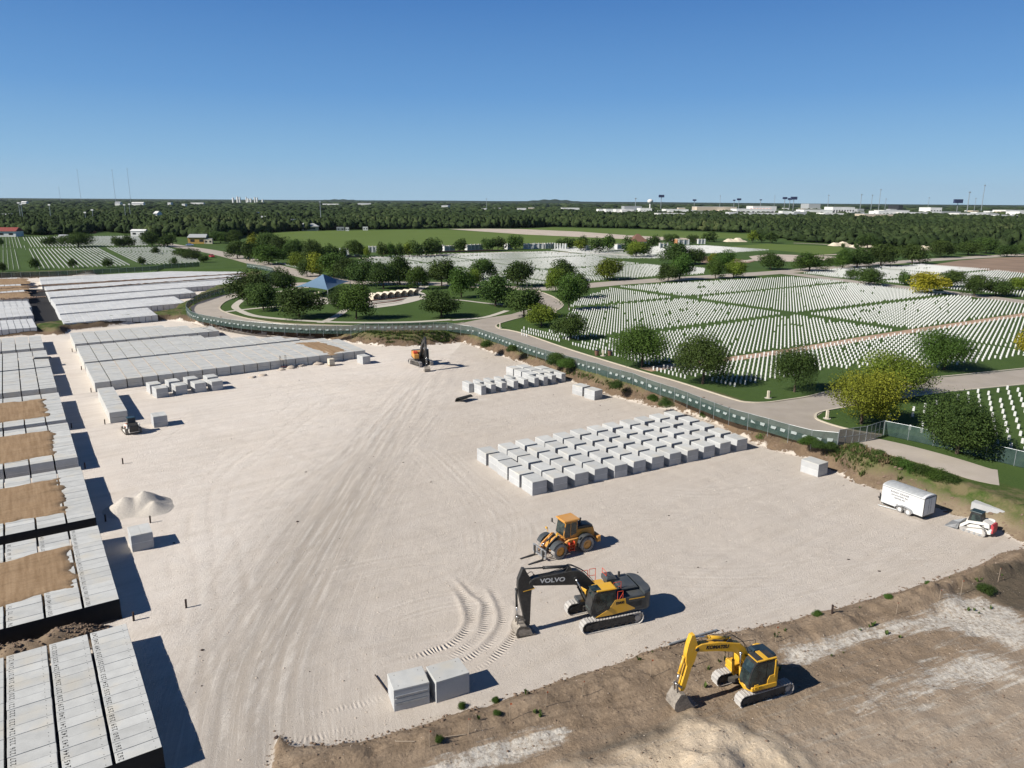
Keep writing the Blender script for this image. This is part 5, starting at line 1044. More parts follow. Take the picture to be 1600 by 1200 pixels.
# ---------------- enclosed trailer
def trailer():
    f = Vector((37.96, 70.33, 0)); r_ = Vector((40.12, 66.63, 0)); ax = (f-r_).normalized(); h = math.atan2(ax.y, ax.x); L = (f-r_).length+.1; Wd = 2.0; n = Vector((ax.y, -ax.x, 0))
    c = (f+r_)/2+n*(Wd/2); t = thing('enclosed_trailer', 'white enclosed cargo trailer with two axles and grey roof parked by the bank', 'trailer', (c.x, c.y, gz(c.x, c.y)), h)
    pr = []; z0 = .38; z1 = 2.2
    body = [(-Wd/2, z0), (Wd/2, z0), (Wd/2, z1)]+[(Wd/2*math.cos(rad(a)), z1+.26*math.sin(rad(a))) for a in range(15, 166, 15)]+[(-Wd/2, z1)]
    mb = MB(); mb.M = Matrix.Rotation(math.pi/2, 4, 'Z'); mb.prism([(p[0], p[1]) for p in body], -L/2, L/2, .02); mb.build('body', M_wht, t)
    rp = [(Wd/2*1.005*math.cos(rad(a)), z1+.01+.262*math.sin(rad(a))) for a in range(12, 169, 12)]; ri = [(Wd/2*.99*math.cos(rad(a)), z1-.02+.25*math.sin(rad(a))) for a in range(168, 11, -12)]
    mb = MB(); mb.M = Matrix.Rotation(math.pi/2, 4, 'Z'); mb.prism(rp+ri, -L/2+.06, L/2-.28); mb.build('roof', M_roofg, t)
    mb = MB(); mb.box((0, Wd/2+.006, z1-.03), (L, .03, .07)); mb.box((0, -Wd/2-.006, z1-.03), (L, .03, .07)); mb.build('trim', M_grey, t)
    mb = MB(); mb.box((0, 0, z0-.06), (L*.98, Wd*.96, .12)); mb.build('chassis', M_black, t)
    # rear doors, in shade
    for s in (-1, 1): mb = MB(); mb.box((-L/2-.012, s*.47, 1.27), (.03, .92, 1.7)); d = mb.build('rear_door', M_wht, t); mb = MB(); mb.cyl((-L/2-.04, s*.18, .5), (-L/2-.04, s*.18, 2.05), .018, n=6); mb.box((-L/2-.045, s*.18, 1.15), (.03, .06, .12)); mb.build('door_latch', M_grey, d)
    mb = MB(); mb.box((-L/2-.03, 0, z1+.02), (.05, Wd*.98, .06)); mb.box((-L/2-.03, Wd/2-.03, 1.25), (.05, .05, 1.8)); mb.box((-L/2-.03, -Wd/2+.03, 1.25), (.05, .05, 1.8)); mb.build('door_frame', M_black, t)
    for s in (-1, 1):
        for xx in (-.62, .24): wheel(t, Matrix.Translation((xx-.15, s*(Wd/2+.02), .34)), .34, .2, rim=M_wht)
        pts = [(-.34+.95*math.cos(rad(a)), .36+.46*math.sin(rad(a))) for a in range(0, 181, 15)]; pp = pts+[(-.34+.87*math.cos(rad(a)), .36+.38*math.sin(rad(a))) for a in range(180, -1, -15)]
        mb = MB(); mb.prism(pp, s*(Wd/2+.06)-.13, s*(Wd/2+.06)+.13); mb.build('mudguard', M_grey, t)
        mb = MB(); mb.box((-.34, s*(Wd/2-.01), .52), (1.7, .02, .36)); mb.build('wheel_well', M_black, t)
    mb = MB(); mb.box((L/2+.45, .25, z0-.05), (1.1, .08, .1), Matrix.Rotation(-.5, 3, 'Z')); mb.box((L/2+.45, -.25, z0-.05), (1.1, .08, .1), Matrix.Rotation(.5, 3, 'Z')); mb.cyl((L/2+.75, 0, .02), (L/2+.75, 0, .85), .05, n=8); mb.box((L/2+.5, 0, .55), (.3, .4, .35)); mb.build('hitch', M_black, t)
    # lettering on the camera side
    side = 1
    for k, (tx, sz, zz, xx) in enumerate([('RANDY KINDER', .27, 1.86, .30), ('EXCAVATING, INC', .21, 1.56, .28), ('DEXTER, MO', .2, 1.28, .25)]):
        lettering(tx, sz, plain('letter_grey', (.10, .10, .11), .7) if k == 0 else MATS['letter_grey'], t, side_M(xx, Wd/2+.007, zz), 'lettering', .004)
trailer()
# ================================================================ FENCE
t_ = NT('green_mesh_fabric'); p = t_.pos(); t_.fin(t_.mix(t_.mr(t_.noise(p, .8, 3), .3, .7), (.028, .056, .046), (.055, .088, .076)), .8)
tr_ = t_.n('ShaderNodeBsdfTransparent'); mx2 = t_.n('ShaderNodeMixShader'); mx2.inputs[0].default_value = .22; t_.l(t_.b.outputs[0], mx2.inputs[1]); t_.l(tr_.outputs[0], mx2.inputs[2]); t_.l(mx2.outputs[0], t_.t.nodes['Material Output'].inputs[0]); M_mesh = t_.m
M_galv = plain('galvanised_steel', (.38, .40, .41), .45, .5)
def fence(name, pts, label, vents=True, hgt=1.85, seg=3.0, mat=None, cat='fence'):
    pts = [Vector((q.x, q.y, GR)) for q in pts]; path = smooth_pts(pts, 6) if len(pts) > 2 else pts
    d = [0.]
    for a, b in zip(path, path[1:]): d.append(d[-1]+(b-a).length)
    n = max(1, round(d[-1]/seg)); q = []
    for i in range(n+1):
        s = d[-1]*i/n; k = min(max(0, int(np.searchsorted(d, s))-1), len(path)-2); f = (s-d[k])/((d[k+1]-d[k]) or 1); c = path[k].lerp(path[k+1], f); c.z = gz(c.x, c.y) if abs(c.x) < 200 else GR; c.z = max(c.z, GR-.5); q.append(c)
    t = thing(name, label, cat, q[0]); o = q[0]; up = Vector((0, 0, 1)); npost = 0
    V = []; Fc = []; vt = MB(); rl = MB(); rr = random.Random(5); nfl = [0]
    for i, (a, b) in enumerate(zip(q, q[1:])):
        a = a-o; b = b-o; nn = (b-a).cross(up).normalized(); m_ = 8; base = len(V)
        for j in range(m_+1):
            f = j/m_; c = a.lerp(b, f); bow = math.sin(math.pi*f)*rr.uniform(-.06, .10)
            for k in range(4): z = .06+(hgt-.06)*k/3; V.append(c+nn*(bow*math.sin(k)*1.0+rr.uniform(-.015, .015))+up*(z-(.05*math.sin(math.pi*f) if k == 3 else 0)))
        for j in range(m_):
            for k in range(3): s_ = base+j*4+k; Fc.append((s_, s_+4, s_+5, s_+1))
        if vents:
            for f in (.27, .73):
                if rr.random() < .06: continue
                c = a.lerp(b, f+rr.uniform(-.03, .03))+up*(hgt*.60+rr.uniform(-.05, .05)); e = (b-a).normalized(); w = rr.uniform(.5, .8); h_ = rr.uniform(.26, .42)
                if nfl[0] < 99: vt = MB()
                for s in (-1, 1):
                    fl = [c-e*w*.5+nn*s*.03, c+e*w*.5+nn*s*.03, c+e*w*.42+nn*s*(.10+rr.random()*.08)-up*h_, c-e*w*.42+nn*s*(.10+rr.random()*.08)-up*h_*.9]; vt.add(fl, [(0, 1, 2, 3)])
                nfl[0] += 1
                if nfl[0] <= 99: vt.build('wind_flap', M_flap, t); vt = MB()
        rl.cyl(a+up*hgt, b+up*hgt, .022, n=6)
    me = bpy.data.meshes.new('mesh_fabric'); me.from_pydata([tuple(v) for v in V], [], Fc); me.update(); link('mesh_fabric', me, mat or M_mesh, t)
    if vents and vt.v: tag(vt.build('wind_flap', M_flap, t), kind='stuff')
    rl.build('top_rail', M_galv, t)
    ids = range(len(q)) if len(q) <= 99 else [int(x) for x in np.linspace(0, len(q)-1, 99)]
    for i in ids:
        mb = MB(); a = q[i]-o; mb.cyl(a-up*.5, a+up*(hgt+.05), .03, n=8); mb.build('post', M_galv, t)
    return t
M_flap = plain('pale_flap', (.27, .30, .285), .8)
fence('site_fence', PG(FENCE), 'long green mesh fence with pale wind flaps between the road and the pad')
fence('site_fence', PG([(291, 486), (293, 480), (300, 475), (314, 470), (330, 465), (345, 460.5), (371, 455.5), (395, 448), (415, 438), (428, 428), (420, 424), (404, 421), (386, 418)]), 'dark green curved mesh fence round the outside of the loop road')
fence('site_fence', PG([(-60, 435), (0, 432), (100, 429), (200, 423.5), (312, 416.5)]), 'far green mesh fence below the upper left headstones', False)
fence('site_fence', PG([(1380, 680), (1450, 695), (1535, 716), (1600, 732), (1680, 752)]), 'green mesh fence behind the big round tree at the right edge', False)
t = thing('site_gate', 'double chain link gate with mesh panels where the driveway meets the road', 'gate', P(1308, 696.5, GR))
o = P(1308, 696.5, GR); up = Vector((0, 0, 1))
for a, b in ((P(1309, 696.3, GR), P(1352, 690, GR)), (P(1353, 689.6, GR), P(1379, 681, GR))):
    a = a-o; b = b-o; mb = MB()
    for f in (0, .25, .5, .75, 1): c = a.lerp(b, f); mb.cyl(c+up*.05, c+up*1.95, .03, n=8)
    for z in (.1, 1.0, 1.95): mb.cyl(a+up*z, b+up*z, .028, n=8)
    fr = mb.build('gate_frame', M_galv, t); mb = MB(); nn = (b-a).cross(up).normalized(); mb.add([a+up*.1, b+up*.1, b+up*1.93, a+up*1.93], [(0, 1, 2, 3)]); mb.build('mesh_fabric', M_meshg, fr) if 'M_meshg' in globals() else mb.build('mesh_fabric', M_mesh, fr)
# ================================================================ TREES
def crown_mesh(seed, nleaf, lobes, squash=.8, leaf=.055, spread=1.0, column=False, base=.24):
    r = np.random.default_rng(seed)
    L = []
    for i in range(lobes):
        a = r.random()*2*math.pi; rr = math.sqrt(r.random())*.30*spread; z = r.uniform(-.12, .20)*(1.6 if column else 1)
        L.append((rr*math.cos(a), rr*math.sin(a), z*.9+(.06-rr*rr*2.0), r.uniform(.14, .24)))
    L.append((0, 0, .02, .26)); L = np.array(L)
    w = L[:, 3]**2; k = r.choice(len(L), nleaf, p=w/w.sum())
    d = r.normal(size=(nleaf, 3)); d /= np.linalg.norm(d, axis=1)[:, None]; rad_ = L[k, 3]*(r.random(nleaf)**.28)*(1+.12*r.normal(size=nleaf))
    C = L[k, :3]+d*rad_[:, None]; C[:, 2] *= squash*1.25
    C[:, 2] += .36*squash+.16
    keep = C[:, 2] > .05; C = C[keep]; d = d[keep]; n = len(C)
    nr = d+r.normal(size=(n, 3))*.75; nr[:, 2] += .35; nr /= np.linalg.norm(nr, axis=1)[:, None]
    t = np.cross(nr, r.normal(size=(n, 3))); t /= np.linalg.norm(t, axis=1)[:, None]; b = np.cross(nr, t); s = leaf*r.uniform(.55, 1.25, n)[:, None]
    lo_, hi_ = np.percentile(C[:, :2], 1.0, axis=0), np.percentile(C[:, :2], 99.0, axis=0); C[:, 0] = (C[:, 0]-(lo_[0]+hi_[0])/2)/(hi_[0]-lo_[0]); C[:, 1] = (C[:, 1]-(lo_[1]+hi_[1])/2)/(hi_[1]-lo_[1]); zt = np.percentile(C[:, 2], 99.3); zb = np.percentile(C[:, 2], 1); C[:, 2] = base+(C[:, 2]-zb)/(zt-zb)*(1-base)
    V = np.stack([C-t*s*.5, C-b*s*.38+nr*s*.08, C+t*s*.5, C+b*s*.38+nr*s*.08], 1).reshape(-1, 3); F = np.arange(4*n).reshape(n, 4)
    lob = r.random(len(L)); tint = np.clip(.65*lob[k][keep]+.4*r.random(n), 0, 1)
    return npmesh('crown', V, F, None, {'tint': tint})
def trunk_mesh(seed, h0=.2, th=.022):
    r = random.Random(seed); mb = MB(); top = Vector((r.uniform(-.02, .02), r.uniform(-.02, .02), h0+.1)); mb.cyl((0, 0, -.02), top, th*1.35, th, n=8, cap=False)
    for i in range(6):
        a = i*1.05+r.random()*.5; e = top+Vector((math.cos(a)*.2*r.uniform(.6, 1.1), math.sin(a)*.2*r.uniform(.6, 1.1), r.uniform(.14, .3))); m_ = top.lerp(e, .5)+Vector((0, 0, .02)); mb.cyl(top, m_, th*.62, th*.4, n=6, cap=False); mb.cyl(m_, e, th*.4, th*.15, n=5, cap=False)
        for s in range(2): f = m_.lerp(e, .5); g = f+Vector((r.uniform(-.1, .1), r.uniform(-.1, .1), r.uniform(.03, .12))); mb.cyl(f, g, th*.2, th*.08, n=4, cap=False)
    me = bpy.data.meshes.new('trunk'); me.from_pydata(mb.v, [], mb.f); me.update(); me.materials.append(M_bark); return me
CR = {'big': [crown_mesh(100+i, 19000, 17, .74, .029, base=.19) for i in range(3)], 'mid': [crown_mesh(200+i, 6500, 16, .78, .056, base=.17) for i in range(5)], 'far': [crown_mesh(300+i, 1500, 12, .8, .10, base=.14) for i in range(4)],
      'col': [crown_mesh(400, 6500, 14, 1.15, .048, .7, True)], 'bush': [crown_mesh(500, 34000, 22, .86, .030, 1.05, base=.03)]}
TK = [trunk_mesh(i) for i in range(5)]
MATCR = {}
def crown_for(kind, i, mk):
    key = (kind, i, mk)
    if key not in MATCR: me = CR[kind][i].copy(); me.materials.clear(); me.materials.append(M_leaf[mk]); me.polygons.foreach_set('use_smooth', [False]*len(me.polygons)); MATCR[key] = me
    return MATCR[key]
TREES = []
def tree(bx, by, wpx, topy, mk, label, kind=None, z=GR, group='trees of the cemetery'):
    q = P(bx, by, z); k = pxm(q); w = wpx/k
    # height so that the top reaches topy
    hgt = 3.0
    for _ in range(12):
        pr = Vector((q.x, q.y, z+hgt))-Vector((0, 0, H)); yy = 600-FPX*pr.dot(_u)/pr.dot(_f); hgt += (yy-topy)/k*1.0; hgt = max(1.5, hgt)
    kind = kind or ('big' if wpx > 62 else 'mid' if wpx > 24 else 'far'); i = random.randrange(len(CR[kind])); tall = 1.0
    w *= (.97 if wpx > 62 else 1.04)
    t = thing('tree', label, 'tree', q, random.random()*6.28, group); t.scale = (w, w, hgt/tall)
    c = bpy.data.objects.new('crown', crown_for(kind, i, mk)); COL.objects.link(c); c.parent = t
    c2 = bpy.data.objects.new('trunk', TK[random.randrange(5)]); COL.objects.link(c2); c2.parent = t
    return t
col = {'d': 'dark green', 'm': 'mid green', 'l': 'yellowish green', 'y': 'bright yellow', 'o': 'golden olive'}
T1 = [ # x, y base, width, top, colour, where
 (412, 484.5, 50, 444, 'd', 'inside the loop lawn, left of the pair of crossing footpaths'), (388, 476, 62, 423, 'd', 'large, at the left end of the loop lawn'), (443, 457.5, 36, 419, 'd', 'between the big left trees and the blue canopy'),
 (467.5, 496, 60, 450, 'd', 'spreading, in front of the left corner of the blue canopy'), (528, 482, 30, 447, 'd', 'narrow, directly below the right corner of the blue canopy'), (556.7, 498.5, 48, 445, 'm', 'on the loop lawn just right of the diagonal footpath'),
 (566, 445.5, 45, 402, 'd', 'behind the loop road, right behind the blue canopy'), (599.5, 451.5, 42, 410, 'd', 'behind the stepped terrace, left of the three'), (625, 445.5, 42, 401, 'd', 'behind the stepped terrace, middle of the three'), (653, 452, 32, 417, 'm', 'behind the stepped terrace, right of the three'),
 (690, 447.5, 42, 406, 'd', 'beside the road in front of the centre headstones'), (721, 465, 35, 418, 'm', 'slender, inside the loop beside the back road'), (755, 437, 38, 405, 'd', 'standing in the left centre headstones'), (738, 447, 26, 421, 'l', 'small, in front of a dark one in the centre headstones'),
 (689.5, 496, 52, 453, 'd', 'alone on the right part of the loop lawn'), (774, 478.5, 58, 431, 'd', 'wide, beside the footpath near the right end of the loop'), (819, 495.7, 54, 450, 'd', 'at the road junction right of the loop'), (846, 510, 45, 477, 'l', 'loose, in front of the small stand of headstones at the junction'),
 (891, 529.5, 45, 492, 'd', 'round and low, beside the fenced road in the first headstones'), (888.5, 484.5, 38, 428, 'm', 'tall and narrow, right of the curving road'), (905, 466, 32, 429, 'd', 'behind the tall narrow one right of the curving road'), (868, 456, 28, 420, 'l', 'behind the tall narrow one, at the road bend'),
 (880, 439, 35, 406, 'd', 'standing in the centre headstones above the road bend'), (808, 447.5, 46, 409, 'd', 'wide, by the road above the loop junction'), (949, 437, 42, 405, 'l', 'alone in the middle of the centre headstones'), (1043.5, 440, 30, 413, 'd', 'small, right of the centre headstones by the road'),
 (1062, 437, 36, 397, 'm', 'in the clump right of the centre headstones, front one'), (1052, 413, 42, 380, 'd', 'in the clump right of the centre headstones, rear left one'), (1086, 413, 30, 389, 'd', 'in the clump right of the centre headstones, rear right one'), (1117.5, 435, 26, 407, 'm', 'left one of the pair beside the upper road'),
 (1146, 434, 30, 406, 'l', 'right one of the pair beside the upper road'), (1130, 417, 32, 391, 'm', 'behind the pair beside the upper road'), (1112, 411, 14, 396, 'o', 'very small, left of the pair beside the upper road'), (1204, 421, 34, 395, 'd', 'round, above the upper road left of the corner'),
 (1265, 424, 46, 396, 'm', 'loose crowned, above the road corner'), (1297, 416, 15, 402, 'd', 'tiny, right of the loose crowned one above the corner'), (1316, 420, 26, 390, 'm', 'slim, above the right part of the upper road'), (1339, 418, 40, 387, 'd', 'wide, above the right part of the upper road'),
 (1376, 416, 48, 382, 'd', 'largest above the right part of the upper road'), (1425, 412, 37, 382, 'd', 'round, above the road by the bare field'), (1469, 402, 37, 376, 'd', 'behind the bare field, left one'), (1512, 399, 37, 377, 'd', 'behind the bare field, middle one'), (1573, 401, 27, 383, 'd', 'behind the bare field, right one'),
 (1357, 446, 42, 420, 'd', 'left one along the right road in the headstones'), (1413, 445, 22, 424, 'd', 'small, in the upper right headstones'), (1330, 436, 18, 420, 'd', 'thin grey, left in the upper right headstones'), (1448, 459, 47, 426, 'y', 'beside the parked car'),
 (1486, 450, 38, 423, 'd', 'right behind the bright yellow one and the car'), (1522, 463, 33, 430, 'd', 'left one of the dark pair by the right road'), (1556, 463, 39, 436, 'd', 'right one of the dark pair by the right road'), (1594, 455, 34, 434, 'l', 'at the right edge beyond the dark pair'),
 (1003, 573, 80, 509, 'm', 'big, left one of two by the red path start'), (1098, 600, 82, 525, 'd', 'big and dense, right one of two by the red path'), (1241, 612.5, 68, 544, 'd', 'with a clear trunk, on the lawn at the bend'), (1345.7, 662.5, 102, 581, 'o', 'big golden one at the junction, in front'),
 (1402, 624, 98, 554, 'l', 'big fresh green one at the junction, behind the golden one'), (1475, 578, 78, 519, 'm', 'on the lawn edge right of the fresh green one'), (1612, 560, 40, 508, 'y', 'cut by the right edge among headstones')]
for k, (bx, by, w, ty, mk, wh) in enumerate(T1): tree(bx, by, w, ty, mk, col[mk]+' tree '+wh, 'col' if 'tall and narrow' in wh else None)
tree(1495, 709, 104, 622, 'd', 'big round dark green tree with crown to the ground by the fence', 'bush')
T2 = [(55, 421, 14, 403, 'd'), (114, 419, 12, 404, 'd'), (169, 418, 14, 403, 'd'), (222, 414, 11, 401, 'd'), (272, 413, 11, 402, 'd'), (4, 425, 12, 410, 'd'), (2, 384, 8, 371, 'd')]
for k, (bx, by, w, ty, mk) in enumerate(T2): tree(bx, by, w, ty, mk, 'young dark tree, %s along the far green fence at upper left' % (['second from the left', 'third from the left', 'fourth from the left', 'fifth from the left', 'rightmost', 'leftmost', 'farthest and smallest'][k]), group='young trees by the far fence')
T3 = [(78, 384, 21, 368), (98, 383, 14, 370), (123, 386, 40, 364), (187, 387, 20, 369), (201, 386, 20, 367), (238, 385, 30, 362), (262, 386, 24, 364), (283, 400, 22, 388), (298, 399, 24, 388), (320, 406, 10, 400)]
for k, (bx, by, w, ty) in enumerate(T3): tree(bx, by, w, ty, 'd', 'dark tree, %s from the left around the upper left headstones' % ordn[k], group='dark trees round the upper left headstones')
T4 = [(371, 404, 30, 377, 'd'), (390, 408, 24, 378, 'd'), (400, 400, 22, 366, 'o'), (420, 413, 42, 383, 'm'), (418, 400, 40, 364, 'd'), (440, 404, 36, 370, 'd'), (460, 407, 32, 375, 'd'), (468, 421, 30, 395, 'l'), (490, 411, 30, 376, 'd'), (500, 432, 36, 396, 'o'), (522, 434, 44, 396, 'm'), (545, 438, 40, 404, 'd'), (536, 408, 12, 385, 'd'), (508, 405, 22, 385, 'd'), (345, 380, 30, 362, 'd'), (365, 380, 30, 360, 'd'), (350, 371, 24, 352, 'm'), (480, 432, 26, 405, 'd')]
for k, (bx, by, w, ty, mk) in enumerate(T4): tree(bx, by, w, ty, mk, col[mk]+' tree, %s of the crowded trees right of the entrance road' % (ONE[k]), group='crowded trees right of the entrance road')
T5 = [(520, 403, 20, 381, 'd'), (556, 401, 27, 376, 'm'), (574, 402, 9, 385, 'l'), (598, 402, 19, 379, 'd'), (611, 402, 14, 380, 'm'), (624, 402, 16, 380, 'd'), (639, 401, 18, 378, 'l'), (652, 402, 18, 376, 'd'), (669, 400.5, 24, 372, 'd'), (682, 399, 17, 372, 'd'), (719, 393, 23, 373, 'd'), (762, 392, 21, 373, 'd'), (778, 391, 24, 371, 'd'),
      (805, 389.5, 24, 368, 'm'), (876, 389, 16, 374, 'd'), (889, 388, 20, 372, 'd'), (907, 392, 21, 374, 'l'), (910, 384, 17, 368, 'd'), (931, 395, 21, 372, 'd'), (950, 393, 21, 367, 'm'), (983, 396, 24, 369, 'd'), (993, 402, 30, 378, 'l'), (1007, 400, 20, 378, 'd'), (1020, 385, 21, 367, 'd'), (1043, 380, 13, 366, 'd'), (1054, 380, 15, 366, 'd'), (1082, 380, 17, 367, 'd'), (1108, 378, 24, 362, 'd')]
for k, (bx, by, w, ty, mk) in enumerate(T5): tree(bx, by, w, ty, mk, col[mk]+' tree, '+(ONE[k] if k < 20 else ['twenty-first', 'twenty-second', 'twenty-third', 'twenty-fourth', 'twenty-fifth', 'twenty-sixth', 'twenty-seventh', 'twenty-eighth'][k-20])+' from the left in the row along the white wall', group='trees along the white columbarium wall')
T6 = [(1176, 379, 16, 360, 'l'), (1190, 379, 14, 364, 'd'), (1204, 380, 20, 362, 'd'), (1317, 388, 6, 380, 'd'), (1338, 389, 8, 380, 'd'), (1355, 388, 30, 366, 'd'), (1600, 398, 26, 380, 'd'), (1540, 396, 34, 372, 'd')]
for k, (bx, by, w, ty, mk) in enumerate(T6): tree(bx, by, w, ty, mk, col[mk]+' tree, %s from the left in front of the far wood at right' % ordn[k], group='trees before the far wood')
# ================================================================ FAR WOOD
def ico(seed, sub, amp):
    import bmesh
    bm = bmesh.new(); bmesh.ops.create_icosphere(bm, subdivisions=sub, radius=1); r = np.random.default_rng(seed); v = np.array([q.co[:] for q in bm.verts]); f = np.array([[q.index for q in fc.verts] for fc in bm.faces]); bm.free()
    ph = r.random((6, 3))*4-2; dsp = sum(np.sin(v @ ph[i]*2.3+i) for i in range(6))/6; v = v*(1+amp*dsp+amp*.8*r.normal(size=len(v)))[:, None]; return v, f
VAR = [ico(i, 2, .34) for i in range(6)]; VARL = [ico(40+i, 1, .34) for i in range(5)]
FV = []; FF = []; FT = []; off = 0
def blobs(pts, wdt, hgt, var, tint):
    global off
    for vi, (v, f) in enumerate(var):
        k = np.arange(len(pts)) % len(var) == vi
        if not k.any(): continue
        p_ = pts[k]; n = len(p_); a = rng.random(n)*6.28; ca_, sa_ = np.cos(a)[:, None], np.sin(a)[:, None]; ww = wdt[k][:, None]/2; hh = hgt[k][:, None]/2
        V = np.stack([p_[:, 0:1]+(v[None, :, 0]*ca_-v[None, :, 1]*sa_)*ww, p_[:, 1:2]+(v[None, :, 0]*sa_+v[None, :, 1]*ca_)*ww, GR+hh*1.05+v[None, :, 2]*hh], 2)
        FV.append(V.reshape(-1, 3)); FF.append((np.arange(n)[:, None, None]*len(v)+f[None]+off).reshape(-1, 3)); FT.append(np.repeat(np.clip(tint[k], 0, 1), len(f))); off += n*len(v)
EDGE = [(-300, 364), (0, 362), (30, 366), (60, 368), (120, 367), (160, 362), (205, 366), (235, 370), (285, 370), (300, 372), (335, 377), (400, 366), (455, 361), (520, 359.5), (640, 357.8), (690, 357), (812, 356.6), (860, 354.4), (1000, 357.5), (1170, 364.5), (1240, 377), (1300, 381), (1350, 385), (1450, 388), (1600, 392), (1900, 402)]
ex = [P(a, b, GR).x/P(a, b, GR).y for a, b in EDGE]; ey = [P(a, b, GR).y for a, b in EDGE]
def scatter(d0, d1, sp, jit=.45):
    out = []; y_ = d0
    while y_ < d1:
        sp_ = sp; xs = np.arange(-.84*y_-60, .84*y_+60, sp_); n = len(xs); out.append(np.stack([xs+rng.normal(size=n)*sp_*jit, y_+rng.normal(size=n)*sp_*jit], 1)); y_ += sp_
    q = np.concatenate(out); lim = np.interp(q[:, 0]/q[:, 1], ex, ey); return q[(q[:, 1] > lim)]
a1 = scatter(400, 900, 4.9); a2 = scatter(900, 1500, 7.4); a3 = scatter(1500, 3000, 16); a4 = scatter(3000, 9000, 52)
def openings(q):     # clearings and the built-up strip on the right
    r_ = q[:, 0]/q[:, 1]; y_ = q[:, 1]; town = (r_ > .10) & (y_ > 1480) & (vnoise(q[:, 0], q[:, 1], 60, 91) > .02)
    clr = (vnoise(q[:, 0], q[:, 1], 160, 92) > .34) & (y_ > 620) & (r_ < -.1); return ~(town | clr)
a1 = a1[openings(a1)]; a2 = a2[openings(a2)]; a3 = a3[openings(a3)]
for q, w0, h0, var in ((a1, 6.6, 6.8, VAR), (a2, 9.5, 7.6, VARL), (a3, 18, 7.6, VARL), (a4, 55, 10.5, VARL)):
    n = len(q); big = vnoise(q[:, 0], q[:, 1], 70, 93)+.5; tint = np.clip(big*.55+rng.random(n)*.5-.05, 0, 1)
    h_ = h0*rng.uniform(.62, 1.35, n)*(1+.8*vnoise(q[:, 0], q[:, 1], 70, 94)); blobs(q, w0*rng.uniform(.6, 1.35, n), h_, var, tint)
print('wood', len(a1), len(a2), len(a3), len(a4))
t = NT('far_foliage'); tn = t.attr('tint'); p = t.pos(); nz_ = t.noise(p, .55, 3, .75); nz2 = t.noise(p, .012, 3)
cc = t.n('ShaderNodeValToRGB'); t.l(t.math('ADD', t.math('MULTIPLY', tn, .75), t.math('MULTIPLY', nz2, .25)), cc.inputs[0])
for i, (ps2, c2) in enumerate([(0, (.016, .026, .010)), (.35, (.030, .047, .017)), (.7, (.058, .080, .030)), (1, (.13, .135, .055))]):
    e = cc.color_ramp.elements[i] if i < 2 else cc.color_ramp.elements.new(ps2); e.position = ps2; e.color = (*c2, 1)
cc.color_ramp.elements[-1].position = 1
c_2 = t.mix(t.mr(nz_, .38, .6), t.mix(.55, cc.outputs[0], (.016, .028, .010)), cc.outputs[0]); t.fin(c_2, .9, 0, .05); t.bump(nz_, 1.0, 1.2); M_far = t.m
V_ = np.concatenate(FV); F_ = np.concatenate(FF); me = npmesh('far_wood', V_, F_, None, {'tint': np.concatenate(FT)}); o = link('far_wood', me, M_far, smooth=False); tag(o, 'far wood of dark green trees reaching to the horizon', 'wood', kind='stuff')
# hills on the horizon
def hill(x0, x1, dist, pk, seed, h0):
    n = 80; V = []; 
    for i in range(n+1):
        a = (x0+(x1-x0)*i/n-800)/FPX; hh = h0+pk*math.exp(-(((i/n)-.5)/.2)**2)*(1+.15*math.sin(i*.9+seed)); V += [(a*dist, dist, GR), (a*(dist+500), dist+500, GR+hh), (a*(dist+1500), dist+1500, GR+hh*.8)]
    F = []
    for i in range(n): F += [(3*i, 3*i+3, 3*i+4, 3*i+1), (3*i+1, 3*i+4, 3*i+5, 3*i+2)]
    me = bpy.data.meshes.new('hills'); me.from_pydata(V, [], F); me.update(); o = link('hills', me, M_far, smooth=True); tag(o, kind='structure')
M_far2 = M_far
hill(455, 620, 9500, 20, 1, 20); hill(760, 960, 9300, 34, 2, 22); hill(-100, 1800, 9900, 8, 3, 26)
# ================================================================ CANOPY, SHELTERS, WALLS
def canopy():
    cs = [P(462, 448, GR+3.0), P(512, 453, GR+3.0), P(547, 439.5, GR+3.0)]; cs.append(cs[0]+cs[2]-cs[1]); c = sum(cs, Vector())/4; ap = P(504.5, 430, GR+6.6); ap = Vector((c.x, c.y, GR+6.6)) if (ap-c).length > 30 else ap; ap = Vector((c.x*.5+ap.x*.5, c.y*.5+ap.y*.5, GR+6.4))
    o = Vector((c.x, c.y, GR)); t = thing('shade_canopy', 'blue four-cornered fabric shade canopy on the loop lawn plaza', 'canopy', o); V = []; F = []; n = 10
    for k in range(4):
        a = cs[k]; b = cs[(k+1) % 4]; base = len(V)
        for i in range(n+1):
            for j in range(n+1):
                f = j/n; e = a.lerp(b, f); e = e+(ap-e)*(.06*math.sin(math.pi*f)); e.z -= .0; g = i/n; q = ap.lerp(e, g); q.z -= math.sin(math.pi*g)*.3; V.append(q-o)
        for i in range(n):
            for j in range(n): s_ = base+i*(n+1)+j; F.append((s_, s_+n+1, s_+n+2, s_+1))
    me = bpy.data.meshes.new('fabric'); me.from_pydata([tuple(v) for v in V], [], F); me.update(); link('fabric', me, M_blue, t)
    for k in range(4): mb = MB(); q = cs[k]-o; mb.cyl((q.x, q.y, 0), q, .12, n=10); mb.build('pole', M_grey, t)
    for k in range(4):
        q = Vector((math.cos(k*1.57+.6)*3, math.sin(k*1.57+.6)*3, 0)); bn = thing('picnic_bench', 'pale bench under the blue canopy, %s one' % ['first left', 'rear', 'right', 'near'][k], 'bench', o+q, k*.8, 'benches under the blue canopy'); mb = MB(); mb.box((0, 0, .44), (1.8, .5, .06)); mb.build('seat', M_cream, bn)
        for s in (-.7, .7): mb = MB(); mb.box((s, 0, .2), (.12, .4, .4)); mb.build('leg', M_cream, bn)
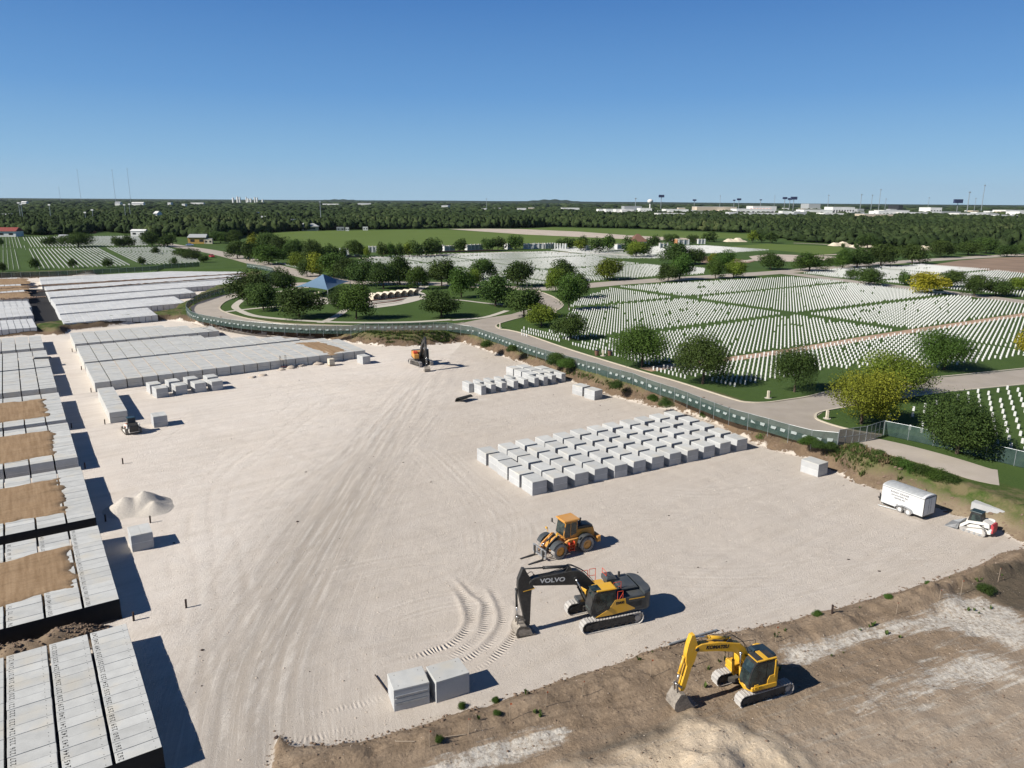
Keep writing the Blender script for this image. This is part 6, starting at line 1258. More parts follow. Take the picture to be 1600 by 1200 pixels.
canopy()
a0 = P(588, 469, GR); a1_ = P(650, 461.5, GR)
for k in range(7):
    q = a0.lerp(a1_, k/6); d = (a1_-a0).normalized(); h = math.atan2(d.y, d.x); t = thing('arched_shelter', 'cream arched shelter, %s from the left in the row above the terrace' % ONE[k], 'shelter', q, h, 'cream shelters above the terrace'); t.scale = (1, 1, .74)
    for s in (-1, 1): mb = MB(); mb.box((s*.95, .9, 1.0), (.22, 1.9, 2.0)); mb.build('side_wall', M_cream, t)
    mb = MB(); pr = [(-1.15, 1.75), (-1.0, 2.1), (-.45, 2.55), (.1, 2.65), (.7, 2.35), (1.15, 1.8), (1.05, 1.7), (.6, 2.15), (.0, 2.45), (-.45, 2.35), (-.95, 1.9)]; mb.prism(pr, -.5, 2.3); mb.build('roof', M_cream, t); mb = MB(); mb.box((0, 1.75, .9), (1.7, .1, 1.8)); mb.build('back_wall', M_brown, t)
for k in range(4): strip('terrace_step', [P(578+2*k, 470.5+2.3*k, GR), P(612+1*k, 467.5+2.4*k-.4*k, GR), P(636-3*k, 464+2.2*k, GR)], .9, GR+.25-.05*k, M_brown if k % 2 == 0 else M_walk, .2)
def colwall(a, b, label, hgt=2.8, dep=2.5, bays=3, roof=None):
    a = P(*a, GR); b = P(*b, GR); d = (b-a); L = d.length; h = math.atan2(d.y, d.x); t = thing('columbarium_wall', label, 'columbarium wall', (a+b)/2, h, 'white columbarium walls along the field')
    mb = MB(); mb.box((0, 0, hgt/2), (L, dep, hgt)); mb.build('wall', M_wht, t)
    for s in np.linspace(-.5, .5, bays+1): mb = MB(); mb.box((s*L*.98, -dep/2-.15, hgt*.58), (.7, .6, hgt*1.16)); mb.build('pillar', M_wht, t)
    for i in range(bays): s = -.5+(i+.5)/bays; mb = MB(); mb.box((s*L*.98, -dep/2-.03, hgt*.5), (L/bays*.72, .05, hgt*.62)); mb.build('niche_panel', M_roofg, t)
    mb = MB(); mb.box((0, 0, hgt+.1), (L+.4, dep+.5, .2)); mb.build('cap', M_cream, t)
cw = [((577, 394), (588, 394)), ((532, 398), (545, 398)), ((662, 393.5), (690, 392)), ((693, 393), (708, 392.5)), ((728, 391), (752, 390)), ((790, 389.5), (797, 389)), ((818, 389), (832, 389)), ((834, 388.5), (848, 388.5)), ((850, 388.5), (866, 388)), ((868, 389), (885, 389.5)), ((915, 392), (928, 392)), ((962, 390), (975, 389.5)), ((1030, 388), (1042, 388)), ((1060, 382), (1075, 382)), ((1090, 381), (1100, 381))]
for k, (a, b) in enumerate(cw): colwall(a, b, 'low white wall unit, %s from the left along the green field' % (ONE[k]), bays=2 if b[0]-a[0] < 16 else 4, hgt=3.0)
strip('low_wall', [P(600, 397.5, GR), P(700, 394.5, GR), P(780, 392.5, GR)], 1.0, GR+.9, M_brown, .9); strip('footpath', [P(560, 404, GR), P(700, 397.5, GR), P(800, 394, GR), P(900, 394, GR), P(1000, 400, GR)], 5, GR+.05, M_pale)
def building(label, x0, x1, yb, hgt, wallm, roofm, name='building', cat='building', dep=None, kind='flat', group=None, dist=None, wins=True, z=GR):
    a = P(x0, yb, z); b = P(x1, yb, z)
    if dist: sc = dist/a.y; a = Vector((a.x*sc, dist, z)); b = Vector((b.x*dist/b.y, dist, z))
    L = (b-a).length; h = math.atan2((b-a).y, (b-a).x); dep = dep or L*.5; nrm = Vector((-math.sin(h), math.cos(h), 0)); c = (a+b)/2+nrm*dep/2
    t = thing(name, label, cat, c, h, group); mb = MB(); mb.box((0, 0, hgt/2), (L, dep, hgt)); mb.build('wall', wallm, t); mb = MB()
    if kind == 'flat': mb.box((0, 0, hgt+.15), (L*1.01, dep*1.01, .35))
    elif kind == 'gable': mb.M = Matrix.Identity(4); r_ = dep*.22; mb.add([(-L*.53, -dep*.56, hgt), (L*.53, -dep*.56, hgt), (L*.53, dep*.56, hgt), (-L*.53, dep*.56, hgt), (-L*.5, 0, hgt+r_), (L*.5, 0, hgt+r_)], [(0, 1, 5, 4), (2, 3, 4, 5), (0, 4, 3), (1, 2, 5), (3, 2, 1, 0)])
    else: r_ = kind; mb.add([(-L*.56, -dep*.56, hgt), (L*.56, -dep*.56, hgt), (L*.56, dep*.56, hgt), (-L*.56, dep*.56, hgt), (-L*.08, 0, hgt+r_), (L*.08, 0, hgt+r_)], [(0, 1, 5, 4), (2, 3, 4, 5), (0, 4, 3), (1, 2, 5), (3, 2, 1, 0)])
    mb.build('roof', roofm, t)
    if wins:
        n = max(2, min(8, int(L/6)))
        for i in range(n): mb = MB(); mb.box((-L/2+L*(i+.5)/n, -dep/2-.03, hgt*.5), (L/n*.45, .08, hgt*.35)); mb.build('window', M_black, t)
    return t
M_tan = plain('tan_wall', (.5, .42, .32), .85); M_bw = plain('white_wall', (.70, .69, .66), .8, scale=.05); M_br = plain('brick_wall', (.30, .15, .10), .85)
building('committal pavilion with steep brown hip roof and white pillars by the field', 989, 1011, 386, 3.4, M_bw, M_brown, 'pavilion', 'pavilion', dep=13, kind=4.6)
building('orange brick store behind the tree row right of the pavilion', 1058, 1076, 381, 3, plain('orange_brick', (.42, .20, .10), .85), M_tan, dep=8)
building('ranch style house with pale hip roof at the far edge of the field', 466, 497, 360.5, 4, M_tan, M_roofg, 'house', 'house', dep=22, kind=4.5)
building('small white cabin, left one beside the far edge of the field', 540, 545.5, 361, 3.2, M_bw, M_roofg, 'cabin', 'cabin'); building('small white cabin, right one beside the far edge of the field', 567, 575, 360, 3.2, M_bw, M_roofg, 'cabin', 'cabin')
building('long low grey shed left of the white cabins', 526, 538, 360.5, 3, M_grey, M_roofg, 'shed', 'shed')
building('gatehouse with grey gable roof and yellow wall by the entrance road', 294, 322, 381, 4, plain('yellow_wall', (.45, .28, .08), .8), M_roofg, 'gatehouse', 'gatehouse', dep=9, kind='gable')
building('grey flat carport right of the gatehouse', 319, 332, 381, 3, M_cream, M_roofg, 'carport', 'carport')
building('long red roofed barn at the left edge behind the headstones', -20, 25, 370, 4, M_bw, M_redr, 'barn', 'barn', dep=12, kind='gable')
building('white flat building above the red barn at left', 8, 24, 351, 6, M_bw, M_bw, 'warehouse', 'warehouse', dist=560); building('white house left of the orange fence at upper left', 90, 104, 362, 4.5, M_bw, M_roofg, 'house', 'house', kind='gable', dist=480)
building('white house right of a dark tree at upper left', 117, 126, 363, 5, M_bw, M_roofg, 'house', 'house', kind='gable', dist=470); building('white stepped building below the two tall light masts', 203, 226, 356, 4, M_bw, M_bw, 'house', 'house', kind='gable', dist=570)
for k, (x0, x1) in enumerate([(128, 134), (136, 143), (144, 150)]): building('orange block of materials, %s of three beside the white house' % ['left one', 'middle one', 'right one'][k], x0, x1, 364.5, 1.6, plain('orange_stack', (.40, .14, .05), .8), M_br, 'material_stack', 'material stack', wins=False, group='orange stacks by the white house')
# town on the horizon, right side (x0, x1, y base, distance, height)
ORD2 = ['twenty-first', 'twenty-second', 'twenty-third', 'twenty-fourth', 'twenty-fifth', 'twenty-sixth', 'twenty-seventh', 'twenty-eighth', 'twenty-ninth', 'thirtieth', 'thirty-first', 'thirty-second', 'thirty-third', 'thirty-fourth', 'thirty-fifth', 'thirty-sixth']
TOWN = [(745, 760, 1900, 10), (768, 782, 2000, 10), (808, 822, 1900, 11), (826, 835, 2100, 11), (878, 905, 2000, 12), (935, 958, 1700, 12), (946, 966, 1600, 13), (962, 990, 1500, 14), (975, 1002, 1900, 18), (1000, 1018, 1800, 14), (1028, 1070, 1330, 9), (1040, 1075, 1700, 13), (1078, 1120, 1420, 9), (1088, 1150, 1900, 18),
        (1110, 1175, 1350, 8), (1150, 1210, 1700, 15), (1165, 1240, 1450, 9), (1175, 1212, 2000, 20), (1222, 1262, 1320, 9), (1255, 1300, 1700, 14), (1262, 1280, 2600, 27), (1300, 1334, 1800, 20), (1288, 1318, 1450, 10), (1350, 1395, 1280, 11), (1372, 1400, 1500, 14), (1380, 1420, 1700, 14), (1408, 1450, 1480, 12), (1452, 1470, 1900, 20), (1470, 1500, 1600, 13), (1498, 1558, 1500, 11), (1560, 1590, 1400, 9), (1570, 1600, 1750, 16), (1592, 1640, 1500, 15), (1402, 1409, 2300, 24), (690, 700, 2400, 14)]
for k, (x0, x1, dst, hg) in enumerate(TOWN):
    mt = M_bw if k % 5 != 3 else (M_tan if k % 2 else M_roofg)
    if k == 33: mt = M_black
    if k == 20: mt = M_roofg
    building(('white flat roofed' if mt == M_bw else 'tan flat roofed' if mt == M_tan else 'dark' if mt == M_black else 'grey flat roofed')+' building of the far town, '+(ONE[k] if k < 20 else ORD2[k-20])+' from the left', x0, x1, 340, hg, mt, mt if mt != M_tan else M_bw, 'warehouse', 'warehouse', dep=dst*.028, dist=dst, group='far town buildings on the right horizon', wins=(k % 3 == 0))
rb = random.Random(4)
for k in range(46):
    D_ = rb.uniform(1350, 2600); x0 = rb.uniform(930, 1600); building('small pale building scattered among trees of the far town', x0, x0+rb.uniform(6, 20), 340, rb.uniform(9, 14), rb.choice([M_bw, M_bw, M_tan, M_roofg]), rb.choice([M_bw, M_roofg]), 'town_building', 'town building', dep=25, dist=D_, group='small scattered buildings of the far town', wins=False)
for k in range(7):      # red and white striped market roofs
    x0 = 1174+k*5; building('red and white peaked roof, %s from the left in the far town' % ONE[k], x0, x0+4.6, 330, 12, M_bw, plain('pink_roof', (.55, .33, .28), .8) if k == 0 else MATS['pink_roof'], 'market_hall', 'market hall', kind=5, dist=1720, dep=30, group='peaked market roofs in the far town', wins=False)
LT = [(36, 44, 2600, 12), (0, 12, 900, 7), (18, 30, 1100, 7), (182, 190, 2300, 14), (264, 269, 2200, 16), (286, 291, 2300, 12), (208, 226, 2600, 12), (300, 320, 3000, 13), (388, 397, 800, 6), (400, 413, 790, 6), (418, 432, 780, 6), (449, 456, 770, 6), (240, 246, 1000, 7), (395, 401, 1150, 7), (505, 530, 3000, 12), (560, 580, 3200, 12)]
for k, (x0, x1, dst, hg) in enumerate(LT): building('small white building among the far trees at left, '+ONE[k]+' in the list from the left edge' if False else 'small white building among the far trees on the left, %s one' % ONE[k], x0, x1, 340, hg+2, M_bw, M_roofg if k % 2 else M_bw, 'house', 'house', dep=14, dist=dst, kind='gable' if k % 3 == 0 else 'flat', wins=False, group='pale buildings among the far trees at left')
for k, (x0, x1, yt) in enumerate([(387.5, 390, 311), (394, 396.5, 309.5), (397.5, 399.5, 310), (407, 408.5, 309.5), (409.5, 412, 312), (413.5, 416, 312), (419.5, 421.5, 310), (423, 425, 310.5), (431, 433.5, 313.5)]):
    D = 4200; a = (x0-800)/FPX*D*1.03; w = (x1-x0)/FPX*D; hgt = (316-yt)/FPX*D+18; t = thing('silo', 'pale tall silo of the far plant on the left horizon, %s from the left' % ONE[k], 'silo', (a, D, GR), 0, 'silos of the far plant'); mb = MB(); mb.cyl((0, 0, 0), (0, 0, hgt), w*.6, n=12); mb.build('body', M_bw, t); mb = MB(); mb.cyl((0, 0, hgt), (0, 0, hgt+w*.3), w*.6, w*.15, n=12); mb.build('cap', M_roofg, t)
def far_at(xp, dist): d = _f+_r*((xp-800)/FPX)+_u*((600-316)/FPX); s = dist/d.y; return Vector((d.x*s, dist, GR)), FPX/(dist*math.cos(PITCH)+0)
def ztop(xp, yp, dist): d = _f+_r*((xp-800)/FPX)+_u*((600-yp)/FPX); return H+d.z*dist/d.y
for k, (xp, yt, D, wr) in enumerate([(1033, 304.5, 2200, 4), (1085, 311.5, 2400, 2.6), (1147, 312, 2300, 1.8), (1154.5, 310, 2300, 3), (1188.5, 311.5, 2300, 1.6), (1226, 308, 2000, 3.2), (1234, 309.5, 2050, 3.0), (1240, 307.5, 2000, 4.5), (1497, 311.5, 2000, 6)]):
    q, s_ = far_at(xp, D); zt = ztop(xp, yt, D); t = thing('pylon_sign', 'tall dark sign or tank on a pole, %s from the left on the right horizon' % ONE[k], 'pylon sign', q, 0, 'tall pole signs of the far town'); w = wr*D/FPX; mb = MB(); mb.cyl((0, 0, 0), (0, 0, zt-GR), .8, n=8); mb.build('pole', M_grey, t); mb = MB(); mb.box((0, 0, zt-GR-w*.45), (w*2, w*.8, w*.95)); mb.build('panel', plain('navy_panel', (.03, .04, .09), .6) if k == 0 else MATS['navy_panel'], t)
q, s_ = far_at(1016, 2100); zt = ztop(1016, 311, 2100); t = thing('water_tower', 'white ball shaped water tower left of the tall signs', 'water tower', q); mb = MB(); mb.cyl((0, 0, 0), (0, 0, zt-GR-8), 2, n=10); mb.build('stem', M_bw, t)
v, f = ico(3, 3, 0); mb = MB(); mb.add([(a*8, b*8, c*6+zt-GR-6) for a, b, c in v], [tuple(x_) for x_ in f]); mb.build('tank', M_bw, t, True)
for k, (xp, yt, D, r_) in enumerate([(95, 292, 4000, .7), (127, 264, 4200, .8), (181, 264, 4200, .9), (204.5, 262, 4200, .9), (1125, 305, 2600, .8), (1294, 304, 2600, 1), (1345, 303, 2500, 1.1), (1362, 304, 2600, 1), (1374, 295, 2500, 1), (1384, 310, 2500, .8), (1451, 308, 2600, .8), (1513, 299, 2300, 1.3), (1524, 309, 2400, .8), (1535, 288, 2400, 1.1), (993, 309, 1500, .8), (500, 314, 900, .5), (1210, 305, 2600, .7), (760, 302 + 8, 2400, .8)]):
    q, s_ = far_at(xp, D); zt = ztop(xp, yt, D)-GR; t = thing('radio_mast', 'thin tall mast, %s from the left on the horizon' % ONE[k], 'radio mast', q, 0, 'thin masts on the horizon'); mb = MB(); mb.cyl((0, 0, 0), (0, 0, zt), r_, r_*.6, n=6); mb.build('mast', M_galv, t); mb = MB(); mb.box((0, 0, zt*.96), (r_*4, r_*2, r_*2.5)); mb.build('antenna', M_galv, t)
for k, (xp, yb, yt) in enumerate([(34, 352, 317), (37.5, 352, 319), (81, 350, 320), (197.5, 349, 320), (205, 347, 319), (147, 352, 328), (135, 350, 332)]):
    q = P(xp, yb, GR); D = q.y; zt = ztop(xp, yt, D)-GR; t = thing('light_mast', 'tall pale floodlight mast, %s from the left above the upper left trees' % ONE[k], 'light mast', q, 0, 'floodlight masts at upper left'); mb = MB(); mb.cyl((0, 0, 0), (0, 0, zt), .35, .22, n=8); mb.build('pole', M_galv, t); mb = MB(); mb.box((0, -.2, zt), (2.6, .4, 1.4)); mb.build('lamp_head', M_bw, t)
# broken limestone spoil heaps before the right wood, stacked pale pieces
for k, (x0, x1, yb) in enumerate([(1297, 1330, 384), (1330, 1362, 386), (1435, 1455, 391), (1132, 1165, 377.5)]):
    a = P(x0, yb, GR); b = P(x1, yb, GR); n = 26; V = []; F = []; L = (b-a).length; e = (b-a).normalized(); nn = Vector((-e.y, e.x, 0)); q = (a+b)/2
    for i in range(n):
        for j in range(10): f = i/(n-1); g = j/9; w_ = math.sin(math.pi*g)*math.sin(math.pi*f)**.5; V.append(e*(f-.5)*L+nn*(g-.5)*9+Vector((0, 0, w_*(2.3+.6*math.sin(i*.5+k*2)+.3*math.sin(i*1.3+j*.7)+random.random()*.2))))
    for i in range(n-1):
        for j in range(9): F.append((i*10+j, (i+1)*10+j, (i+1)*10+j+1, i*10+j+1))
    me = bpy.data.meshes.new('spoil_heap'); me.from_pydata([tuple(v_) for v_ in V], [], F); me.update(); o = link('spoil_heap', me, plain('pale_spoil', (.58, .50, .38), .9, scale=.3) if k == 0 else MATS['pale_spoil'], None, True); o.location = q; tag(o, 'long heap of pale limestone spoil before the far wood, %s of four' % ['first', 'second', 'third', 'fourth'][k], 'spoil heap', 'limestone spoil heaps')
# ================================================================ CARS
def car(px_, py_, h, body, label, z=GR):
    q = P(px_, py_, z); t = thing('parked_car', label, 'car', q, h, 'cars of the cemetery roads')
    mb = MB(); mb.prism([(-2.2, .3), (-2.25, .75), (-2.1, .9), (1.2, .92), (2.1, .75), (2.25, .5), (2.2, .3)], -.88, .88, .08); mb.build('body', body, t); mb = MB(); mb.prism([(-1.9, .9), (-1.4, 1.42), (.3, 1.45), (1.2, .9)], -.78, .78, .08); mb.build('window_band', M_glass, t); mb = MB(); mb.prism([(-1.4, 1.42), (-1.3, 1.49), (.2, 1.5), (.32, 1.44)], -.72, .72, .03); mb.build('roof', body, t)
    for xx in (-1.35, 1.35):
        for s in (-1, 1): wheel(t, Matrix.Translation((xx, s*.8, .33)), .33, .2, rim=M_grey, tyre=M_black)
M_cb = plain('blue_white_paint', (.25, .35, .55), .3); car(1468, 459, rad(-20), M_wht, 'white car parked under the trees by the right road'); car(547, 402.5, rad(20), M_black, 'dark car near the white wall units left of centre'); car(331, 402, rad(-55), M_redp, 'small red vehicle on the entrance road'); car(297, 384, rad(10), M_cb, 'blue and white car by the gatehouse'); car(560, 402, rad(20), M_black, 'dark car just right of the other dark car by the white walls'); car(444, 449, rad(20), M_cb, 'blue grey car on the loop road behind the canopy')
# ================================================================ SMALL SITE THINGS
for k, (a, b) in enumerate([(209, 970), (291, 950), (235, 817), (165, 815), (164, 663), (192, 725), (113, 550), (127.5, 578), (142.5, 613), (112, 669), (133, 732), (1300, 979-20)]):
    q = G0(a, b); t = thing('marker_post', 'short dark steel post, %s' % ['beside the gap between the two nearest banks', 'standing alone on the pad right of the nearest gap', 'behind the pale two-lid block', 'by the corner of the third bank', 'at the near end of the lone row', 'between the small loader and the gravel pile', 'at the corner of the rearmost long row', 'at the corner of the middle long row', 'at the corner of the nearest long row', 'in the bank shadow left of the lone row', 'in the bank shadow above the gravel pile', 'at the dirt edge right of the big excavator'][k], 'post', q, 0, 'short dark posts on the pad'); mb = MB(); mb.cyl((0, 0, -.1), (0, .04, .66), .075, n=10); mb.build('post', M_rust, t); mb = MB(); mb.cyl((0, .04, .66), (0, .04, .69), .085, n=10); mb.build('cap', M_rust, t)
for k, (a, b, h_) in enumerate([(797, 1126, 1.2), (732, 1148, 1.1), (671, 1168, 1.1), (853, 1105, 1.1), (910, 1088, 1.1), (1017, 1056, 1.2), (1212, 1003, 1.2), (1467, 941, 1.1), (1501, 930, 1.3), (1559, 910, 1.3), (1078, 1040, 1.0), (1400, 960, 1.0)]):
    q = G0(a, b); t = thing('survey_stake', 'thin wooden survey stake with faded flag, %s from the left along the brown berm' % ONE[[2, 1, 0, 3, 4, 5, 7, 9, 10, 11, 6, 8][k]], 'stake', q, 0, 'survey stakes along the berm'); mb = MB(); mb.cyl((0, 0, -.1), (random.uniform(-.05, .05), 0, h_), .018, n=6); mb.build('stake', M_wood, t); mb = MB(); mb.add([(0, 0, h_-.14), (.12, .02, h_-.12), (.12, .02, h_-.02), (0, 0, h_)], [(0, 1, 2, 3)]); mb.build('flag', plain('orange_flag', (.45, .12, .05), .8) if k == 0 else MATS['orange_flag'], t)
for k, (p0, p1, r_, mt, nm, lb) in enumerate([((1045, 1009), (1120, 986), .07, M_galv, 'pipe', 'long grey pipe lying on the edge of the pad behind the yellow excavator boom'), ((618, 1160), (648, 1160), .03, M_wood, 'stick', 'pale stick lying on the dirt below the grooved block, left one'), ((695, 1153), (728, 1149), .03, M_wood, 'stick', 'pale stick lying on the dirt, right one of two'), ((586, 1056), (612, 1092), .04, M_rust, 'bar', 'dark bar lying on the pad by the grooved block'), ((1378, 787), (1420, 799), .05, M_galv, 'ladder_rail', 'grey rail lying in front of the trailer, upper one'), ((1372, 790), (1416, 802), .05, M_galv, 'ladder_rail', 'grey rail lying in front of the trailer, lower one')]):
    a = G0(*p0, r_+.04); b = G0(*p1, r_+.04); mb = MB(); mb.cyl(a, b, r_, n=8); o = mb.build(nm, mt); tag(o, lb, nm.replace('_', ' '))
# gravel pile beside the banks
q = G0(213, 797); q.z -= .02; n = 60; g1 = np.linspace(-5.2, 5.2, n); GX, GY = np.meshgrid(g1, g1, indexing='ij'); hs_ = [1.5-np.hypot(GX+1.1, (GY-.2))*.68, 1.75-np.hypot(GX-.4, GY-1.2)*.70, 1.05-np.hypot(GX-1.9, GY-.1)*.62]; hh = np.log(sum(np.exp(h_*9) for h_ in hs_))/9; hh = np.log(1+np.exp(np.clip(hh*4.5, -30, 30)))/4.5; hh = hh*(1+fbm(GX+50, GY+50, .5, 7)*.10)-.06-.10*np.clip(np.hypot(GX, GY)-3.6, 0, 2)
id_ = np.arange(n*n).reshape(n, n); F = np.stack([id_[:-1, :-1].ravel(), id_[1:, :-1].ravel(), id_[1:, 1:].ravel(), id_[:-1, 1:].ravel()], 1)
tt = NT('grey_gravel'); nn_ = tt.noise(tt.pos(), 9, 4, .8); tt.fin(tt.mix(tt.mr(nn_, .3, .7), (.44, .40, .345), (.68, .62, .545)), .95, 0, .1); tt.bump(nn_, 1, .1)
o = link('gravel_pile', npmesh('gravel_pile', np.stack([GX.ravel()*.95, GY.ravel()*.95, hh.ravel()], 1), F), tt.m, None, True); o.location = q; tag(o, 'small pile of pale grey gravel beside the third crypt bank', 'gravel pile')
for k, (a, b, s_) in enumerate([(395, 592, .5), (411, 584+5, .6), (440, 580, .6), (455, 579-2, .7), (470, 574, .6), (495, 571, .8), (545, 561, .6), (430, 565, .4)][:7]):
    q = G0(a, b-2); mb = MB(); v, f = ico(60+k, 2, .25); mb.add([(x_*s_*1.3, y_*s_, max(-.05, z_*s_*.55)) for x_, y_, z_ in v], [tuple(q_) for q_ in f]); o = mb.build('sand_heap', M_pale, None, True); o.location = q; tag(o, 'little heap of pale sand below the long crypt rows, %s from the left' % ONE[k], 'sand heap', 'little sand heaps by the long rows')
q = P(517.5, 571); t = thing('pallet_crate', 'pale plastic tote on a pallet in front of the long crypt rows', 'tote', q, rad(35)); mb = MB(); mb.box((0, 0, .75), (1.0, 1.1, 1.1)); mb.build('tank', M_cream, t); mb = MB(); mb.box((0, 0, .1), (1.1, 1.2, .16)); mb.build('pallet', M_wood, t); mb = MB()
for z_ in (.35, .7, 1.05): mb.tube([Vector((-.53, -.58, z_)), Vector((.53, -.58, z_)), Vector((.53, .58, z_)), Vector((-.53, .58, z_)), Vector((-.53, -.58, z_))], .02, 5)
mb.build('cage', M_grey, t)
q = P(443, 575); t = thing('rolling_scaffold', 'dark red rolling scaffold leaning at the face of the long crypt rows', 'scaffold', q, rad(38)); 
for s in (-.5, .5):
    mb = MB(); rail(mb, [(s, -.3, 0), (s, -.3, 2.3), (s, .3, 2.3), (s, .3, 0)], .03)
    for z_ in (.5, 1.0, 1.5, 2.0): rail(mb, [(s, -.3, z_), (s, .3, z_)], .025)
    mb.build('end_frame', M_rust, t)
mb = MB(); mb.box((0, 0, .35), (1.0, .6, .05)); mb.build('platform', M_redp, t)
q = UV(157.2, 2.2, CH); t = thing('folded_tarp', 'black folded tarp lying on the corner of a crypt bank at upper left', 'tarp', q, GANG-.3); mb = MB(); mb.box((0, 0, .12), (3.0, .9, .22), Matrix.Rotation(.06, 3, 'X'), (.8, .7)); mb.box((.9, .6, .1), (.9, .8, .16), Matrix.Rotation(.4, 3, 'Z'), (.7, .7)); mb.build('sheet', M_black, t)
# water outlets and small bins beside the roads
for k, (a, b) in enumerate([(1292, 654), (781, 512), (1200, 622), (823.5, 449), (868, 488), (942, 556)]):
    q = P(a, b, GR); t = thing('water_stand', 'small pale water stand at the roadside, %s' % ['at the kerb point by the golden tree', 'at the kerb corner right of the loop', 'on the lawn at the bend', 'at the road behind the loop', 'at the curving road edge', 'with two dark bins by the fenced road'][k], 'water stand', q, 0, 'pale water stands by the roads'); mb = MB(); mb.prismz([(-.15, -.15), (.15, -.15), (.15, .15), (-.15, .15)], 0, 1.1, .03); mb.build('pillar', M_cream, t); mb = MB(); mb.box((.22, 0, .85), (.16, .1, .35)); mb.build('holder', M_brown, t); mb = MB(); mb.cyl((0, 0, 0), (0, 0, .05), .5, n=14); mb.build('base', M_walk, t)
for k, s in enumerate((-1.1, 1.3)): q = P(942, 556, GR)+Vector((s, .4, 0)); t = thing('bin', 'dark brown round bin, %s of the roadside water stand' % ['left', 'right'][k], 'bin', q, 0, 'brown bins by the fenced road'); mb = MB(); mb.cyl((0, 0, 0), (0, 0, .95), .36, .4, n=14); mb.build('body', M_brown, t); mb = MB(); mb.cyl((0, 0, .95), (0, 0, 1.02), .42, n=14); mb.build('rim', M_black, t)
# ================================================================ WEEDS, STONES, CLODS
def tuft_field(name, label, n, test, hmin, hmax, mats, seed=1, cat='weeds', wid=.038):
    r = np.random.default_rng(seed); pts = test(r, n); V = []; F = []; T = []; k = 0
    nb = 9; m_ = len(pts); a = r.random((m_, nb))*6.28; ln = r.uniform(hmin, hmax, (m_, 1))*r.uniform(.5, 1.15, (m_, nb)); rr_ = r.random((m_, nb))*.35*ln; bx = pts[:, 0:1]+np.cos(a)*rr_; by = pts[:, 1:2]+np.sin(a)*rr_; bz = np.repeat(pts[:, 2:3], nb, 1)
    lean = r.uniform(.1, .6, (m_, nb))*ln; tx = bx+np.cos(a)*lean; ty = by+np.sin(a)*lean; w = wid*ln/.5*r.uniform(.7, 1.6, (m_, nb)); pxx, pyy = -np.sin(a)*w, np.cos(a)*w
    P0 = np.stack([bx-pxx*.5, by-pyy*.5, bz-.04], 2); P1 = np.stack([bx+pxx*.5, by+pyy*.5, bz-.04], 2); mx_2 = (bx+tx)/2; my_ = (by+ty)/2; P2 = np.stack([mx_2+pxx, my_+pyy, bz+ln*.62], 2); P3 = np.stack([mx_2-pxx, my_-pyy, bz+ln*.62], 2); P4 = np.stack([tx, ty, bz+ln], 2)
    V = np.stack([P0, P1, P2, P3, P4, P4], 2).reshape(-1, 3); c = np.arange(m_*nb)[:, None]*6; F = np.concatenate([c+np.array([0, 1, 2, 3])[None], c+np.array([3, 2, 4, 5])[None]])
    tint = np.repeat(r.random(m_)[:, None], nb, 1).ravel()*.6+r.random(m_*nb)*.4
    o = link(name, npmesh(name, V, F, None, {'tint': np.concatenate([tint, tint])}), mats); tag(o, label, cat, kind='stuff'); return o
M_weed = foliage('weed_green', (.05, .095, .02), (.15, .20, .06), .3); M_dry = foliage('dry_grass', (.16, .115, .06), (.34, .26, .15), .2)
tz = A_(TOE, 30).reshape(shp)
def toe_at(px_, py_):
    i = np.searchsorted(gx, px_)-1; j = np.searchsorted(gy, py_)-1; return tz[j, i], Zg[j, i]
CEM = PG(FENCE+[(1352, 691), (1380, 681), (1380, 600), (800, 400), (371, 440), (300, 474)])
def bank_pts(lo, hi, thr, seed_, sc=5.0):
    def f(r, n):
        x_ = r.uniform(-75, 70, n*22); y_ = r.uniform(55, 190, n*22); d, z_ = toe_at(x_, y_); pat = fbm(x_, y_, sc, seed_, 3)
        k = (d > lo) & (d < hi+pat*1.6) & (pat > thr) & (y_ < 180); k[k] = (sdpoly(x_[k], y_[k], CEM) < -.35) & (np.hypot(x_[k]-P(1585, 775, 1).x, y_[k]-P(1585, 775, 1).y) > 9+5*pat[k]) & ~((x_[k] > 34) & (pat[k] < .0)); q = np.stack([x_, y_, z_], 1)[k][:n]; return q
    return f
tuft_field('bank_weeds', 'rough green weeds along the top of the earth bank below the fence', 30000, bank_pts(.6, 3.0, -.50, 5), .18, .55, M_weed, 3)
tuft_field('dry_grass', 'dry straw coloured grass on the earth bank faces', 6000, bank_pts(.4, 4.2, -.12, 15, 3.0), .25, .6, M_dry, 4, wid=.03)
def low_pts(r, n):
    x_ = r.uniform(-14, 62, n*6); y_ = r.uniform(32, 75, n*6); i = np.searchsorted(gx, x_)-1; j = np.searchsorted(gy, y_)-1; lw_ = A_(LOW, -20).reshape(shp)[j, i]; k = (lw_ > .4) & (lw_ < 5) & (fbm(x_, y_, 2.2, 8, 3) > .22); return np.stack([x_, y_, Zg[j, i]], 1)[k][:n]
tuft_field('berm_weeds', 'scattered small green weeds on the brown berm', 420, low_pts, .12, .34, M_weed, 6, wid=.09)
def shrub(a, b, wpx, label, mk='d'):
    q = G0(a, b); w = wpx/pxm(q); t = thing('shrub', label, 'shrub', q, random.random()*6, 'green shrubs about the site'); t.scale = (w, w, w*.75); c = bpy.data.objects.new('foliage', crown_for('mid', random.randrange(5), mk)); COL.objects.link(c); c.parent = t; c.location = (0, 0, -.22); c2 = bpy.data.objects.new('stem', TK[0]); COL.objects.link(c2); c2.parent = t; c2.scale = (.5, .5, .6)
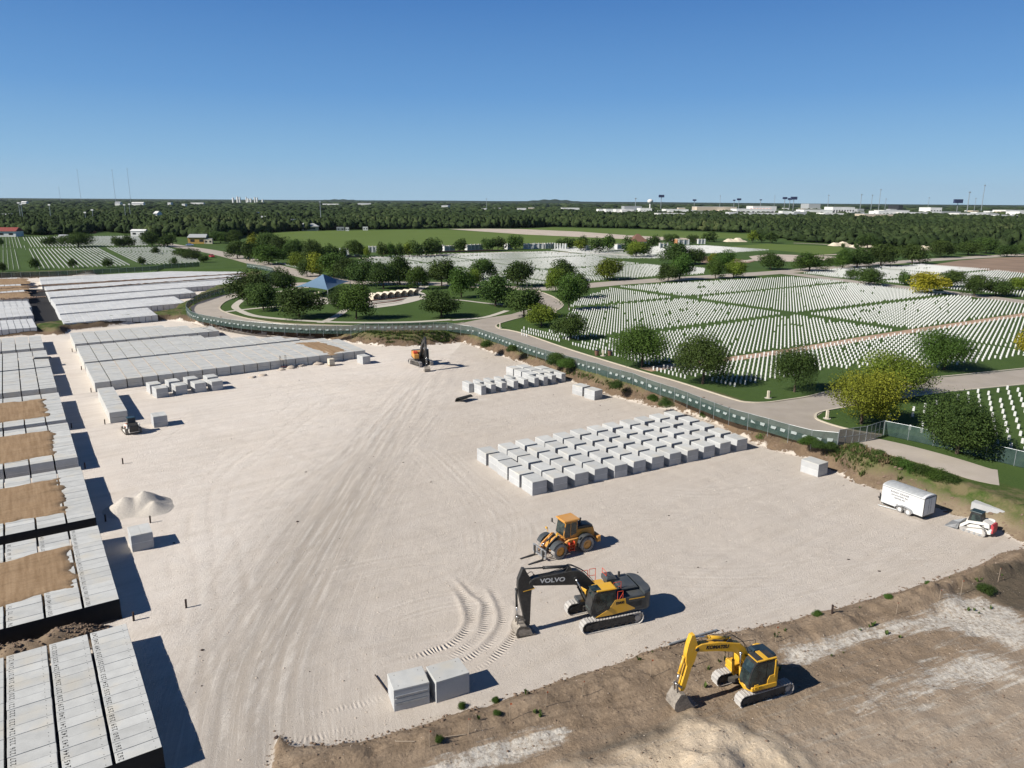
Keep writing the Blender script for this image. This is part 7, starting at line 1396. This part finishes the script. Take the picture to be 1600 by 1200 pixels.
for a, b, w, lb, mk in [(721, 1105, 13, 'small green plant on the berm below the plain block', 'm'), (775, 1097, 13, 'small green plant on the berm right of the blocks', 'm'), (777, 1116, 12, 'lowest of three small plants on the berm right of the blocks', 'm'), (686, 1157, 13, 'small green plant on the dirt below the grooved block', 'm'),
                        (1541, 925, 24, 'leafy green shrub beside the pond at the right edge', 'd'), (1388, 935, 12, 'small flat green plant on the berm, left of the pond', 'm'), (1277, 962, 14, 'small green plant on the berm edge right of centre', 'm'), (1450, 914, 11, 'small green plant near the pad edge left of the pond', 'm'),
                        (1195, 690, 26, 'green shrub below the fence at the end of the big stockpile', 'm'), (1100, 652, 14, 'green plant on the bank behind the big stockpile', 'm'), (915, 600, 0, '', '')]:
    if w: shrub(a, b, w, lb, mk)
def ushrub(a, b, wpx, label, mk): 
    q = P(a, b, GR-.3); w = wpx/pxm(q); t = thing('shrub', label, 'shrub', q, random.random()*6, 'green shrubs about the site'); t.scale = (w, w, w*.7); c = bpy.data.objects.new('foliage', crown_for('mid', random.randrange(5), mk)); COL.objects.link(c); c.parent = t; c.location = (0, 0, -.2); c2 = bpy.data.objects.new('stem', TK[1]); COL.objects.link(c2); c2.parent = t; c2.scale = (.5, .5, .6)
for k, (a, b, w) in enumerate([(868, 568, 30), (885, 574, 26), (1040, 634, 22), (1262, 694, 24), (1280, 700, 22), (1420, 735, 30), (1440, 741, 28), (1462, 748, 30), (1485, 754, 24), (1405, 727, 24), (1300, 702, 20), (760, 541, 18), (800, 549, 18), (1020, 626, 18), (962, 605, 20), (1340, 705, 22), (1375, 716, 22)]):
    ushrub(a, b, w, 'leafy green bush on the bank top below the fence, %s from the left' % ONE[[2, 3, 6, 7, 8, 13, 14, 15, 16, 12, 9, 0, 1, 5, 4, 10, 11][k]], 'm' if k % 2 else 'd')
for k, (a, b, w) in enumerate([(287, 402, 20), (300, 405, 26), (318, 410, 14), (243, 397, 12)]): tree(a, b, w, b-12, 'd', 'low dark bush, %s of four beside the entrance road fence end' % ['second', 'third', 'fourth', 'first'][k], group='low bushes at the entrance road')
def stones(name, label, n, test, smin, smax, mat, seed=1):
    r = np.random.default_rng(seed); pts = test(r, n); m_ = len(pts); v, f = VARL[0]; s = np.exp(r.uniform(math.log(smin), math.log(smax), m_)); V = pts[:, None, :]+v[None]*s[:, None, None]*np.array([1, 1, .6])*r.uniform(.7, 1.3, (m_, 1, 3)); F = (np.arange(m_)[:, None, None]*len(v)+f[None]).reshape(-1, 3); o = link(name, npmesh(name, V.reshape(-1, 3), F), mat); tag(o, label, 'stones', kind='stuff')
lowA = A_(LOW, -20).reshape(shp)
def padp(r, n): 
    x_ = r.uniform(-40, 50, n*3); y_ = 34+(r.random(n*3)**1.6)*90; i = np.searchsorted(gx, x_)-1; j = np.searchsorted(gy, y_)-1; k = (tz[j, i] < -1) & (lowA[j, i] < 0) & (x_*UA.x*0+(x_*VA.x+y_*VA.y) > 6); return np.stack([x_, y_, Zg[j, i]+.01], 1)[k][:n]
def edgep(r, n):
    x_ = r.uniform(-14, 60, n*40); y_ = r.uniform(32, 75, n*40); i = np.searchsorted(gx, x_)-1; j = np.searchsorted(gy, y_)-1; l_ = lowA[j, i]; k = (np.abs(l_-.1) < .35+.5*r.random(len(l_))**3); return np.stack([x_, y_, Zg[j, i]+.01], 1)[k][:n]
def lowp(r, n):
    x_ = r.uniform(-14, 60, n*3); y_ = r.uniform(30, 70, n*3); i = np.searchsorted(gx, x_)-1; j = np.searchsorted(gy, y_)-1; k = lowA[j, i] > .3; return np.stack([x_, y_, Zg[j, i]+.01], 1)[k][:n]
def toep(r, n):
    x_ = r.uniform(-90, 60, n*60); y_ = r.uniform(55, 190, n*60); d, z_ = toe_at(x_, y_); k = (d > -.6) & (d < 1.8); return np.stack([x_, y_, z_+.02], 1)[k][:n]
stones('pad_stones', 'small stones and scraps scattered over the pale pad', 1500, padp, .018, .07, M_pale, 1)
stones('dark_scraps', 'dark scraps and clods scattered over the pale pad', 110, padp, .02, .13, M_rust, 2)
stones('edge_clods', 'brown clods along the edge between pad and berm', 900, edgep, .02, .11, plain('clod', (.17, .12, .085), .95), 3)
stones('white_stones', 'pale stones scattered over the brown dirt', 2200, lowp, .012, .04, M_pale, 4)
stones('dirt_clods', 'brown clods scattered over the dirt', 900, lowp, .02, .08, MATS['clod'], 5)
stones('bank_clods', 'clods fallen at the foot of the earth banks', 1600, toep, .05, .26, MATS['clod'], 6)
def mndp(r, n):
    u1_ = r.uniform(52.6, 55.6, n); v1_ = r.uniform(-8, 2.4, n); x_ = u1_*UA.x+v1_*VA.x; y_ = u1_*UA.y+v1_*VA.y; i = np.searchsorted(gx, x_)-1; j = np.searchsorted(gy, y_)-1; return np.stack([x_, y_, Zg[j, i]], 1)
stones('mound_clods', 'brown clods on the mound between the two nearest banks', 900, mndp, .03, .14, MATS['clod'], 7)
# ================================================================ HAZE
mb = MB(); zt = 290.0; mb.box((0, 4500, (zt+GR-4)/2), (24000, 13600, zt-GR+4)); ho = mb.build('haze', None)
hm = bpy.data.materials.new('haze'); hm.use_nodes = True; nt = hm.node_tree; nt.nodes.clear(); om = nt.nodes.new('ShaderNodeOutputMaterial'); vp = nt.nodes.new('ShaderNodeVolumePrincipled'); vp.inputs['Color'].default_value = (.75, .85, 1, 1); vp.inputs['Density'].default_value = 1.7e-5; vp.inputs['Anisotropy'].default_value = .2
nt.links.new(vp.outputs[0], om.inputs['Volume']); ho.data.materials.append(hm); tag(ho, 'thin pale blue haze over the whole scene', 'haze', kind='stuff')
